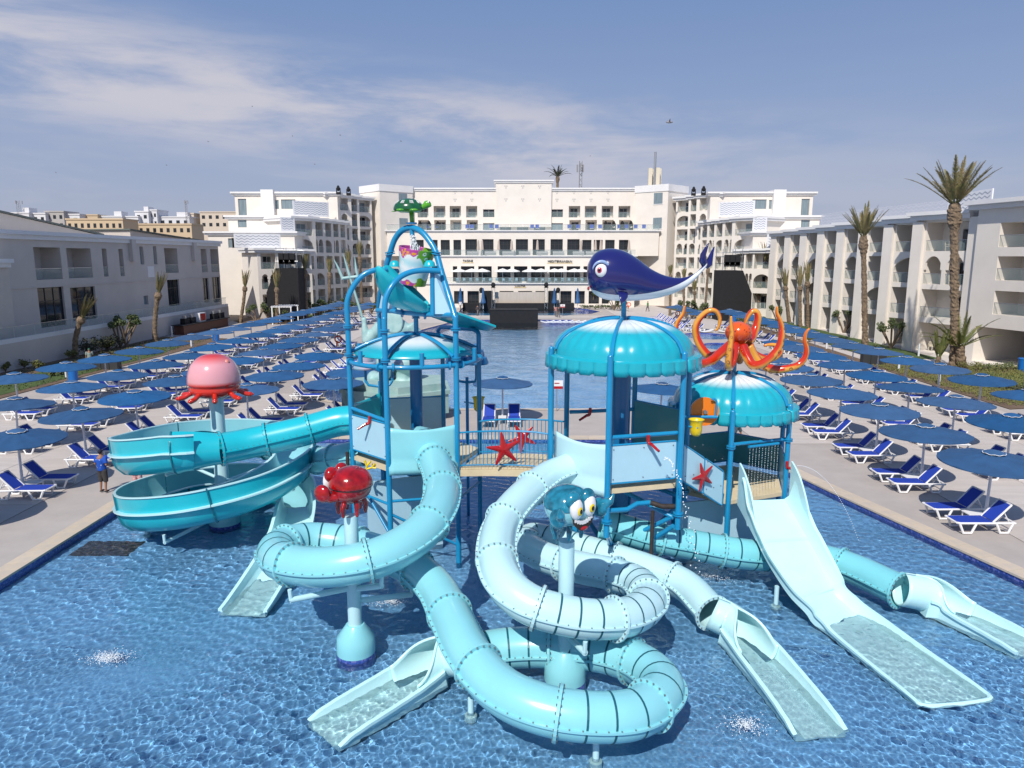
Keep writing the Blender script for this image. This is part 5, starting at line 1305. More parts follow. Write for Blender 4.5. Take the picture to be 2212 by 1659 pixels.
pipe(TA, [V3((-5.25, 22.3, 3.2)), V3((-5.25, 22.3, 2.5)), V3((-5.4, 22.0, 2.35)), V3((-4.9, 21.5, 2.2)), V3((-4.5, 21.3, 2.2))], .06, M_pipe, 'drain_pipe')

# ---- bridge from the bucket tower to the big dome
BR = thing('arched_bridge', 'arched footbridge with cream planks and blue bar railings between the towers', 'bridge', (0, 21.2, 2.9))
f0 = [V3((-1.62, 21.55, 2.9)), V3((-.9, 21.1, 3.05)), V3((-.1, 20.85, 3.12)), V3((.6, 20.75, 3.12)), V3((1.25, 20.65, 3.05))]
f1 = [V3((-1.1, 23.1, 2.9)), V3((-.4, 22.7, 3.05)), V3((.3, 22.45, 3.12)), V3((1.0, 22.35, 3.12)), V3((1.7, 22.4, 3.05))]
g0, g1 = resample(catmull(f0, .05), .12), resample(catmull(f1, .05), .12); n = min(len(g0), len(g1))
for i in range(n - 1):
    a, b, c, d = g0[i], g0[i].lerp(g0[i + 1], .93), g1[i].lerp(g1[i + 1], .93), g1[i]
    MB().add([a, b, c, d, a - V3((0, 0, .05)), b - V3((0, 0, .05)), c - V3((0, 0, .05)), d - V3((0, 0, .05))], [(0, 1, 2, 3), (7, 6, 5, 4), (0, 4, 5, 1), (1, 5, 6, 2), (2, 6, 7, 3), (3, 7, 4, 0)]).build('plank', M_floor, BR)
for f in (f0, f1):
    MB().sweep(catmull([p - V3((0, 0, .16)) for p in f], .2), [(-.04, -.1), (.04, -.1), (.04, .1), (-.04, .1)], True, cap=True).build('beam', M_floor, BR); railing(BR, catmull(f, .05), 1.12)

# ---- big dome tower
TB = thing('dome_tower', 'tall play tower on one blue column under the large scalloped dome', 'play tower', (3.24, 21, -.5))
HB = [(1.27, 20.6), (2.63, 18.95), (4.58, 19.5), (5.2, 21.4), (3.95, 23.0), (1.85, 22.55)]
MB().tube([(3.24, 21, -.55), (3.24, 21, 7.3)], .27, 28).build('centre_column', M_blued, TB, smooth=True)
for i, (x, y) in enumerate(HB): post(TB, 3.24 + (x - 3.24) * 1.07, 21 + (y - 21) * 1.07, 1.75 if i in (1, 2) else 1.9, 6.78, .082, collars=(2.2,))
for i, (x, y) in enumerate(HB):
    b = V3((3.24, 21, .25)); d = (V3((x, y, 0)) - V3((3.24, 21, 0))).normalized(); pipe(TB, [V3((x, y, 1.8)), b + d * .25], .075, name='raking_strut')
MB().lathe([(.27, -.1), (.42, -.1), (.42, -.03), (.27, -.03)], 20, (3.24, 21, .25)).build('strut_collar', M_blue, TB, smooth=True)
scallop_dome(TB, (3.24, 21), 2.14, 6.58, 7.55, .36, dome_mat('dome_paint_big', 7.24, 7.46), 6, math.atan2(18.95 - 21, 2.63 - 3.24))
MB().tube([(3.24, 21, 7.4), (3.24, 21, 8.15)], .075, 12).build('whale_post', M_blue, TB, smooth=True)
polyfloor(TB, HB, 3.05)
shroud(TB, HB[0], HB[1], 2.85, 4.32, M_aquaw)
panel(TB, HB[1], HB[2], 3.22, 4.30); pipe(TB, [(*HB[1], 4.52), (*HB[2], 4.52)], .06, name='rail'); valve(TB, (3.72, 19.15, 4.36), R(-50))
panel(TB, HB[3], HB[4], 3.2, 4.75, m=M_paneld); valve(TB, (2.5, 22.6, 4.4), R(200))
pipe(TB, [(*HB[5], 4.45), (*HB[4], 4.45)], .06, name='rail')
pipe(TB, [V3((2.63, 18.95, 2.45)), V3((3.2, 19.2, 2.4)), V3((3.5, 19.4, 2.5)), V3((3.9, 19.5, 2.5))], .07, name='feed_pipe'); pipe(TB, [V3((3.9, 19.5, 2.5)), V3((4.2, 19.4, 2.42)), V3((4.58, 19.45, 2.4))], .075, M_pipe, 'feed_pipe'); pipe(TB, [V3((3.95, 19.35, 2.3)), V3((3.93, 19.3, -.4))], .055, M_pipe, 'drain_pipe')
for (a, b) in (((3.3, 20.3, 2.55), (4.58, 19.5, 2.05)), ((4.58, 19.5, 2.1), (3.7, 20.2, 1.3)), ((3.24, 21, 2.6), (5.2, 21.4, 2.6)), ((3.24, 21, 2.6), (1.27, 20.6, 2.6)), ((3.6, 22, 2.5), (5.0, 20.6, 2.3))): pipe(TB, [a, b], .065, name='floor_beam')
def tip_bucket(x, y, z, lab):
    t = thing('tipping_bucket', lab, 'bucket', (x, y, z)); MB().lathe([(.0, -.50), (.10, -.49), (.155, -.42), (.17, -.3), (.175, -.12), (.21, -.02), (.235, 0.0), (.225, 0.0), (.19, -.04), (.16, -.14), (.15, -.4), (0, -.42)], 24, (x, y, z)).build('shell', M_yel, t, smooth='all')
    MB().lathe([(0, -.08), (.165, -.08)], 20, (x, y, z)).build('water', M_foam, t); MB().tube([(x - .5, y + .15, z - .2), (x + .02, y - .17, z - .22)], .025, 8).build('yoke', M_blue, t); return t
tip_bucket(5.36, 20.5, 4.68, 'yellow tipping bucket hanging beside the big dome tower')
tip_bucket(-1.15, 24.3, 4.6, 'yellow tipping bucket at the back of the bucket tower')
wd = thing('water_wheel', 'orange disc water wheel on a pipe between the two domes', 'wheel', (5.85, 21.45, 4.7)); MB().tube([(5.85, 21.45, 4.7), (5.85, 21.52, 4.7)], .44, 36).build('disc', M_orange, wd, smooth=True); MB().tube([(5.85, 21.35, 4.7), (5.85, 21.5, 4.7)], .06, 12).build('hub', M_bolt, wd)
pipe(wd, [V3((5.2, 21.4, 4.55)), V3((6.2, 21.3, 4.57))], .05, name='axle'); pipe(wd, [V3((6.15, 21.35, 4.6)), V3((6.17, 21.35, 5.05)), V3((6.1, 21.35, 5.12)), V3((6.0, 21.35, 5.1))], .035, name='spout')

# ---- small dome tower
TC = thing('dome_tower', 'smaller play tower under the lower scalloped dome, right', 'play tower', (7.3, 23.5, -.5))
HC = [(6.72, 21.5), (8.72, 22.35), (9.25, 24.2), (7.9, 25.5), (5.9, 24.7), (5.4, 22.7)]
for i, (x, y) in enumerate(HC): post(TC, 7.3 + (x - 7.3) * 1.04, 23.5 + (y - 23.5) * 1.04, -.55, 4.74, .08, collars=(3.6,))
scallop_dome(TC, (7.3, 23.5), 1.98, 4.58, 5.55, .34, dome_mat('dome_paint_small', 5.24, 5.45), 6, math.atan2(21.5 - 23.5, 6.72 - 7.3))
MB().tube([(7.3, 23.45, 5.45), (7.3, 23.45, 6.1)], .07, 12).build('octopus_post', M_blue, TC, smooth=True)
polyfloor(TC, HC, 1.85)
pipe(TC, [(*HC[0], 3.66), (*HC[1], 3.62)], .055, name='rail'); pipe(TC, [(7.3, 21.6, 3.56), (8.4, 22.1, 3.54)], .045, name='spray_bar')
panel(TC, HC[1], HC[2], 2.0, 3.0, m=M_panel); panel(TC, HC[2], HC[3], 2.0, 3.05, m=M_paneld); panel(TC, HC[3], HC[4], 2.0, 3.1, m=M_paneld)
v_ = valve(TC, (8.75, 22.2, 2.75), R(20)); 
pl_ = Plane((5.3, 21.3), (8.8, 22.4)); quadbox(MB(), pl_, 0, 3.6, -.5, 1.72, .35, .42).build('wall_panel', M_panel, TC)
# ramp between the two domes
RP = thing('ramp', 'sloping cream ramp with pale side panels between the two domes', 'ramp', (5.7, 21.5, 1.8))
a, b, c, d = V3((5.0, 20.4, 3.0)), V3((6.5, 21.35, 1.88)), V3((6.0, 22.5, 1.88)), V3((4.9, 21.8, 3.0)); dn = V3((0, 0, -.16))
MB().add([a, b, c, d, a + dn, b + dn, c + dn, d + dn], [(0, 1, 2, 3), (7, 6, 5, 4), (0, 4, 5, 1), (1, 5, 6, 2), (2, 6, 7, 3), (3, 7, 4, 0)]).build('floor', M_floor, RP)
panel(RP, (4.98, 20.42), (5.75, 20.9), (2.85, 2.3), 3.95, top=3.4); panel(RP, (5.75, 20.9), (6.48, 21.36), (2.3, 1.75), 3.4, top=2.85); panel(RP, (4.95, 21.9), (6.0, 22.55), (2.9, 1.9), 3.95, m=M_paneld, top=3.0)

# ---- starfish, bells
def starfish(p, rx, rz, s, lab, roll=0.0):
    mb = MB()
    for k in range(5):
        a = 2 * math.pi * k / 5 + math.pi / 2 + roll; d = V3((math.cos(a), 0, math.sin(a))); mb.tube([V3((0, 0, 0)), d * .35, d * .7, d * 1.0], [.26, .19, .13, .075], 12); mb.ell(d * 1.0, (.075,) * 3, 10, 6)
    mb.ell((0, 0, 0), (.3, .24, .3), 14, 8); me = remesh(mb, .035, 5); M_ = Matrix.Translation(p) @ Euler((rx, 0, rz)).to_matrix().to_4x4() @ Matrix.Scale(s, 4) @ Matrix.Diagonal((1, .55, 1, 1)); me.transform(M_); setmat(me, M_red); o = obj('starfish', me); tag(o, lab, 'starfish', 'red starfish on the railings')
starfish((-.24, 20.72, 3.72), 0, .2, .50, 'red starfish on the near railing of the arched bridge', .15)
starfish((.33, 22.3, 3.66), 0, .2, .46, 'red starfish on the far railing of the arched bridge', .5)
starfish((5.7, 20.72, 2.88), 0, .56, .44, 'red starfish on the ramp panel between the domes', .32)
def bell(x, y, z, s, m, lab):
    t = thing('spray_bell', lab, 'spray bell', (x, y, z)); MB().lathe([(.03, .62), (.12, .6), (.16, .5), (.15, .46), (.22, .42), (.26, .28), (.25, .24), (.33, .2), (.38, .04), (.36, 0), (.3, .02), (0, .3)], 20, (x, y, z), M=Matrix.Scale(s, 3)).build('cone', m, t, smooth=True); MB().tube([(x, y, z - .5), (x, y, z + .3)], .05, 8).build('stem', M_blue, t, smooth=True)
M_bell = gloss('bell_paint', (0.16, 0.42, 0.52), col2=(0.50, 0.40, 0.50), vscale=3)
bell(-5.3, 25.8, 5.35, 1.15, M_bell, 'striped bell-shaped spray cone, outer one of the left pair behind the tower'); bell(-4.35, 25.9, 5.4, 1.15, M_bell, 'striped bell-shaped spray cone, inner one of the left pair behind the tower')
bell(-2.0, 26.2, 5.5, 1.2, M_blued, 'dark bell-shaped spray cone, inner one of the right pair behind the tower'); bell(-1.3, 26.0, 5.5, 1.2, M_blued, 'dark bell-shaped spray cone, outer one of the right pair behind the tower')
pt = thing('bell_pipework', 'branched pipe carrying the left pair of spray bells', 'pipework', (-4.8, 25.8, 0)); pipe(pt, [V3((-5.3, 25.8, 4.9)), V3((-5.2, 25.8, 4.75)), V3((-4.8, 25.8, 4.7)), V3((-4.45, 25.85, 4.75)), V3((-4.35, 25.9, 4.9))], .05); pipe(pt, [V3((-4.8, 25.8, -.5)), V3((-4.8, 25.8, 4.9))], .06)
pt = thing('bell_pipework', 'branched pipe carrying the right pair of spray bells', 'pipework', (-1.65, 26.1, 0)); pipe(pt, [V3((-2.0, 26.2, 5.0)), V3((-1.95, 26.1, 4.85)), V3((-1.65, 26.1, 4.8)), V3((-1.35, 26.0, 4.85)), V3((-1.3, 26, 5.0))], .05); pipe(pt, [V3((-1.65, 26.1, -.5)), V3((-1.65, 26.1, 5.0))], .06)

for o in bpy.data.objects:
    if o.type == 'MESH' and o.name.split('.')[0] in ('foot', 'column', 'tile_collar', 'foot_plate', 'end_rim', 'centre_column'): o.cycles.is_caustics_receiver = True
# ================================================================== figures
def multi(mb, name, mats, idx, parent=None, smooth='all'):
    me = mb.mesh(name, None, smooth, False)
    for m in mats: me.materials.append(m)
    for p in me.polygons: p.material_index = idx(p)
    return obj(name, me, parent)
# ---- whale on the big dome
M_navy = gloss('navy_gloss', (0.012, 0.014, 0.125), rough=.14, coat=.7)
M_belly = gloss('belly_white', (0.66, 0.72, 0.78), rough=.2)
M_pink = gloss('eye_pink', (0.65, 0.05, 0.12), rough=.2)
WH = thing('whale_figure', 'glossy navy whale with white belly and big eye above the large dome', 'whale figure', (3.24, 21, 8.1))
st = [(393, 282, 300, 362), (400, 225, 350, 385), (420, 180, 405, 405), (455, 138, 448, 420), (515, 111, 482, 438), (580, 105, 496, 447), (640, 113, 500, 450), (700, 134, 501, 450), (780, 182, 498, 445), (880, 255, 489, 432), (980, 303, 470, 410), (1080, 325, 438, 375), (1160, 318, 396, 335), (1230, 285, 333, 285), (1280, 235, 276, 245), (1308, 203, 240, 215)]
X_ = lambda p: 3.23 + (p - 680) * .003745
Z_ = lambda p: 8.09 + (496 - p) * .00377
wm_ = MB(); nt1, nt2 = 18, 8; rings = []
for (x, a, b, c) in st:
    zc, rz = (Z_(a) + Z_(b)) / 2, (Z_(a) - Z_(b)) / 2; ry = rz * (.92 if x > 900 else .86); zb = max(-.98, min(.98, (Z_(c) - zc) / rz)); th = math.asin(zb); r = []
    for k in range(nt1): w = th + (math.pi - 2 * th) * k / nt1; r.append((X_(x), 21 - ry * math.cos(w), zc + rz * math.sin(w)))
    for k in range(nt2): w = math.pi - th + (math.pi + 2 * th) * k / nt2; r.append((X_(x), 21 - ry * math.cos(w), zc + rz * math.sin(w)))
    rings.append(r)
# refine along the body
import itertools
fine = []
tr_ = [catmull([r[k] for r in rings], .09) for k in range(nt1 + nt2)]
mlen = 80
def pick(l, f):
    q = f * (len(l) - 1); i = int(min(q, len(l) - 2)); return l[i].lerp(l[i + 1], q - i)
def ctrl(k, f):
    P = [V3(r[k]) for r in rings]; q = f * (len(P) - 1); i = int(min(q, len(P) - 2)); t = q - i; p1, p2 = P[i], P[i + 1]; p0 = P[i - 1] if i else p1 * 2 - p2; p3 = P[i + 2] if i + 2 < len(P) else p2 * 2 - p1
    return 0.5 * ((2 * p1) + (p2 - p0) * t + (2 * p0 - 5 * p1 + 4 * p2 - p3) * t * t + (3 * p1 - p0 - 3 * p2 + p3) * t ** 3)
nk = nt1 + nt2
for j in range(mlen + 1): wm_.v += [tuple(ctrl(k, j / mlen)) for k in range(nk)]
for j in range(mlen):
    for k in range(nk): l = (k + 1) % nk; wm_.f.append((j * nk + k, j * nk + l, (j + 1) * nk + l, (j + 1) * nk + k))
wm_.f.append(tuple(range(nk))[::-1]); wm_.f.append(tuple(mlen * nk + k for k in range(nk)))
nf = len(wm_.f)
body = multi(wm_, 'body', [M_navy, M_belly], lambda p: 1 if (p.index < mlen * nk and (p.index % nk) >= nt1) else 0, WH)
def fluke(pts, r, par, m, name='fluke', flat=.45):
    me = MB().tube(catmull(pts, .05), r, 12); o = me.build(name, m, par, smooth='all'); return o
W = lambda x, y, Y: V3((X_(x), Y, Z_(y)))
def leaf(par, name, cpts, wds, m, nrm, th=.05):
    """thick tapering fin along cpts with half widths"""
    C = [V3(p) for p in cpts]; fr = frames(C); mb = MB(); n = 14; nv = V3(nrm).normalized()
    for p, (t, a, b), w in zip(C, fr, wds):
        s_ = t.cross(nv).normalized()
        for k in range(n): q = 2 * math.pi * k / n; mb.v.append(tuple(p + s_ * math.cos(q) * w + nv * math.sin(q) * min(th, w)))
    for i in range(len(C) - 1):
        for k in range(n): l = (k + 1) % n; mb.f.append((i * n + k, i * n + l, (i + 1) * n + l, (i + 1) * n + k))
    mb.f.append(tuple(range(n))[::-1]); mb.f.append(tuple((len(C) - 1) * n + k for k in range(n))); return mb.build(name, m, par, smooth='all')
leaf(WH, 'tail_fluke', [W(1300, 240, 21), W(1275, 195, 20.95), W(1272, 150, 20.9), W(1288, 105, 20.85), W(1302, 66, 20.8)], [.09, .11, .085, .05, .012], M_navy, (0, 1, .1))
leaf(WH, 'tail_fluke', [W(1300, 240, 21), W(1338, 212, 21.1), W(1352, 170, 21.2), W(1366, 130, 21.25), W(1384, 90, 21.3)], [.09, .11, .075, .045, .012], M_navy, (0, 1, .1))
leaf(WH, 'pectoral_fin', [W(650, 425, 20.42), W(648, 450, 20.3), W(640, 480, 20.22), W(628, 508, 20.2)], [.14, .14, .09, .02], M_navy, (0, 1, .4), .06)
ey = V3((X_(485), 20.46, Z_(268))); eye = MB().ell(ey, (.175, .10, .185), 24, 14).build('eye', M_white2, WH, smooth='all')
MB().ell(ey + V3((-.055, -.075, .01)), (.075, .04, .085), 18, 10).build('iris', M_pink, eye, smooth='all'); MB().ell(ey + V3((-.065, -.098, .012)), (.045, .028, .052), 16, 8).build('pupil', M_blk, eye, smooth='all')
pts = [ey + V3((.24 * math.cos(R(a)), .02 - .02 * math.sin(R(a)), .25 * math.sin(R(a)))) for a in range(-20, 190, 15)]
MB().tube(pts, [.012 + .035 * math.sin(math.pi * i / (len(pts) - 1)) for i in range(len(pts))], 8).build('eyebrow', mat('pale_blue_paint', (.30, .42, .66), .25), eye, smooth='all')
MB().ell(W(404, 405, 20.93), (.035, .09, .06), 12, 8).build('mouth', M_red, WH, smooth='all')

# ---- octopus on the small dome
def attr_mat(name, rough=.16, coat=.6):
    m = bpy.data.materials.new(name); m.use_nodes = True; t = m.node_tree; b = t.nodes['Principled BSDF']; a = t.nodes.new('ShaderNodeVertexColor'); a.layer_name = 'paint'; t.links.new(a.outputs['Color'], b.inputs['Base Color']); b.inputs['Roughness'].default_value = rough; b.inputs['Coat Weight'].default_value = coat; b.inputs['Coat Roughness'].default_value = .05; return m
M_paint = attr_mat('hand_painted_gloss')
def paint(me, fn):
    ca = me.color_attributes.new('paint', 'FLOAT_COLOR', 'POINT')
    for i, v in enumerate(me.vertices): ca.data[i].color = (*fn(v.co, v.normal), 1)
lerp3 = lambda a, b, f: tuple(a[i] + (b[i] - a[i]) * max(0, min(1, f)) for i in range(3))
OC = thing('octopus_figure', 'orange-red octopus with eight curling arms above the small dome', 'octopus figure', (7.3, 23.45, 6.0))
hc = V3((7.36, 23.4, 6.9)); mb = MB().ell(hc, (.435, .42, .37), 32, 20).ell(hc + V3((0, .02, -.3)), (.26, .26, .25), 20, 12); me = remesh(mb, .03, 5)
random.seed(4); spots = [V3((random.uniform(-1, 1), random.uniform(-1, .2), random.uniform(-.3, 1))).normalized() for _ in range(26)]
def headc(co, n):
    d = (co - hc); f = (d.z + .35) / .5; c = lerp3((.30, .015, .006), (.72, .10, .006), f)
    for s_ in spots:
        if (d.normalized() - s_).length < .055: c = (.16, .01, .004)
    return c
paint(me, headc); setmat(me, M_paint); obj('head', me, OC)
q6 = lambda x, y, Y: at(*o1(x, y), Y)
arms = [[(1080, 1060, 23.2), (930, 1180, 22.95), (780, 1310, 22.75), (640, 1375, 22.6), (520, 1365, 22.5), (400, 1260, 22.6), (270, 1110, 22.9), (170, 960, 23.0), (150, 820, 23.0), (190, 680, 23.0), (270, 560, 23.0), (297, 430, 23.0)],
        [(1080, 1080, 23.6), (900, 1210, 23.8), (720, 1260, 24.0), (590, 1140, 24.1), (500, 960, 24.2), (480, 790, 24.2), (530, 660, 24.2), (640, 545, 24.15), (745, 500, 24.1), (830, 530, 24.1), (880, 630, 24.1), (872, 740, 24.1), (835, 820, 24.1), (800, 838, 24.1)],
        [(1130, 1080, 23.2), (1110, 1230, 22.9), (1070, 1380, 22.65), (1040, 1440, 22.5), (1030, 1380, 22.35), (1045, 1200, 22.3), (1070, 1020, 22.3), (1085, 880, 22.3), (1070, 740, 22.3), (1070, 600, 22.3)],
        [(1190, 1100, 23.7), (1205, 1240, 24.0), (1210, 1340, 24.2), (1215, 1300, 24.5), (1230, 1150, 24.6), (1240, 1000, 24.6)],
        [(1260, 1100, 23.2), (1330, 1270, 22.95), (1420, 1400, 22.75), (1560, 1400, 22.6), (1720, 1290, 22.55), (1850, 1130, 22.55), (1900, 970, 22.55), (1910, 810, 22.6), (1880, 670, 22.6), (1830, 550, 22.6), (1830, 440, 22.6)],
        [(1360, 1090, 23.5), (1460, 1280, 23.5), (1600, 1420, 23.4), (1790, 1480, 23.3), (1990, 1470, 23.2), (2180, 1410, 23.2), (2290, 1290, 23.2), (2320, 1150, 23.2), (2290, 1000, 23.2), (2310, 880, 23.2), (2370, 800, 23.2)],
        [(1340, 1030, 23.7), (1420, 940, 23.95), (1480, 780, 24.1), (1515, 630, 24.1), (1490, 530, 24.1), (1420, 520, 24.1), (1355, 590, 24.1), (1310, 690, 24.1), (1292, 750, 24.1)],
        [(1330, 1080, 23.8), (1450, 1230, 24.0), (1620, 1300, 24.1), (1780, 1290, 24.2), (1880, 1200, 24.2), (1860, 1110, 24.2), (1760, 1075, 24.2), (1650, 1080, 24.2), (1615, 1100, 24.2)]]
for k, l in enumerate(arms):
    P = catmull([q6(*p) for p in l], .05); n = len(P); r0 = .145; rr = [r0 * (1 - i / n) ** .62 + .022 for i in range(n)]; fr = frames(P); nn = 16; m = MB(); m.tube(P, rr, nn); me = m.mesh('arm', None, 'all'); cc = []
    for i in range(n):
        t, a, b = fr[i]; inner_d = V3((0, 0, 1)) - t * t.z
        # the sucker side faces outwards/downwards first and towards the viewer near the tip
        und = V3(((P[i] - hc).x * .8, -.55, -.75 if i < n * .45 else .1)); und = (und - t * und.dot(t)); und = und.normalized() if und.length > 1e-4 else V3((0, 0, -1))
        for j in range(nn):
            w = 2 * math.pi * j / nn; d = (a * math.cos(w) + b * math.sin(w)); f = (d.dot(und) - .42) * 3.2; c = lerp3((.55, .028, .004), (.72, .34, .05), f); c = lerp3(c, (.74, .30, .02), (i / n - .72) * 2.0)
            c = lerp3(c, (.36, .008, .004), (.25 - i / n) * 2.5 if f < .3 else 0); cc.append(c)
    ca = me.color_attributes.new('paint', 'FLOAT_COLOR', 'POINT')
    for i, c in enumerate(cc): ca.data[i].color = (*c, 1)
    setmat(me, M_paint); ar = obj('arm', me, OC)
    if k in (2, 4, 5, 0):
        sk = MB()
        for i in range(int(n * .22), int(n * .86), 4):
            t, a, b = fr[i]; und = V3(((P[i] - hc).x * .8, -.55, -.75 if i < n * .45 else .1)); und = (und - t * und.dot(t)).normalized(); s_ = rr[i] * .42; side = t.cross(und).normalized() * rr[i] * .28 * (1 if (i // 4) % 2 else -1); c = P[i] + und * rr[i] * .94 + side; ee1 = t; ee2 = und.cross(t)
            sk.tube([c + (ee1 * math.cos(w) + ee2 * math.sin(w)) * s_ for w in [2 * math.pi * q / 10 for q in range(10)]], s_ * .22, 5, closed=True)
        tag(sk.build('suckers', mat('sucker_brown', (.28, .10, .03), .3), ar, smooth='all'), kind='stuff')

# ---- turtle and spout on the bucket tower, painted bucket
TU = thing('turtle_figure', 'green turtle with patterned shell on a stalk above the bucket', 'turtle figure', (-3.1, 22.95, 10.2))
M_shell = gloss('shell_green', (0.006, 0.065, 0.028), rough=.2, col2=(0.015, 0.13, 0.045), vscale=5); M_skin = gloss('turtle_green', (0.12, 0.42, 0.02), rough=.25, col2=(0.06, 0.30, 0.03), vscale=4)
tc_ = V3((-3.2, 22.95, 10.80)); vs = []; fs = []; nn_, mm_ = 36, 10
for i in range(mm_ + 1):
    f = i / mm_
    for k in range(nn_):
        a = 2 * math.pi * k / nn_; bul = 1 + .035 * abs(math.sin(a * 4)) * math.sin(math.pi * min(1, f * 1.05)) - (.05 if abs(f - .55) < .03 else 0); r = math.sin(R(8 + 82 * f)); vs.append(tc_ + V3((.47 * r * math.cos(a) * bul, .40 * r * math.sin(a) * bul, .31 * math.cos(R(8 + 88 * f)) * bul - .02 * abs(math.sin(a * 4)) * f)))
for i in range(mm_):
    for k in range(nn_): l = (k + 1) % nn_; fs.append((i * nn_ + k, (i + 1) * nn_ + k, (i + 1) * nn_ + l, i * nn_ + l))
fs.append(tuple(range(nn_))); shl = MB().add(vs, fs).build('shell', M_shell, TU, smooth='all')
for k in range(8):
    a = R(-90 + (k - 3.5) * 42); sp = MB(); pts = []
    for q in range(14):
        w = q * math.pi / 2; r = .105 - .0072 * q; f = .50 + r * 1.6 * math.sin(w + .78); aa = a + r * 2.2 * math.cos(w + .78); rr_ = math.sin(R(8 + 82 * f)) * 1.045; pts.append(tc_ + V3((.47 * rr_ * math.cos(aa), .40 * rr_ * math.sin(aa), .31 * math.cos(R(8 + 88 * f)) * 1.04)))
    sp.tube(pts, .0065, 5).build('shell_spiral', M_white2, shl)
mb = MB().ell(tc_ + V3((0, 0, -.04)), (.40, .34, .09), 24, 10).tube([tc_ + V3((.32, -.02, .02)), tc_ + V3((.46, -.04, .05)), tc_ + V3((.54, -.05, .10))], [.10, .085, .10], 12).ell(tc_ + V3((.585, -.05, .13)), (.125, .10, .115), 18, 12).ell(tc_ + V3((.66, -.05, .09)), (.06, .075, .05), 12, 8)
for (x, y, dx) in ((.2, -.34, .12), (-.2, -.34, -.1), (.2, .34, .1), (-.22, .34, -.1)): mb.ell(tc_ + V3((x, y, -.06)), (.15, .09, .05), 14, 8)
mb.ell(tc_ + V3((-.46, 0, -.08)), (.10, .03, .02), 10, 6); me = remesh(mb, .022, 3); setmat(me, M_skin); obj('body', me, TU)
for s in (-1, 1): e = MB().ell(tc_ + V3((.63, -.05 + s * .07, .19)), (.035, .03, .04), 12, 8).build('eye', M_white2, TU, smooth='all'); MB().ell(tc_ + V3((.655, -.05 + s * .075, .19)), (.016, .016, .02), 8, 6).build('pupil', M_blk, e, smooth='all')
MB().tube([(-3.1, 22.95, 10.35), (-3.12, 22.95, 10.75)], [.06, .075], 12).build('stalk', M_skin, TU, smooth='all')
MB().lathe([(.06, 10.33), (.17, 10.33), (.17, 10.38), (.06, 10.38)], 16, (-3.12, 22.95, 0)).build('base_flange', M_blued, TU); MB().tube([(-3.12, 22.93, 10.3), (-3.1, 22.92, 9.98)], .075, 12).build('spout', M_blue, TU, smooth=True)
wj = MB(); random.seed(9)
for k in range(420):
    f = random.random(); p = V3((-3.1 + .12 * f, 22.9, 10.0 - f * .62)); r = .05 + .07 * f; p += V3((random.gauss(0, r * .6), random.gauss(0, r * .6), random.gauss(0, .03))); s_ = random.uniform(.008, .02); wj.ell(p, (s_, s_, s_ * 2.2), 5, 4)
tag(wj.build('falling_water', M_foam, smooth='all'), 'white jet of water falling from the turtle spout into the bucket', 'water', kind='stuff')
BK = thing('painted_bucket', 'big tilted bucket painted with corals on the tower, under the turtle', 'bucket', (-3.0, 22.6, 9.0))
m = bpy.data.materials.new('bucket_paint'); m.use_nodes = True; t = m.node_tree; b = t.nodes['Principled BSDF']; b.inputs['Roughness'].default_value = .25; b.inputs['Coat Weight'].default_value = .4
vc = t.nodes.new('ShaderNodeVertexColor'); vc.layer_name = 'paint'; t.links.new(vc.outputs['Color'], b.inputs['Base Color'])
bc = V3((-3.0, 22.6, 9.04)); tilt = Matrix.Rotation(R(9), 3, 'Y') @ Matrix.Rotation(R(6), 3, 'X'); nb, mh = 120, 70; vs = []; fs = []; cols = []
random.seed(12); dots = [(random.uniform(-2.9, -1.3), random.choice([random.uniform(.80, .98), random.uniform(.02, .2)]), random.uniform(.03, .06)) for _ in range(26)]; bub = [(random.uniform(-2.4, -.4), random.uniform(.35, .95), random.uniform(.05, .09)) for _ in range(9)]
for j in range(mh + 1):
    h = j / mh; r = .40 + .16 * h
    for k in range(nb):
        a = 2 * math.pi * k / nb; vs.append(bc + tilt @ V3((r * math.cos(a), r * math.sin(a), (h - .5) * 1.12))); aa = a if a <= math.pi else a - 2 * math.pi
        c = lerp3((.46, .74, .80), (.80, .86, .87), .5 + .5 * math.sin(h * 17 + .6 * math.sin(aa * 3)))
        drip_t = .82 + .05 * math.sin(aa * 9) + .05 * math.sin(aa * 4 + 1); drip_b = .13 + .04 * math.sin(aa * 7 + 2)
        left = math.cos(a) < .30 + .1 * math.sin(h * 6)
        if h > drip_t - (0 if left else .12): c = (.48, .06, .34) if left else (.13, .36, .01)
        elif h < drip_b + (0 if left else .08): c = (.50, .07, .33) if left else (.16, .38, .01)
        for (da, dh, dr_) in dots:
            if (aa - da) ** 2 * .2 + (h - dh) ** 2 < (dr_ * .62) ** 2 and (h > drip_t or h < drip_b) and left: c = (.80, .36, .01)
        for (da, dh, dr_) in bub:
            q = math.sqrt((aa - da) ** 2 * .2 + (h - dh) ** 2)
            if abs(q - dr_ * .6) < .010: c = (.80, .84, .84)
        cols.append(c)
for j in range(mh):
    for k in range(nb): l = (k + 1) % nb; fs.append((j * nb + k, j * nb + l, (j + 1) * nb + l, (j + 1) * nb + k))
fs.append(tuple(range(nb))[::-1]); me = MB().add(vs, fs).mesh('shell', m, 'all'); ca = me.color_attributes.new('paint', 'FLOAT_COLOR', 'POINT')
for i, c in enumerate(cols): ca.data[i].color = (*c, 1)
bo = obj('shell', me, BK); q = bo.modifiers.new('t', 'SOLIDIFY'); q.thickness = .03; q.offset = -1
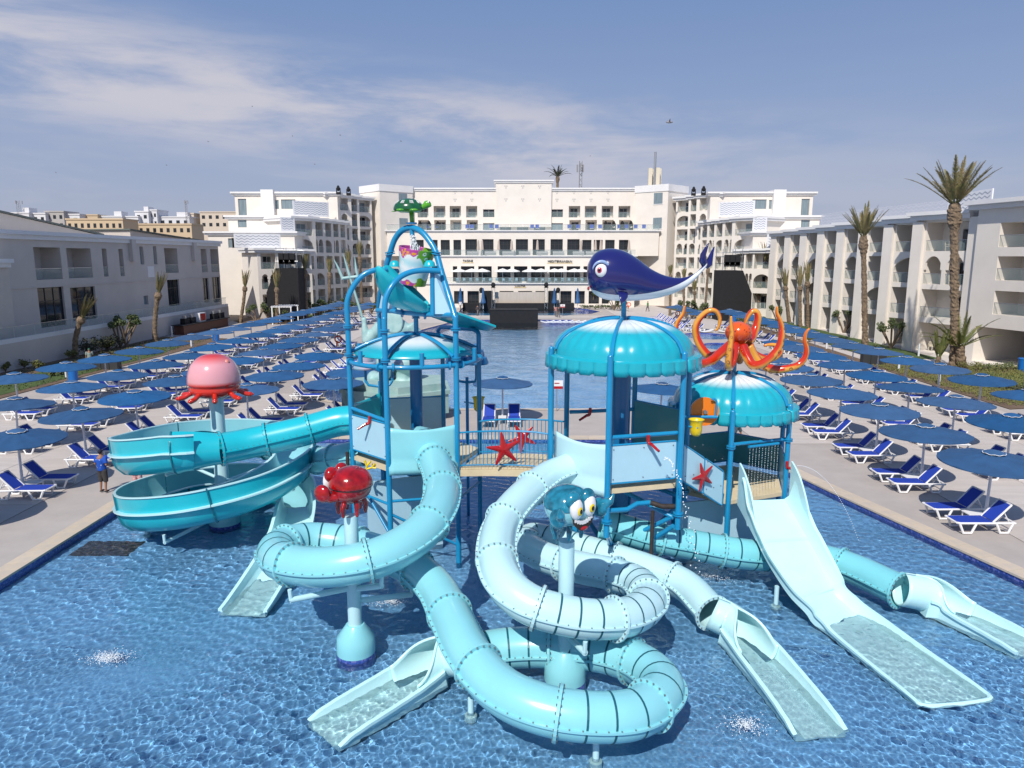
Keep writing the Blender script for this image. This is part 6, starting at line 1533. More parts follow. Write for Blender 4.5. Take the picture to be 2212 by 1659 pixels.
for (a0, h0, colr, seed) in ((-1.95, .28, (.55, .46, .05), 1), (-1.2, .30, (.12, .09, .05), 2)):
    br = MB(); random.seed(seed)
    def twig(a, h, an, ln, d):
        a2, h2 = a + math.sin(an) * ln * 1.6, h + math.cos(an) * ln; pts = [bc + tilt @ V3(((.382 + .15 * hh) * math.cos(a_), (.382 + .15 * hh) * math.sin(a_), (hh - .5) * 1.12)) for a_, hh in [(a + (a2 - a) * f, h + (h2 - h) * f) for f in (0, .5, 1)]]; br.tube(pts, .010 - .002 * d, 5)
        if d < 3:
            for s_ in (-.6, .5): twig(a2, h2, an + s_ + random.uniform(-.2, .2), ln * .72, d + 1)
    twig(a0, h0, 0, .14, 0); br.build('coral_painting', mat('coral_%d' % seed, colr, .4), bo)

# ---- jellyfish
JE = thing('jellyfish_figure', 'glossy pink and red dome-headed jellyfish on the spiral flume post', 'jellyfish figure', (-10.35, 24.8, 4.4))
jc = V3((-10.35, 24.75, 4.62)); prof = []
for i in range(25): f = i / 24; prof.append((.88 * math.sin(R(90 * f)) ** .9 if f > 0 else 0.001, 1.0 * math.cos(R(90 * f)) ** .85 if f < 1 else 0.0))
prof = [(r, z + .42) for r, z in prof] + [(.87, .37), (.80, .34), (.85, .27), (.82, .12), (.64, -.04), (.3, -.1), (.0, -.1)]
me = MB().lathe(prof[::-1], 48, jc).mesh('bell', None, 'all')
paint(me, lambda co, n: lerp3(lerp3((.62, .03, .02), (.72, .34, .38), (1.38 - (co.z - jc.z)) * 3.6), (.62, .03, .016), (.52 - (co.z - jc.z)) * 9)); setmat(me, M_paint); obj('bell', me, JE)
M_jr = gloss('jelly_red', (.55, .025, .012), rough=.15, coat=.6)
for k in range(9):
    a = 2 * math.pi * k / 9 + .2; d = V3((math.cos(a), math.sin(a), 0)); MB().tube(catmull([jc + d * .5 + V3((0, 0, .12)), jc + d * .8 + V3((0, 0, .08)), jc + d * 1.0 + V3((0, 0, -.02)), jc + d * 1.2 + V3((0, 0, -.05))], .06), [.13, .125, .12, .11, .105, .10, .095, .09, .085, .08, .07, .06, .05, .04, .03][:max(4, 0)] if False else .085, 10).ell(jc + d * 1.2 + V3((0, 0, -.05)), (.085, .085, .06), 10, 6).build('tentacle', M_jr, JE, smooth='all')
MB().ell(jc + V3((.55, -.2, 1.15)), (.10, .09, .10), 14, 8).build('eye', mat('jelly_eye', (.70, .25, .2), .2), JE, smooth='all')

# ---- crabs on the slide posts
def crab(name, lab, c, rz, colA, colB, s, happy):
    T = thing(name, lab, 'crab figure', c); M_ = Matrix.Translation(c) @ Matrix.Rotation(rz, 4, 'Z') @ Matrix.Diagonal((s, s, s * 1.14, 1))      # local -y is the face
    mA = gloss(name + '_top', colA, rough=.18, coat=.5, col2=tuple(q * .35 for q in colA), vscale=4, detail=2); mB_ = gloss(name + '_face', colB, rough=.2, coat=.4)
    def sh(mb, nm, m, vox=.03, par=T, sm=4): me = remesh(mb, vox, sm); me.transform(M_); setmat(me, m); return obj(nm, me, par)
    top = MB(); prof = [(.60 * math.sin(R(q)) , .46 * math.cos(R(q)) ** .8 if q < 90 else 0) for q in range(0, 91, 9)]; prof[0] = (.001, prof[0][1]); top.lathe(prof[::-1] + [], 28, (0, 0, .02)); top.f.append(tuple(range(28))[::-1])
    sh(top, 'shell', mA, .03, T, 3)
    low = MB().ell((0, -.02, -.02), (.585, .56, .40), 28, 16); sh(low, 'body', mB_ if happy else mA)
    for sg in (-1, 1):
        lid = MB().ell((sg * .23, -.46, .29), (.22, .17, .19), 18, 12); sh(lid, 'eyelid', mA, .03, T, 2)
        e = MB().ell((0, 0, 0), (.185, .13, .24), 20, 12).mesh('eye', M_white2, 'all'); e.transform(M_ @ Matrix.Translation((sg * .22, -.56, .12))); eo = obj('eye', e, T)
        i_ = MB().ell((0, 0, 0), (.085, .045, .10), 16, 8).mesh('iris', M_yel, 'all'); i_.transform(M_ @ Matrix.Translation((sg * .20, -.668, .09))); obj('iris', i_, eo)
        p = MB().ell((0, 0, 0), (.045, .03, .055), 12, 8).mesh('pupil', M_blk, 'all'); p.transform(M_ @ Matrix.Translation((sg * .195, -.70, .09))); obj('pupil', p, eo)
        cl = MB().tube([(sg * .46, -.1, -.14), (sg * .60, -.25, -.18), (sg * .66, -.34, -.12)], [.12, .11, .13], 12).ell((sg * .70, -.42, -.05), (.15, .24, .22), 16, 10).tube([(sg * .70, -.52, .02), (sg * .82, -.68, .14), (sg * .90, -.72, .30)] if happy else [(sg * .66, -.46, -.10), (sg * .58, -.62, -.12), (sg * .48, -.70, -.06)], [.13, .10, .03], 10); sh(cl, 'claw', mA, .03, T, 3)
        for k in range(3):
            a = R(-60 + 60 * k); l_ = MB().tube([(sg * .30 * math.cos(a), .30 * math.sin(a), -.30), (sg * .42 * math.cos(a), .36 * math.sin(a), -.46), (sg * .40 * math.cos(a), .34 * math.sin(a), -.64)], [.08, .075, .055], 10).ell((sg * .40 * math.cos(a), .34 * math.sin(a), -.64), (.055, .055, .05), 10, 6); sh(l_, 'leg', mA, .025, T, 2)
    if happy:
        mo = MB(); n = 16; vs = []
        for k in range(n + 1):
            x = -.34 + .68 * k / n; z = -.16 - .13 * (1 - (x / .34) ** 2); y = -.585 + .16 * x * x; vs += [V3((x, y + .01, z + .10 + .03 * abs(x))), V3((x, y - .015, z - .02 - .07 * (1 - (x / .34) ** 2)))]
        mo.add(vs, [(2 * k, 2 * k + 2, 2 * k + 3, 2 * k + 1) for k in range(n)]); me = mo.mesh('mouth', M_blk); me.transform(M_); obj('mouth', me, T)
        for k in range(8):
            x = -.29 + .58 * (k + .5) / 8; z = -.075 - .13 * (1 - (x / .34) ** 2) + .03 * abs(x); tm = MB().box((x, -.60 + .16 * x * x, z), (.064, .03, .075)).mesh('tooth', M_white2); tm.transform(M_); obj('tooth', tm, T)
        tg = MB().ell((.02, -.575, -.345), (.14, .04, .05), 14, 8).mesh('tongue', M_red, 'all'); tg.transform(M_); obj('tongue', tg, T)
    else:
        sm_ = MB().tube([(.585 * math.cos(R(a)), .575 * math.sin(R(a)), .02) for a in range(0, 360, 10)], .012, 6, closed=True).mesh('shell_seam', M_blk); sm_.transform(M_); obj('shell_seam', sm_, T)
crab('blue_crab_figure', 'grinning blue crab figure with yellow eyes on the front post', V3((1.2, 15.0, 3.98)), R(38), (.02, .26, .40), (.24, .54, .62), .88, True)
crab('red_crab_figure', 'glossy dark red crab figure turned away on the left post', V3((-3.74, 16.12, 4.08)), R(-112), (.46, .006, .008), (.46, .006, .008), .86, False)

# ---- sea-god statue behind the bucket tower
M_stat = mat('verdigris_statue', (0.26, 0.46, 0.46), 0.5, col2=(0.40, 0.58, 0.56), vscale=2.5, bump=.2, bscale=6); M_stone = mat('verdigris_stone', (0.24, 0.40, 0.38), 0.7, col2=(0.36, 0.48, 0.44), vscale=1.5, bump=.5, bscale=3)
SG = thing('sea_god_statue', 'verdigris statue of a long-haired bearded man holding a trident, seen from behind', 'statue', (-7.0, 43.2, 0))
o_ = V3((-7.0, 43.2, 0)); mb = MB()
mb.ell(o_ + V3((0, 0, 4.95)), (.95, .55, .85), 20, 14).ell(o_ + V3((0, -.02, 4.1)), (.70, .48, .75), 18, 12).ell(o_ + V3((0, 0, 3.5)), (.8, .6, .5), 18, 12).tube([o_ + V3((0, 0, 5.5)), o_ + V3((0, .02, 6.0))], [.32, .26], 12)
mb.tube([o_ + V3((-.85, 0, 5.35)), o_ + V3((-1.5, -.05, 4.55)), o_ + V3((-1.75, -.1, 4.25))], [.36, .30, .26], 12).tube([o_ + V3((-1.75, -.1, 4.25)), o_ + V3((-1.8, -.05, 5.0)), o_ + V3((-1.85, 0, 5.55))], [.25, .22, .15], 12).ell(o_ + V3((-1.85, 0, 5.65)), (.2, .18, .2), 12, 8)
mb.tube([o_ + V3((.85, 0, 5.35)), o_ + V3((1.4, .1, 4.7)), o_ + V3((1.75, .3, 4.1)), o_ + V3((2.1, .2, 3.6))], [.36, .31, .26, .16], 12)
for k in range(-3, 4): mb.ell(o_ + V3((-.3 + k * .0, -.42, 4.95 + k * .14)), (.10, .12, .10), 8, 6)
me = remesh(mb, .09, 4); setmat(me, M_stat); bd = obj('body', me, SG)
hr = MB().ell(o_ + V3((0, .02, 6.3)), (.42, .44, .52), 16, 12)
for k in range(13): x = -.42 + .07 * k; hr.tube(catmull([o_ + V3((x * .8, -.22, 6.5)), o_ + V3((x, -.42, 6.0)), o_ + V3((x * 1.15 + .04 * math.sin(k * 2.1), -.45, 5.5)), o_ + V3((x * .9, -.5, 5.05 - .18 * math.cos(x * 4)))], .1), .085, 7)
me = remesh(hr, .06, 1); setmat(me, M_stat); obj('hair', me, SG)
hd = V3((-8.88, 43.2, 5.6)); tp = V3((-9.75, 43.1, 9.0)); ax = (tp - hd).normalized(); TRI = thing('trident', 'long verdigris trident in the statue\'s raised left hand', 'trident', hd)
j0 = V3((-9.55, 43.12, 8.1)); MB().tube([hd - ax * .8, j0], .075, 10).build('shaft', M_stat, TRI, smooth=True); sd_ = V3((1, 0, .12)).normalized()
MB().tube([j0 - sd_ * .48 + ax * .06, j0 + sd_ * .48 + ax * .06], .095, 10).build('crossbar', M_stat, TRI, smooth=True)
for s in (-1, 0, 1): MB().tube([j0 + sd_ * .45 * s, j0 + sd_ * .5 * s + ax * .6, j0 + sd_ * (.62 * s) + ax * (1.25 if s else 1.5)], [.09, .075, .012], 8).build('prong', M_stat, TRI, smooth=True)
rk = MB(); random.seed(3)
for k in range(16): rk.ell(o_ + V3((random.uniform(-1.5, 1.7), random.uniform(-.9, .6), random.uniform(1.5, 3.4))), [random.uniform(.35, .75) for _ in range(3)], 10, 8)
me = remesh(rk, .11, 2); setmat(me, M_stat); tag(obj('carved_rocks', me), 'carved verdigris rocks piled under the statue', 'rocks')
PB = thing('statue_plinth', 'two-tier verdigris stone plinth carved with meander squares under the statue', 'plinth', (-7.2, 42.8, 0))
pg = [(-10.0, 41.6), (-6.4, 39.6), (-3.7, 41.4), (-4.2, 44.8), (-9.4, 45.2)]
MB().prism(offset(pg, -.35), 0, .35).build('foot', M_stone, PB); MB().prism(pg, .35, 1.5).build('lower_tier', M_stone, PB); MB().prism(offset(pg, .1), 1.5, 1.72).build('ledge', M_stone, PB); MB().prism(offset(pg, -.25), 1.72, 2.1).build('upper_tier', M_stone, PB)
for (p, q) in ((pg[0], pg[1]), (pg[1], pg[2])):
    pl = Plane(p, q); n = max(2, int(pl.w / 1.2))
    for i in range(n):
        s0 = (i + .2) * pl.w / n; s1 = (i + .72) * pl.w / n; mm = MB(); quadbox(mm, pl, s0, s1, .62, .68, -.05, .01); quadbox(mm, pl, s0, s0 + .06, .68, 1.2, -.05, .01); quadbox(mm, pl, s0, s1, 1.2, 1.26, -.05, .01); quadbox(mm, pl, s1 - .06, s1, .82, 1.2, -.05, .01); mm.build('meander_square', M_stone, PB)
# ---- people
def capsule(mb, pts, rr, n=12):
    mb.tube(pts, rr, n); mb.ell(pts[0], (rr[0],) * 3, n, 8); mb.ell(pts[-1], (rr[-1],) * 3, n, 8); return mb
SKIN = {'tan': (0.30, 0.15, 0.09), 'dark': (0.11, 0.055, 0.035)}
def person(lab, loc, rz, skin, top, bottom, hair, stride=0.0, arms='down', cap=None, shorts=True, sc_=1.0, vox=.022, logo=False):
    T = thing('person', lab, 'person', loc); M_ = Matrix.Translation(loc) @ Matrix.Rotation(rz, 4, 'Z') @ Matrix.Scale(sc_, 4)
    ms = mat('skin_' + skin, SKIN[skin], .6)
    def fin(mb, nm, m, v=vox, sm=3): me = remesh(mb, v, sm); me.transform(M_); setmat(me, m); return obj(nm, me, T)
    hipz, kz = .92, .48; st_ = stride; legs = []
    for s in (-1, 1): f = s * st_; legs.append(([V3((s * .10, 0, hipz)), V3((s * .115, -f * .18 - .02, kz)), V3((s * .12, -f * .34 + .03, .09))], s, f))
    armp = []
    for s in (-1, 1):
        sh_ = V3((s * .205, 0, 1.43))
        if arms == 'front': armp.append([sh_, V3((s * .27, .05, 1.15)), V3((s * .17, -.22, 1.08))])
        elif arms == 'swing': armp.append([sh_, V3((s * .25, s * st_ * .12, 1.16)), V3((s * .26, s * st_ * .30 - .05, .93))])
        else: armp.append([sh_, V3((s * .255, .02, 1.14)), V3((s * .26, -.05, .88))])
    b = MB(); capsule(b, [V3((0, 0, .95)), V3((0, .01, 1.18)), V3((0, .01, 1.40))], [.135, .13, .15]); b.ell((0, .01, 1.30), (.20, .115, .18), 14, 10); b.ell((0, .01, 1.02), (.165, .115, .14), 14, 10); b.tube([V3((0, .01, 1.42)), V3((0, -.005, 1.56))], [.065, .055], 10)
    b.ell((0, -.012, 1.645), (.076, .094, .112), 14, 10).ell((0, -.105, 1.635), (.014, .02, .018), 8, 6)
    for s in (-1, 1): b.ell((s * .077, -.005, 1.645), (.014, .024, .032), 8, 6)
    for P, s, f in legs: capsule(b, P, [.085, .058, .038]); b.ell(P[2] + V3((0, -.06, -.045)), (.045, .115, .04), 10, 8)
    for s, P in zip((-1, 1), armp):
        capsule(b, P, [.055, .043, .03]); d = (P[2] - P[1]).normalized(); h = P[2] + d * .06; b.ell(h, (.024, .036, .046), 8, 6)
        for q in range(4): b.tube([h + V3((0, -.022 + q * .015, 0)), h + d * (.085 - .008 * abs(q - 1.5)) + V3((0, -.028 + q * .016, 0))], [.010, .008], 6)
        b.tube([h + V3((0, -.03, 0)), h + V3((0, -.055, 0)) + d * .05], [.011, .009], 6)
    fin(b, 'body', ms)
    sh = MB(); sh.tube([V3((0, 0, .90)), V3((0, 0, 1.02)), V3((0, .01, 1.2)), V3((0, .01, 1.36)), V3((0, .01, 1.45))], [.165, .175, .17, .175, .10], 16); sh.ell((0, .01, 1.33), (.225, .138, .16), 14, 10); sh.ell((0, .0, 1.0), (.19, .145, .13), 14, 10)
    for P in armp: m_ = P[0].lerp(P[1], .75); sh.tube([P[0] + V3((0, 0, .01)), m_], [.085, .078], 12); sh.ell(P[0], (.085,) * 3, 12, 8)
    so_ = fin(sh, 'shirt', top, .024, 2)
    pn = MB(); pn.ell((0, 0, .92), (.19, .14, .12), 14, 10)
    for P, s, f in legs: e = P[1] + (P[2] - P[1]) * (.15 if shorts else .9); pn.tube([P[0], P[1], e], [.115, .095, .092 if shorts else .07], 12)
    fin(pn, 'shorts' if shorts else 'trousers', bottom, .026, 2)
    for P, s, f in legs: sh2 = MB().ell(P[2] + V3((0, -.055, -.05)), (.052, .13, .045), 12, 8); me = remesh(sh2, .02, 1); me.transform(M_); setmat(me, mat('shoe_dark', (.03, .028, .03), .7)); obj('shoe', me, T)
    hm = MB().ell((0, .012, 1.675), (.086, .10, .098), 14, 10)
    if cap: hm.ell((0, -.09, 1.69), (.07, .08, .018), 12, 6)
    fin(hm, 'cap' if cap else 'hair', cap or hair, .018, 1)
    if logo:       # interlocked letters and short dashes printed on the back
        lg = MB(); Yb = .165
        def bar(x0, z0_, x1, z1_, w): d = V3((x1 - x0, 0, z1_ - z0_)); n_ = V3((-d.z, 0, d.x)).normalized() * w / 2; a_, b_ = V3((x0, Yb, z0_)), V3((x1, Yb, z1_)); lg.add([a_ + n_, a_ - n_, b_ - n_, b_ + n_], [(0, 1, 2, 3)])
        # seen from behind +x is to the viewer's right after the turn, so mirror
        for seg in ((.11, 1.36, .03, 1.12, .030), (.03, 1.12, -.05, 1.36, .020), (.13, 1.37, .08, 1.37, .02), (-.02, 1.37, -.09, 1.37, .02), (.035, 1.30, -.03, 1.14, .030), (-.03, 1.14, -.12, 1.135, .022), (-.12, 1.135, -.125, 1.18, .02), (.10, 1.43, -.02, 1.43, .014), (.06, 1.05, -.08, 1.05, .014), (.10, 1.08, .04, 1.08, .012)): bar(*seg)
        me = lg.mesh('shirt_print', mat('print_white', (.78, .78, .78), .7)); me.transform(M_); me2 = obj('shirt_print', me, so_); sw = me2.modifiers.new('s', 'SHRINKWRAP'); sw.target = so_; sw.offset = .006; sw.wrap_method = 'PROJECT'; sw.use_negative_direction = True; sw.use_positive_direction = True; sw.use_project_y = True
    return T
M_hair = mat('hair_dark', (.02, .015, .012), .8)
person('man in a blue printed T-shirt, dark shorts and cap standing on the left deck', V3((-16.42, 27.9, 0.02)), R(165), 'tan', mat('shirt_blue', (.006, .075, .42), .8), mat('shorts_charcoal', (.045, .042, .042), .9), M_hair, arms='front', cap=mat('cap_navy', (.01, .012, .03), .8), logo=True)
person('man in white T-shirt and red patterned shorts beside the spiral flume', V3((-15.1, 28.0, 0.02)), R(170), 'dark', mat('shirt_white', (.66, .66, .68), .8), mat('shorts_floral', (.45, .07, .08), .85, col2=(.75, .62, .60), vscale=22), M_hair, arms='down')
far = [((62, 1300), e3, 'white top with a bucket on the far walkway', 'shirt_white', (.6, .6, .62)), ((210, 1345), e3, 'dark clothes carrying gear by the stage box', 'shirt_dark', (.05, .05, .06)), ((885, 1355), e3, 'pink top at the far pool edge', 'shirt_pink', (.42, .20, .20)), ((908, 1360), e3, 'dark top beside the one in pink at the far pool', 'shirt_dark', (.05, .05, .06)), ((1678, 1308), e3, 'green top walking on the far right deck', 'shirt_green', (.05, .28, .10))]
for (p, cr_, lab, mn, mcx) in far:
    g = gp(*cr_(*p)); person('small figure in ' + lab, V3((g.x, g.y, 0.02)), R(random.uniform(0, 360)), 'tan', mat(mn, mcx, .85), mat('trousers_grey', (.16, .15, .15), .9), M_hair, stride=.7, arms='swing', shorts=False, vox=.04, sc_=1.0)
g = gp(*i7(1230, 330)); person('barefoot walker in dark shorts half hidden behind the small dome', V3((g.x, g.y, 0.02)), R(90), 'tan', mat('shirt_dark', (.05, .05, .06), .8), mat('shorts_pattern', (.02, .035, .05), .85, col2=(.08, .12, .14), vscale=18), M_hair, stride=.9, arms='swing')
g = gp(*c6(785, 430)); person('gardener in pale clothes and green cap by the left planting', V3((g.x, g.y, 0.05)), R(40), 'tan', mat('shirt_sage', (.25, .30, .27), .85), mat('trousers_grey', (.16, .15, .15), .9), M_hair, shorts=False, cap=mat('cap_green', (.03, .14, .08), .8))
# ================================================================== palms and planting
M_trunk = mat('palm_trunk', (0.20, 0.145, 0.095), 0.95, var=0.45, vscale=7, bump=.8, bscale=14, stretch=(1, 1, .6))
M_frond = mat('palm_frond_dry', (0.15, 0.155, 0.055), 0.7, col2=(0.30, 0.23, 0.11), vscale=1.5, detail=2)
M_frondg = mat('palm_frond_green', (0.10, 0.13, 0.028), 0.7, col2=(0.20, 0.20, 0.06), vscale=1.5, detail=2)
M_leaf = mat('shrub_leaf', (0.045, 0.075, 0.022), 0.8, col2=(0.10, 0.12, 0.04), vscale=2.5, detail=2)
M_leafd = mat('dark_shrub_leaf', (0.022, 0.030, 0.014), 0.85, col2=(0.05, 0.055, 0.025), vscale=2.5, detail=2)
M_leafy = mat('yellowing_leaf', (0.16, 0.15, 0.035), 0.8, col2=(0.09, 0.11, 0.03), vscale=2.5, detail=2)
M_bark = mat('shrub_bark', (0.20, 0.15, 0.11), 0.95, var=.3, vscale=6)
def frond(mb, base, d, ln, droop, wl, n=26, splay=.9):
    d = V3(d).normalized(); side = d.cross(V3((0, 0, 1))); side = side.normalized() if side.length > .05 else V3((1, 0, 0)); P = []
    p = V3(base); dirv = d.copy(); st_ = ln / n
    for i in range(n + 1):
        P.append(p.copy()); p = p + dirv * st_; dirv = (dirv + V3((0, 0, -droop * st_ * (i / n) * 1.6))).normalized()
    mb.tube(P[::4] + [P[-1]], [.035 * (1 - i / (len(P[::4]) + 1)) + .006 for i in range(len(P[::4]) + 1)], 4)
    for i in range(4, n + 1):
        f = i / n; l_ = wl * (math.sin(math.pi * min(1, f * .85 + .12)) ** .6) * (1 - .45 * f); t = (P[i] - P[i - 1]).normalized(); up = side.cross(t)
        for s in (-1, 1):
            for rep in range(3):
                dd = (side * s * splay * random.uniform(.7, 1.1) + t * random.uniform(.7, 1.1) + up * random.uniform(.05, .45)).normalized(); a = P[i] - t * st_ * .33 * rep; w = t * .034 + up * .018; e = a + dd * l_ * random.uniform(.8, 1.1) + V3((0, 0, -.04 * l_))
                mb.add([a - w, a + w, e], [(0, 1, 2)])
def palm(base, top, lab, nf=14, ln=2.0, spread=.45, droop=.25, r=.2, m=M_frond, boss=True, wl=.36, bend=0.0, group='palm trees'):
    base, top = V3(base), V3(top); T = thing('palm_tree', lab, 'palm tree', base, group); n = max(10, int((top - base).length / .16)); P = []; rr = []; k = 0
    mid = base.lerp(top, .5) + V3((bend, 0, 0))
    for i in range(n + 1):
        f = i / n; p = base.lerp(top, f) + (mid - base.lerp(top, .5)) * 4 * f * (1 - f); P.append(p); q = r * (1.25 - .3 * min(1, f * 6)) * (1.0 - .12 * f); q *= random.uniform(.94, 1.07)
        if boss and f > .84: q *= 1 + .75 * math.sin(math.pi * (f - .84) / .17)
        rr.append(q)
    tk = MB(); nn = 12; fr = frames(P)
    for p, (t, a, b), q in zip(P, fr, rr):
        for j in range(nn): w = 2 * math.pi * (j + .5 * (k % 2)) / nn; tk.v.append(tuple(p + (a * math.cos(w) + b * math.sin(w)) * q * random.uniform(.86, 1.14)))
        k += 1
    for i in range(n):
        for j in range(nn): l = (j + 1) % nn; tk.f.append((i * nn + j, i * nn + l, (i + 1) * nn + l, (i + 1) * nn + j))
    tk.build('trunk', M_trunk, T)
    cr_ = MB(); ax = (top - P[-4]).normalized()
    for i in range(nf):
        a = i * 2.39996; e = spread * math.sqrt((i + .7) / nf); d = ax * math.cos(e) + V3((math.cos(a), math.sin(a), 0)) * math.sin(e); frond(cr_, top - ax * .1 + V3((math.cos(a), math.sin(a), 0)) * r * .4, d, ln * random.uniform(.82, 1.08), droop * random.uniform(.6, 1.4), wl * random.uniform(.9, 1.15))
    cr_.build('crown', m, T)
    return T
random.seed(21)
def gq(u, v, ymax=999, z=.04):
    p = gp(u, v, z)
    return p if p.y <= ymax else V3(((u - 1106) / 1560.0 * (ymax * _c + 1.3), ymax, z))
def pz(u, v, u2, v2, lab, ymax=999, **k):
    b = gq(u, v, ymax, 0.03); t = at(u2, v2, b.y); return palm(b, t, lab, **k)
c52 = lambda x, y: c5(x, y)
pz(2062, 796, *c5(1525, 640), 'tallest palm, rising past the roof of the end block on the right', nf=24, ln=4.2, spread=.86, droop=.13, r=.36, m=M_frond, wl=.72)
pz(1869, 757, *e4(1930, 655), 'tall palm in front of the near bays of the right wing', nf=20, ln=3.3, spread=.70, droop=.12, r=.29, wl=.55, m=M_frond)
pz(2078, 798, *crop(3400, 1000, .30137)(655, 985), 'thick short palm with spreading fronds beside the tallest palm', nf=15, ln=3.4, spread=1.15, droop=.25, r=.42, boss=False, wl=.55, m=M_frondg)
pz(2022, 800, *crop(3400, 1000, .30137)(400, 1120), 'young upright palm left of the tallest palm', nf=10, ln=2.4, spread=.45, droop=.1, r=.2, boss=False, wl=.45, m=M_frondg)
for (x, y, x2, y2, lab, l, sp) in ((1110, 1350, 1088, 870, 'leaning bare-trunked palm just right of the black right-hand tower', 3.0, .35), (1065, 1345, 1100, 985, 'twin palm crossing behind the one right of the black tower', 2.6, .35), (1290, 1400, 1255, 1085, 'palm with bent trunk before the far bays of the right wing', 2.6, .38), (1385, 1440, 1380, 1090, 'left one of the paired palms before the right wing', 3.0, .33), (1452, 1440, 1448, 1050, 'right one of the paired palms before the right wing', 2.9, .22), (1022, 1345, 1025, 1160, 'low palm hugging the black right-hand tower', 2.4, .3), (560, 1285, 590, 930, 'palm seen behind the whale tail', 1.8, .3), (480, 1255, 470, 1130, 'low palm under the whale tail', 1.8, .3), (382, 1240, 380, 1020, 'far palm above the whale back', 1.6, .3), (262, 1235, 262, 985, 'farthest palm above the whale back', 1.6, .3)):
    pz(*e4(x, y), *e4(x2, y2), lab, ymax=999 if x > 1000 else 113 + (600 - x) * .015, nf=12, ln=l, spread=sp, droop=.02, r=.24 if x > 1000 else .2)
for (x, y, x2, y2, lab, b) in ((655, 1615, 712, 1265, 'nearest left palm with tied crown before the retaining wall', -.3), (1342, 1475, 1372, 1050, 'second left palm with a knot under its tied crown', -.2), (2075, 1312, 2117, 1000, 'left palm before the lit end of the terrace wing', .1)):
    pz(*c1(x, y), *c1(x2, y2), lab, nf=12, ln=2.4, spread=.28, droop=.02, r=.26, bend=b)
for (x, y, x2, y2, lab) in ((362, 1275, 362, 1100, 'palm in front of the black left-hand tower'), (618, 1280, 608, 950, 'palm right of the black left-hand tower'), (815, 1225, 820, 970, 'left one of three palms before the tallest left block'), (1000, 1195, 985, 900, 'middle one of three palms before the tallest left block'), (1102, 1195, 1080, 830, 'right one of three palms before the tallest left block')):
    pz(*e2(x, y), *e2(x2, y2), lab, ymax=103 + (x - 362) * .027, nf=12, ln=2.6, spread=.30, droop=.02, r=.24)
b = at(*e3(900, 248), 158); palm(b + V3((0, 0, -6)), b + V3((0, 0, 2.6)), 'palm crown peeping over the main roof', nf=16, ln=3.0, spread=1.25, droop=.35, r=.3, m=M_leafd, wl=.6)

def leafclump(mb, c, rad, n, size):
    for _ in range(n):
        d = V3((random.gauss(0, 1), random.gauss(0, 1), random.gauss(0, 1))).normalized(); p = V3(c) + V3((d.x * rad[0], d.y * rad[1], d.z * rad[2])) * random.uniform(.55, 1.0); a = V3((random.uniform(-1, 1), random.uniform(-1, 1), random.uniform(-.6, 1))).normalized(); b_ = a.orthogonal().normalized() * size * random.uniform(.3, .55); a *= size * random.uniform(.7, 1.3); mb.add([p - b_ * .6, p + a * .5 - b_, p + a, p + a * .5 + b_], [(0, 1, 2, 3)])
def shrub(loc, lab, h=1.0, w=1.0, m=M_leaf, n=220, size=.16, cat='shrub', group='garden shrubs'):
    loc = V3(loc); T = thing('shrub', lab, cat, loc, group); st = MB()
    for k in range(4): a = k * 1.7; st.tube([loc, loc + V3((math.cos(a) * w * .25, math.sin(a) * w * .25, h * .6))], [.04, .015], 5)
    st.build('stems', M_bark, T); cr_ = MB()
    for k in range(6): a = k * 2.4; leafclump(cr_, loc + V3((math.cos(a) * w * .28, math.sin(a) * w * .28, h * random.uniform(.45, .8))), (w * .3, w * .3, h * .3), n // 6, size)
    cr_.build('foliage', m, T); return T
def tufted(loc, lab, h=2.4, n=5, group='branching cactus trees'):
    loc = V3(loc); T = thing('branching_tree', lab, 'tree', loc, group); st = MB(); cr_ = MB()
    for k in range(n):
        a = k * 2.4 + random.uniform(-.3, .3); tip = loc + V3((math.cos(a) * h * .42, math.sin(a) * h * .42, h * random.uniform(.65, 1.0))); st.tube(catmull([loc, loc.lerp(tip, .45) + V3((0, 0, h * .02)), tip], .3), .09, 6); leafclump(cr_, tip + V3((0, 0, .1)), (.36, .36, .34), 90, .22)
    st.build('trunk', M_bark, T); cr_.build('crown', M_leaf, T)
sl_ = [((330, 1560), c1, .9, M_leafd, 'dark'), ((480, 1590), c1, 1.5, M_leafd, 'dark'), ((560, 1600), c1, 1.5, M_leafd, 'dark'), ((860, 1560), c1, 1.6, M_leafd, 'dark'), ((790, 1540), c1, 1.5, M_leafd, 'dark'), ((940, 1560), c1, 1.1, M_leafy, 'yellowish'), ((690, 1570), c1, 1.6, M_leafd, 'dark'), ((510, 1630), c1, .9, M_leafy, 'yellowish')]
for i, ((x, y), cr_, h, m_, wd_) in enumerate(sl_): p = gp(*cr_(x, y)); shrub((max(p.x, -41.0), p.y, .04), f'{wd_} leafy shrub before the retaining wall, {ORD[i + 1]} from the left', h, h * 1.1, m_)
for i, (x, y, h) in enumerate(((210, 420, .8), (330, 440, .9), (50, 450, .8), (530, 480, .7), (450, 490, .5), (840, 420, 1.1))): p = gp(*c6(x, y)); shrub((p.x, p.y, .04), f'low yellow-green clump at the left lawn edge, {ORD[i + 1]} counted outward', h, h, M_leafy, 150)
for i, (x, y) in enumerate(((1040, 1530), (1090, 1530))): p = gp(*c1(x, y)); tufted((p.x, p.y, .04), ['left', 'right'][i] + ' one of the two tufted trees before the retaining wall', 3.0, 4)
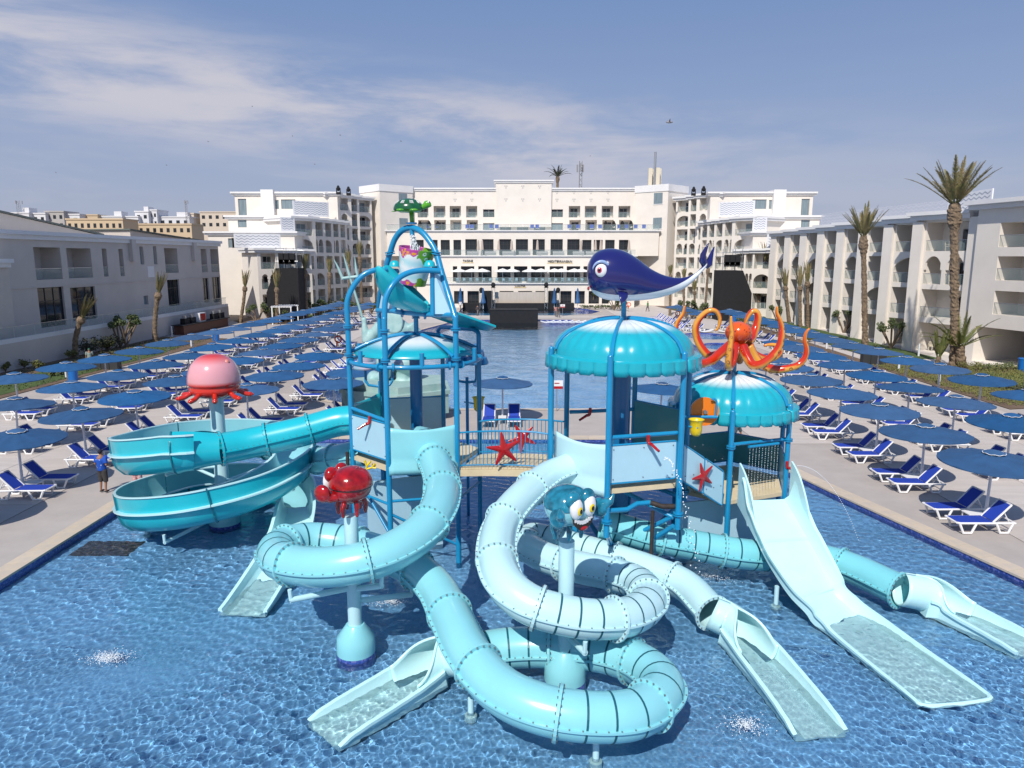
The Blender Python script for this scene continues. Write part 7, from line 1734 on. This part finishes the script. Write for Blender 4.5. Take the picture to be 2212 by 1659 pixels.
for i, (x, y, h) in enumerate(((690, 1245, 2.6), (730, 1250, 2.2), (880, 1225, 2.5), (1040, 1205, 1.8), (1180, 1190, 1.6), (300, 1290, 2.0), (430, 1270, 1.6), (190, 1360, 2.6), (530, 1270, 1.5))): p = gq(*e2(x, y), 102 + (x - 190) * .02); tufted((p.x, p.y, .04), f'tufted garden tree along the left hotel blocks, {ORD[i + 1]} of the group', h, 5)
for i, (x, y, h) in enumerate(((400, 1215, 2.4), (520, 1250, 2.2), (450, 1262, 1.4), (1180, 1390, 2.0), (1760, 1500, 2.8), (600, 1270, 1.3), (650, 1285, 1.2))): p = gq(*e4(x, y), 112); tufted((p.x, p.y, .04), f'tufted garden tree along the right hotel blocks, {ORD[i + 1]} of the group', h, 6)
p = gp(*c7(1060, 250)); tufted((p.x, p.y, .04), 'bushy grey-green tree on the lawn before the right wing porch', 2.7, 9)
random.seed(5)
for i in range(26):
    f = i / 25; x = 32.6 + random.uniform(-.6, .6) + (1.0 if f > .4 else 2.4); y = 46 + f * 62; shrub((x, y, .04), f'low garden clump in the right bed, {ORD[i + 1] if i < 22 else ["", "", "", "", "", "", "", "", "", "", "", "", "", "", "", "", "", "", "", "", "", "", "twenty-third", "twenty-fourth", "twenty-fifth", "twenty-sixth"][i]} from the near end'.replace(', ,', ','), random.uniform(.5, 1.0), random.uniform(.9, 1.6), random.choice([M_leaf, M_leafy, M_leafd]), 170)
for i in range(9): p = (37.5 + i * .95 + random.uniform(-.2, .2), 59.6 + random.uniform(-.5, .5) - i * .12, .04); shrub(p, f'small clipped shrub along the right path, {ORD[i + 1]} from the pool side', random.uniform(.6, 1.1), .8, random.choice([M_leaf, M_leafy]), 120, .12)
gc = MB()
for _ in range(5200): x = random.uniform(31.5, 45); y = random.uniform(45, 62.5); leafclump(gc, (x, y, .12), (.2, .2, .12), 4, .12)
tag(gc.build('ground_cover', M_leafy), 'dry yellow-green ground cover in the right-hand bed', 'ground cover', kind='stuff')
gc = MB()
for _ in range(1800): x = random.uniform(-41, -34.5); y = random.uniform(50, 84); leafclump(gc, (x, y, .08), (.12, .12, .07), 3, .10)
tag(gc.build('ground_cover', M_leaf), 'sparse green ground cover in the left-hand bed', 'ground cover', kind='stuff')

# ================================================================== stage, scaffold towers, furniture
ST = thing('stage_box', 'long black draped box standing at the far edge of the big pool', 'stage', (0.3, 107, 0)); MB().bx((-3.25, 105.6, -1.0), (3.8, 109.5, 1.75)).build('drape', M_black, ST); MB().bx((-3.3, 105.55, 1.75), (3.85, 109.55, 1.82)).build('top', M_black, ST)
for (x, c) in ((-1.2, (.6, .2, .05)), (-.2, (.7, .5, .1)), (.6, (.5, .1, .1)), (1.2, (.6, .45, .1))): pass
S2 = thing('stage', 'black stage with beige backdrop screen in front of the main building', 'stage', (1, 136.5, 0)); MB().bx((-9.2, 135.2, -.5), (11.6, 137.4, .95)).build('platform', M_black, S2)
a, b = at(*e3(358, 1140), 136.2), at(*e3(790, 1235), 136.2); MB().bx((a.x, 136.0, b.z), (b.x, 136.15, a.z)).build('backdrop', mat('beige_cloth', (.52, .45, .38), .9, var=.08, vscale=1.2, stretch=(3, 1, .4)), S2)
for (x0, x1) in ((262, 330), (830, 890)): a, b = at(*e3(x0, 1130), 135.9), at(*e3(x1, 1245), 135.9); MB().bx((a.x, 135.5, b.z), (b.x, 136.4, a.z)).build('speaker_wall', M_black, S2)
def truss(x, y, h, lab):
    T = thing('lighting_tower', lab, 'lighting tower', (x, y, 0)); w = .28
    for sx_ in (-w, w):
        for sy_ in (-w, w): MB().tube([(x + sx_, y + sy_, 0), (x + sx_, y + sy_, h)], .03, 5).build('chord', M_steel, T)
    n = int(h / .6); br = MB()
    for i in range(n): z0_, z1_ = i * h / n, (i + 1) * h / n; s = 1 if i % 2 else -1; br.tube([(x - w * s, y - w, z0_), (x + w * s, y - w, z1_)], .02, 4).tube([(x - w, y - w * s, z0_), (x - w, y + w * s, z1_)], .02, 4)
    tag(br.build('bracing', M_steel, T), kind='stuff'); MB().ell((x, y, h + .5), (.42, .38, .5), 12, 8).box((x, y, h + .02), (.8, .8, .1)).build('moving_head', M_black, T)
for (x, yt, lab) in ((345, 1075, 'second from left, beside the stage backdrop'), (803, 1075, 'third from left, beside the stage backdrop'), (242, 1120, 'leftmost beside the stage'), (905, 1120, 'rightmost beside the stage')): p = at(*e3(x, yt), 134.6); truss(p.x, 134.6, p.z - .6, 'slim lattice lighting tower, ' + lab)
def closed_parasol(x, y, h, lab):
    T = thing('closed_parasol', lab, 'parasol', (x, y, 0), 'closed blue parasols'); MB().lathe([(.03, h), (.16, h - .35), (.34, h * .5), (.52, h * .30), (.46, h * .26), (.05, h * .28)], 9, (x, y, 0)).build('folded_canopy', M_canvas, T); MB().tube([(x, y, 0), (x, y, h)], .05, 8).build('pole', M_pole, T)
for (x, lab) in ((62, 'leftmost'), (258, 'second'), (872, 'third'), (1073, 'rightmost')): p = at(*e3(x, 1245), 134.2); closed_parasol(p.x, 134.2, 3.9, f'closed blue parasol by the stage, {lab} of four')
def white_parasol(p, lab):
    T = thing('terrace_parasol', lab, 'parasol', p, 'white terrace parasols'); x, y, z = p; MB().lathe([(0.02, 2.75), (1.5, 2.25), (1.55, 2.1), (1.5, 2.12), (.02, 2.6)], 8, p).build('canopy', M_trim, T); MB().tube([(x, y, z), (x, y, z + 2.7)], .04, 6).build('pole', M_pole, T)
zt_ = z1_ if False else at(1131, 611.5, 140).z + .05
for i, x in enumerate((40, 150, 240, 415, 495, 650, 745, 860, 920, 1030, 1090)): q = p2.hit(*e3(x, 965)); g = p1.P(q[0], zt_, .9); white_parasol((g.x, g.y, zt_), f'white terrace parasol on the restaurant balcony, {ORD[i + 1]} from the left')
def cafe_chair(p, lab, m):
    T = thing('terrace_chair', lab, 'chair', p, 'chairs on the restaurant balcony'); x, y, z = p; MB().box((x, y, z + .45), (.5, .5, .05)).build('seat', m, T); MB().box((x, y - .24, z + .72), (.5, .05, .45)).build('backrest', m, T)
    for sx_ in (-.21, .21):
        for sy_ in (-.21, .21): MB().box((x + sx_, y + sy_, z + .22), (.05, .05, .44)).build('leg', m, T)
mch = mat('pale_blue_chair', (.25, .42, .52), .5); random.seed(8)
for i in range(20): q = p2.hit(*e3(30 + i * 56, 1040)); g = p1.P(q[0], zt_, .55 + .2 * (i % 2)); cafe_chair((g.x, g.y, zt_), f'pale blue chair behind the balcony glass, {ORD[i + 1]} from the left', mch)
zt4 = z2 + .09
msf = mat('grey_sofa', (.42, .42, .42), .8)
for i, x in enumerate((150, 300, 450, 590, 740, 880, 1050, 1160)): q = p3.hit(*e3(x, 815)); g = p2.P(q[0] - (p3.w - p2.w) / 2, zt4, .8); T = thing('terrace_sofa', f'grey sofa on the upper restaurant terrace, {ORD[i + 1]} from the left', 'sofa', g, 'sofas on the upper terrace'); MB().box(g + V3((0, 0, .25)), (2.2, .8, .4)).build('seat', msf, T); MB().box(g + V3((0, .35, .55)), (2.2, .2, .5)).build('backrest', msf, T)
mfb = mat('beige_folded_parasol', (.50, .42, .36), .9)
for i, x in enumerate((195, 230, 370, 480, 700, 1070, 1195, 1240, 1480)): q = p3.hit(*e3(x, 800)); g = p2.P(q[0] - (p3.w - p2.w) / 2, zt4, 1.2); T = thing('folded_parasol', f'folded beige parasol on the upper terrace, {ORD[i + 1]} from the left', 'parasol', g, 'folded beige parasols'); MB().lathe([(.04, 3.0), (.17, 2.7), (.26, 1.6), (.30, 1.1), (.05, 1.15)], 8, g).build('folded_canopy', mfb, T); MB().tube([g, g + V3((0, 0, 3))], .04, 6).build('pole', M_pole, T)
zt5 = zt3 + .09
for i, x in enumerate((85, 125, 287, 335, 632, 675, 945, 1020, 1135, 1205, 1365, 1428, 1505, 1575, -245, -170)): q = pu.hit(*e3(x, 600)); g = p3.P(q[0], zt5, 1.0); T = thing('roof_lounger', f'small blue deck chair on the highest terrace, {ORD[i + 1]} one', 'deck chair', g, 'blue deck chairs on the highest terrace'); MB().box(g + V3((0, 0, .35)), (.7, 1.4, .06)).build('seat', M_white, T); MB().box(g + V3((0, .5, .75)), (.7, .08, .8)).build('backrest', M_sling, T)
def moving_head(p, s, lab):
    T = thing('stage_light', lab, 'stage light', p, 'black stage lights'); p = V3(p); MB().box(p + V3((0, 0, .2 * s)), (.7 * s, .6 * s, .4 * s)).build('base', M_black, T); MB().box(p + V3((-.3 * s, 0, .7 * s)), (.12 * s, .3 * s, .8 * s)).box(p + V3((.3 * s, 0, .7 * s)), (.12 * s, .3 * s, .8 * s)).build('yoke', M_black, T); MB().ell(p + V3((0, -.05 * s, 1.05 * s)), (.28 * s, .32 * s, .5 * s), 12, 8).build('head', M_black, T, smooth='all')
for i, x in enumerate((1318, 1388, 1463, 1538, -290, -212, -137)): q = p3.hit(*e3(x, 600)); g = p3.P(q[0], zt5, -.0) + V3((0, .6, 0)); moving_head(g, 1.15, f'black stage light on the highest terrace, {ORD[i + 1]} of seven')
for mi, cr_, l in ((0, e2, ((897, 290), (985, 298))), (1, e4, ((462, 300), (548, 295)))):
    for i, (x, y) in enumerate(l): g = at(*cr_(x, y), 129.5 if i == mi else 131.5); moving_head(g + V3((0, 0, -.15)), 1.0, f'black stage light on the {LW[mi]} block roof, {["left", "right"][i]} one of two')
def scaffold(x0, x1, y, ztop, zcloth, slope_right, lab):
    T = thing('scaffold_tower', lab, 'scaffold tower', ((x0 + x1) / 2, y, 0)); d = 4.0; w = x1 - x0
    xa, xb = (x0, x0 + w * .68) if slope_right else (x0 + w * .32, x1)
    MB().prism([(xa, y), (xb, y), (xb, y + d), (xa, y + d)], 0, zcloth).build('drape', M_black, T)
    xs, xe = (xb, x1) if slope_right else (xa, x0); hz = zcloth * .55; P = [(xs, y, 0), (xe, y, 0), (xe, y, hz), (xs, y, zcloth), (xs, y + d, 0), (xe, y + d, 0), (xe, y + d, hz), (xs, y + d, zcloth)]
    MB().add(P, [(0, 1, 2, 3), (7, 6, 5, 4), (1, 5, 6, 2), (2, 6, 7, 3)]).build('side_drape', M_black, T)
    for xx in (xa + .15, (xa + xb) / 2, xb - .15):
        for yy in (y + .2, y + d - .3): MB().tube([(xx, yy, 0), (xx, yy, ztop)], .05, 6).build('standard', M_steel, T)
    z = zcloth + 1.0
    while z <= ztop + .01:
        for yy in (y + .2, y + d - .3): MB().tube([(xa, yy, z), (xb, yy, z)], .045, 6).build('ledger', M_steel, T)
        z += 1.6
    MB().box(((xa + xb) / 2, y + d / 2, zcloth + 2.0), (xb - xa, d * .8, .12)).build('deck_board', M_steel, T)
    for k in range(3): xx = xa + (xb - xa) * (.25 + .25 * k); MB().box((xx, y + .3, ztop - 1.6), (.7, .5, 1.5)).build('speaker', M_black, T); MB().box((xx, y + .3, zcloth + .9), (.6, .5, .7)).build('speaker', M_black, T)
a, b = at(*e4(705, 955), 108), at(*e4(978, 955), 108); scaffold(a.x, b.x, 108, at(*e4(760, 768), 108).z, a.z, True, 'black-draped scaffold tower with speakers before the right wing')
a, b = at(*e2(262, 935), 106.5), at(*e2(545, 935), 106.5); scaffold(a.x, b.x, 106.5, at(*e2(400, 755), 106.5).z, a.z, False, 'black-draped scaffold tower with speakers before the left blocks')
# masts
M_mast = mat('grey_mast', (.26, .26, .28), .7)
def mast(p, h, lab, w=.5, drums=True):
    T = thing('radio_mast', lab, 'mast', p); p = V3(p); n = max(6, int(h / 1.2)); br = MB()
    for k in range(3): a = k * 2.094; MB().tube([p + V3((math.cos(a) * w, math.sin(a) * w, 0)), p + V3((math.cos(a) * w * .7, math.sin(a) * w * .7, h))], .07, 5).build('leg', M_mast, T)
    for i in range(n):
        for k in range(3): a, c = k * 2.094, (k + 1) * 2.094; br.tube([p + V3((math.cos(a) * w * .85, math.sin(a) * w * .85, i * h / n)), p + V3((math.cos(c) * w * .85, math.sin(c) * w * .85, (i + 1) * h / n))], .05, 4)
    tag(br.build('lattice', M_mast, T), kind='stuff')
    if drums:
        for k in range(3): a = k * 2.094 + .5; MB().box(p + V3((math.cos(a) * w * 1.4, math.sin(a) * w * 1.4, h * .95)), (.35, .25, 1.7)).build('antenna', M_mast, T)
b = at(*e3(1095, 260), 175); mast((b.x, 175, 0), at(*e3(1097, 10), 175).z, 'tall lattice radio mast behind the main roof', .55)
b = at(*e3(1738, 195), 152); T = thing('antenna_cluster', 'cluster of upright cream antenna panels on the right corner tower', 'antenna', (b.x, 152, b.z))
MB().tube([(b.x, 152, b.z - 1), (b.x, 152, b.z + 6)], .25, 8).build('pole', M_steel, T); h_ = at(*e3(1738, 50), 152).z
for k in range(4): a = k * 1.57 + .4; MB().box((b.x + 1.1 * math.cos(a), 152 + 1.1 * math.sin(a), h_ - 5.0), (.75, .5, 9.0)).build('panel', mat('antenna_cream', (.62, .56, .44), .6), T)
b = at(*c1(167, 375), 400); mast((b.x, 400, b.z - 12), at(*c1(165, 258), 400).z - b.z + 12, 'lattice mast on the far left town', 1.3); b = at(*c1(1612, 375), 380); mast((b.x, 380, b.z - 8), at(*c1(1610, 258), 380).z - b.z + 8, 'thin mast with a drum over the far town', .7)
# pool-side odds and ends
def lifebuoy(u, v, cr_, lab):
    g = gp(*cr_(u, v)); T = thing('lifebuoy_post', lab, 'lifebuoy', (g.x, g.y, 0), 'lifebuoys'); MB().tube([(g.x, g.y, 0), (g.x, g.y, 1.4)], .025, 6).build('post', M_steel, T); n = 20
    MB().tube([(g.x + .32 * math.cos(2 * math.pi * k / n), g.y - .06, 1.25 + .32 * math.sin(2 * math.pi * k / n)) for k in range(n)], .07, 8, closed=True).build('ring', mat('buoy_orange', (.75, .09, .02), .5), T, smooth='all'); MB().tube([(g.x - .12, g.y - .1, 1.1), (g.x - .14, g.y - .1, .55)], .09, 8).build('rope_bag', mat('buoy_orange', (.75, .09, .02), .5), T, smooth='all')
lifebuoy(900, 1655, e2, 'orange lifebuoy on its post beside the statue'); lifebuoy(1515, 1310, e3, 'orange lifebuoy near the far planted island'); lifebuoy(322, 1400, e4, 'red lifebuoy near the far right loungers')
def sign_post(u, v, cr_, lab):
    g = gp(*cr_(u, v)); T = thing('notice_sign', lab, 'sign', (g.x, g.y, 0), 'pool notice signs'); MB().tube([(g.x, g.y, 0), (g.x, g.y, 1.5)], .025, 6).build('post', M_steel, T); MB().box((g.x, g.y - .03, 1.65), (.75, .03, .55)).build('board', M_white2, T); MB().box((g.x, g.y - .05, 1.48), (.75, .02, .16)).build('red_strip', M_red, T); MB().tube([(g.x - .15, g.y - .05, 1.75), (g.x + .15, g.y - .05, 1.75)], .03, 6).build('pictogram', M_red, T)
sign_post(175, 1330, i6, 'small red and white notice at the near edge of the big pool'); sign_post(943, 1350, e3, 'small pink and white notice by the far pool')
random.seed(31)
for i in range(11):
    a = gp(*e3(800 + i * 52, 1385)); a.y = 104.3; T = thing('pool_float', f'white curved pool float stacked at the far pool edge, {ORD[i + 1]} from the left', 'pool float', (a.x, a.y, 0), 'white pool floats'); n = 10; P = [V3((a.x - 1.0 + 2.0 * k / n, a.y + random.uniform(-.02, .02), .12 + .35 * (abs(k / n - .45) * 1.6) ** 1.6)) for k in range(n + 1)]; MB().sweep(P, [(-.4, -.05), (.4, -.05), (.4, .05), (-.4, .05)], True, cap=True).build('shell', M_white, T, smooth=True)
for i, (x, y, cr_) in enumerate(((1760, 1395, e3), (560, 1490, e4), (740, 1490, e4))): a = gp(*cr_(x, y)); T = thing('pool_float', f'white pool float lying by the right pool edge, {ORD[i + 1]} from the far end', 'pool float', (a.x, a.y, 0), 'white pool floats'); n = 10; P = [V3((a.x - 1.0 + 2.0 * k / n, a.y, .12 + .35 * (abs(k / n - .45) * 1.6) ** 1.6)) for k in range(n + 1)]; MB().sweep(P, [(-.4, -.05), (.4, -.05), (.4, .05), (-.4, .05)], True, cap=True).build('shell', M_white, T, smooth=True)
def bollard(u, v, cr_, lab, h=1.0):
    g = gp(*cr_(u, v)); T = thing('light_bollard', lab, 'bollard', (g.x, g.y, 0), 'white light bollards'); MB().tube([(g.x, g.y, 0), (g.x, g.y, h)], .09, 12).build('post', M_pole, T, smooth=True); MB().lathe([(.1, h), (.1, h + .02), (.085, h + .02), (.085, h + .16), (.1, h + .16), (.09, h + .22), (0, h + .23)], 14, (g.x, g.y, 0)).build('lamp_head', M_white2, T, smooth=True)
for i, (u, v, cr_) in enumerate(((1300, 315, c7), (1128, 440, c7), (1475, 560, c7), (815, 345, c7), (505, 250, c7), (240, 170, c7))): bollard(u, v, cr_, f'white light bollard in the right garden, {ORD[i + 1]} of six')
for i, (u, v, cr_) in enumerate(((150, 1650, c1), (575, 500, c6), (1655, 230, c6), (1487, 1440, c1))): bollard(u, v, cr_, f'white light bollard on the left side, {ORD[i + 1]} of four', 1.1)
def bin_(u, v, cr_, lab, col, s=1.0):
    g = gp(*cr_(u, v)); T = thing('litter_bin', lab, 'bin', (g.x, g.y, 0), 'litter bins'); MB().lathe([(.0, 0), (.28, 0), (.32, .8), (.34, .82), (.34, .88), (.30, .9), (0, .92)], 16, (g.x, g.y, 0), M=Matrix.Scale(s, 3)).build('drum', mat('bin_%s' % lab[:4], col, .4), T, smooth=True)
bin_(630, 520, c6, 'blue drum bin behind the left outer parasols', (.01, .15, .50), 1.3); bin_(1868, 185, c6, 'blue drum bin far along the left parasols', (.01, .15, .50), 1.2); bin_(2200, 450, c7, 'blue planter drum at the right picture edge', (.01, .10, .40), 1.3); bin_(815, 1395, e4, 'blue drum bin by the black right-hand tower', (.01, .15, .5), 1.2)
g = gp(*c7(905, 385)); T = thing('recycling_bins', 'dark recycling bin bank with yellow, blue and grey lids by the right bed', 'bin', (g.x, g.y, 0))
for k, c in enumerate(((.7, .5, .02), (.02, .35, .55), (.05, .05, .055))): MB().box((g.x - .7 + k * .7, g.y, .5), (.66, .6, 1.0)).build('container', mat('bin_dark', (.03, .033, .036), .6), T); MB().box((g.x - .7 + k * .7, g.y, 1.03), (.68, .62, .08)).build('lid', mat('lid_%d' % k, c, .5), T)
g = gp(*c6(930, 425)); T = thing('recycling_bins', 'dark crate bank behind the left parasols', 'bin', (g.x, g.y, 0))
for k in range(3): MB().box((g.x - .7 + k * .7, g.y, .5), (.66, .7, 1.0)).build('container', mat('bin_dark', (.03, .033, .036), .6), T)
# poolside bar
a, b = gp(*c1(1550, 1420)), gp(*c1(1935, 1340)); pl = Plane((a.x + .6, a.y), (b.x + .6, b.y)); BA = thing('pool_bar', 'brown poolside bar counter with machines at the end of the left terrace', 'bar', a)
quadbox(MB(), pl, 0, pl.w, 0, 1.1, 0, 1.2).build('counter', mat('bar_wood', (.10, .035, .022), .6, var=.3, vscale=3, stretch=(.3, 8, 1)), BA); quadbox(MB(), pl, -.2, pl.w + .2, 1.1, 1.18, -.2, 1.5).build('counter_top', M_black, BA)
mm = pl.P(pl.w * .42, 1.19, .6); T = thing('drinks_dispenser', 'red-fronted drinks dispenser on the poolside bar', 'dispenser', mm); quadbox(MB(), pl, pl.w * .40, pl.w * .53, 1.19, 2.3, .3, 1.0).build('cabinet', M_white, T); quadbox(MB(), pl, pl.w * .41, pl.w * .52, 1.3, 2.2, .27, .31).build('front', M_red, T)
for k, f in enumerate((.08, .22, .72, .88)): mm = pl.P(pl.w * f, 1.19, .6); T = thing('coffee_machine', f'dark machine on the poolside bar, {ORD[k + 1]} from the near end', 'machine', mm, 'machines on the bar'); quadbox(MB(), pl, pl.w * f, pl.w * f + 1.2, 1.19, 1.9, .3, .9).build('housing', M_black, T); quadbox(MB(), pl, pl.w * f + .3, pl.w * f + .7, 1.9, 2.25, .4, .8).build('hopper', M_steel, T)
# white cabana frame
a, b = gp(*e2(330, 1425)), gp(*e2(575, 1400)); PG = thing('pergola', 'white slatted pergola frame among the far left parasols', 'pergola', a)
for x in (a.x, b.x):
    for y in (a.y, a.y + 3.2): MB().box((x, y, 1.25), (.13, .13, 2.5)).build('post', M_white, PG)
for y in (a.y, a.y + 3.2): MB().box(((a.x + b.x) / 2, y, 2.52), (b.x - a.x + .3, .12, .12)).build('beam', M_white, PG)
for k in range(8): MB().box((a.x + (b.x - a.x) * k / 7, a.y + 1.6, 2.62), (.08, 3.5, .08)).build('slat', M_white, PG)
# planted island by the far pool
for i, (x, y, h) in enumerate(((1200, 1270, 2.4), (1390, 1300, 2.6), (1450, 1305, 1.6))): p = gp(*e3(x, y)); tufted((p.x, p.y, .04), f'tufted tree on the far planted island, {ORD[i + 1]} from the left', h, 6)
for i in range(8): p = gp(*e3(1130 + i * 48, 1285 + 3 * (i % 3))); shrub((p.x, p.y, .03), f'low shrub on the far planted island, {ORD[i + 1]} from the left', .7, 1.5, M_leafd if i % 2 else M_leaf, 120, .2)
# gulls
random.seed(17)
for i, (x, y, s) in enumerate(((1446, 264, 2.2), (866, 305, 1), (735, 292, 1), (680, 355, .8), (450, 306, .9), (360, 357, .8), (632, 294, .8), (121, 373, .8), (1275, 337, .7), (545, 230, .8))):
    c = at(x, y, 130.0 if s > 2 else 210); T = thing('gull', f'gull in the sky, {["largest, right of centre", "above the right part of the main front", "above the turtle", "left of the turtle tower top", "over the left cloud", "lower over the left cloud", "between two others over the left block", "far left over the town", "near the tall mast", "highest on the left"][i]}', 'bird', c, 'gulls'); k = .55 * s
    me = MB().ell(c, (.5 * k, .18 * k, .16 * k), 10, 6).build('body', mat('gull_grey', (.25, .25, .27), .8), T, smooth='all')
    for q in (-1, 1): MB().add([c + V3((.12 * k, 0, .05 * k)), c + V3((-.12 * k, 0, .05 * k)), c + V3((-.1 * k, q * .6 * k, .35 * k)), c + V3((-.3 * k, q * 1.2 * k, .22 * k)), c + V3((.02, q * .6 * k, .38 * k))], [(0, 1, 2, 4), (2, 3, 4)]).build('wing', mat('gull_grey', (.25, .25, .27), .8), T)
# splash foam where jets land
def foam(p, rx, ry, n, lab, h=.03, size=.013):
    n = int(n * 2.2)
    mb = MB()
    for _ in range(n):
        a = random.uniform(0, 6.28); r = abs(random.gauss(0, .5)); q = V3((p.x + math.cos(a) * rx * r, p.y + math.sin(a) * ry * r, -.165 + abs(random.gauss(0, h)))); s_ = size * random.uniform(.4, 1.2); mb.ell(q, (s_, s_, s_ * .6), 5, 3)
    tag(mb.build('splash', M_foam, smooth='all'), lab, 'splash', kind='stuff')
random.seed(2)
foam(gp(236, 1422, -.17), .55, .35, 420, 'white splash on the open water at the lower left')
foam(gp(1545, 1240, -.17), .9, .7, 420, 'white splash below the low striped tube', .06)
foam(gp(1610, 1570, -.17), .5, .4, 220, 'white splash near the front right flume', .06)
foam(gp(845, 1300, -.17), .7, .35, 260, 'white splash under the left coil', .05)

# thin jets and spray bar drips
jt = MB(); a = V3((8.95, 22.25, 2.72))
for k in range(60): f = k / 60; jt.ell(a + V3((.2 + 2.2 * f, .1, .02 - 2.6 * f * f)), (.014, .014, .014), 5, 4)
a = V3((4.0, 18.9, 4.1))
for k in range(70): f = k / 70; jt.ell(a + V3((.1 + 1.0 * f, -.1 - .5 * f, -.1 - 3.9 * f * f)) + V3((random.gauss(0, .02 + .05 * f), 0, random.gauss(0, .03))), (.018, .018, .022), 5, 4)
for i in range(10):
    for k in range(26): jt.ell((7.35 + i * .115, 21.62 + i * .05, 3.5 - k * .055 + random.uniform(-.02, .02)), (.008, .008, .016), 4, 3)
tag(jt.build('water_jets', M_foam, smooth='all'), 'thin streams and drips of water from the cannons and spray bar', 'water', kind='stuff')
bpy.data.scenes.remove(WORK)
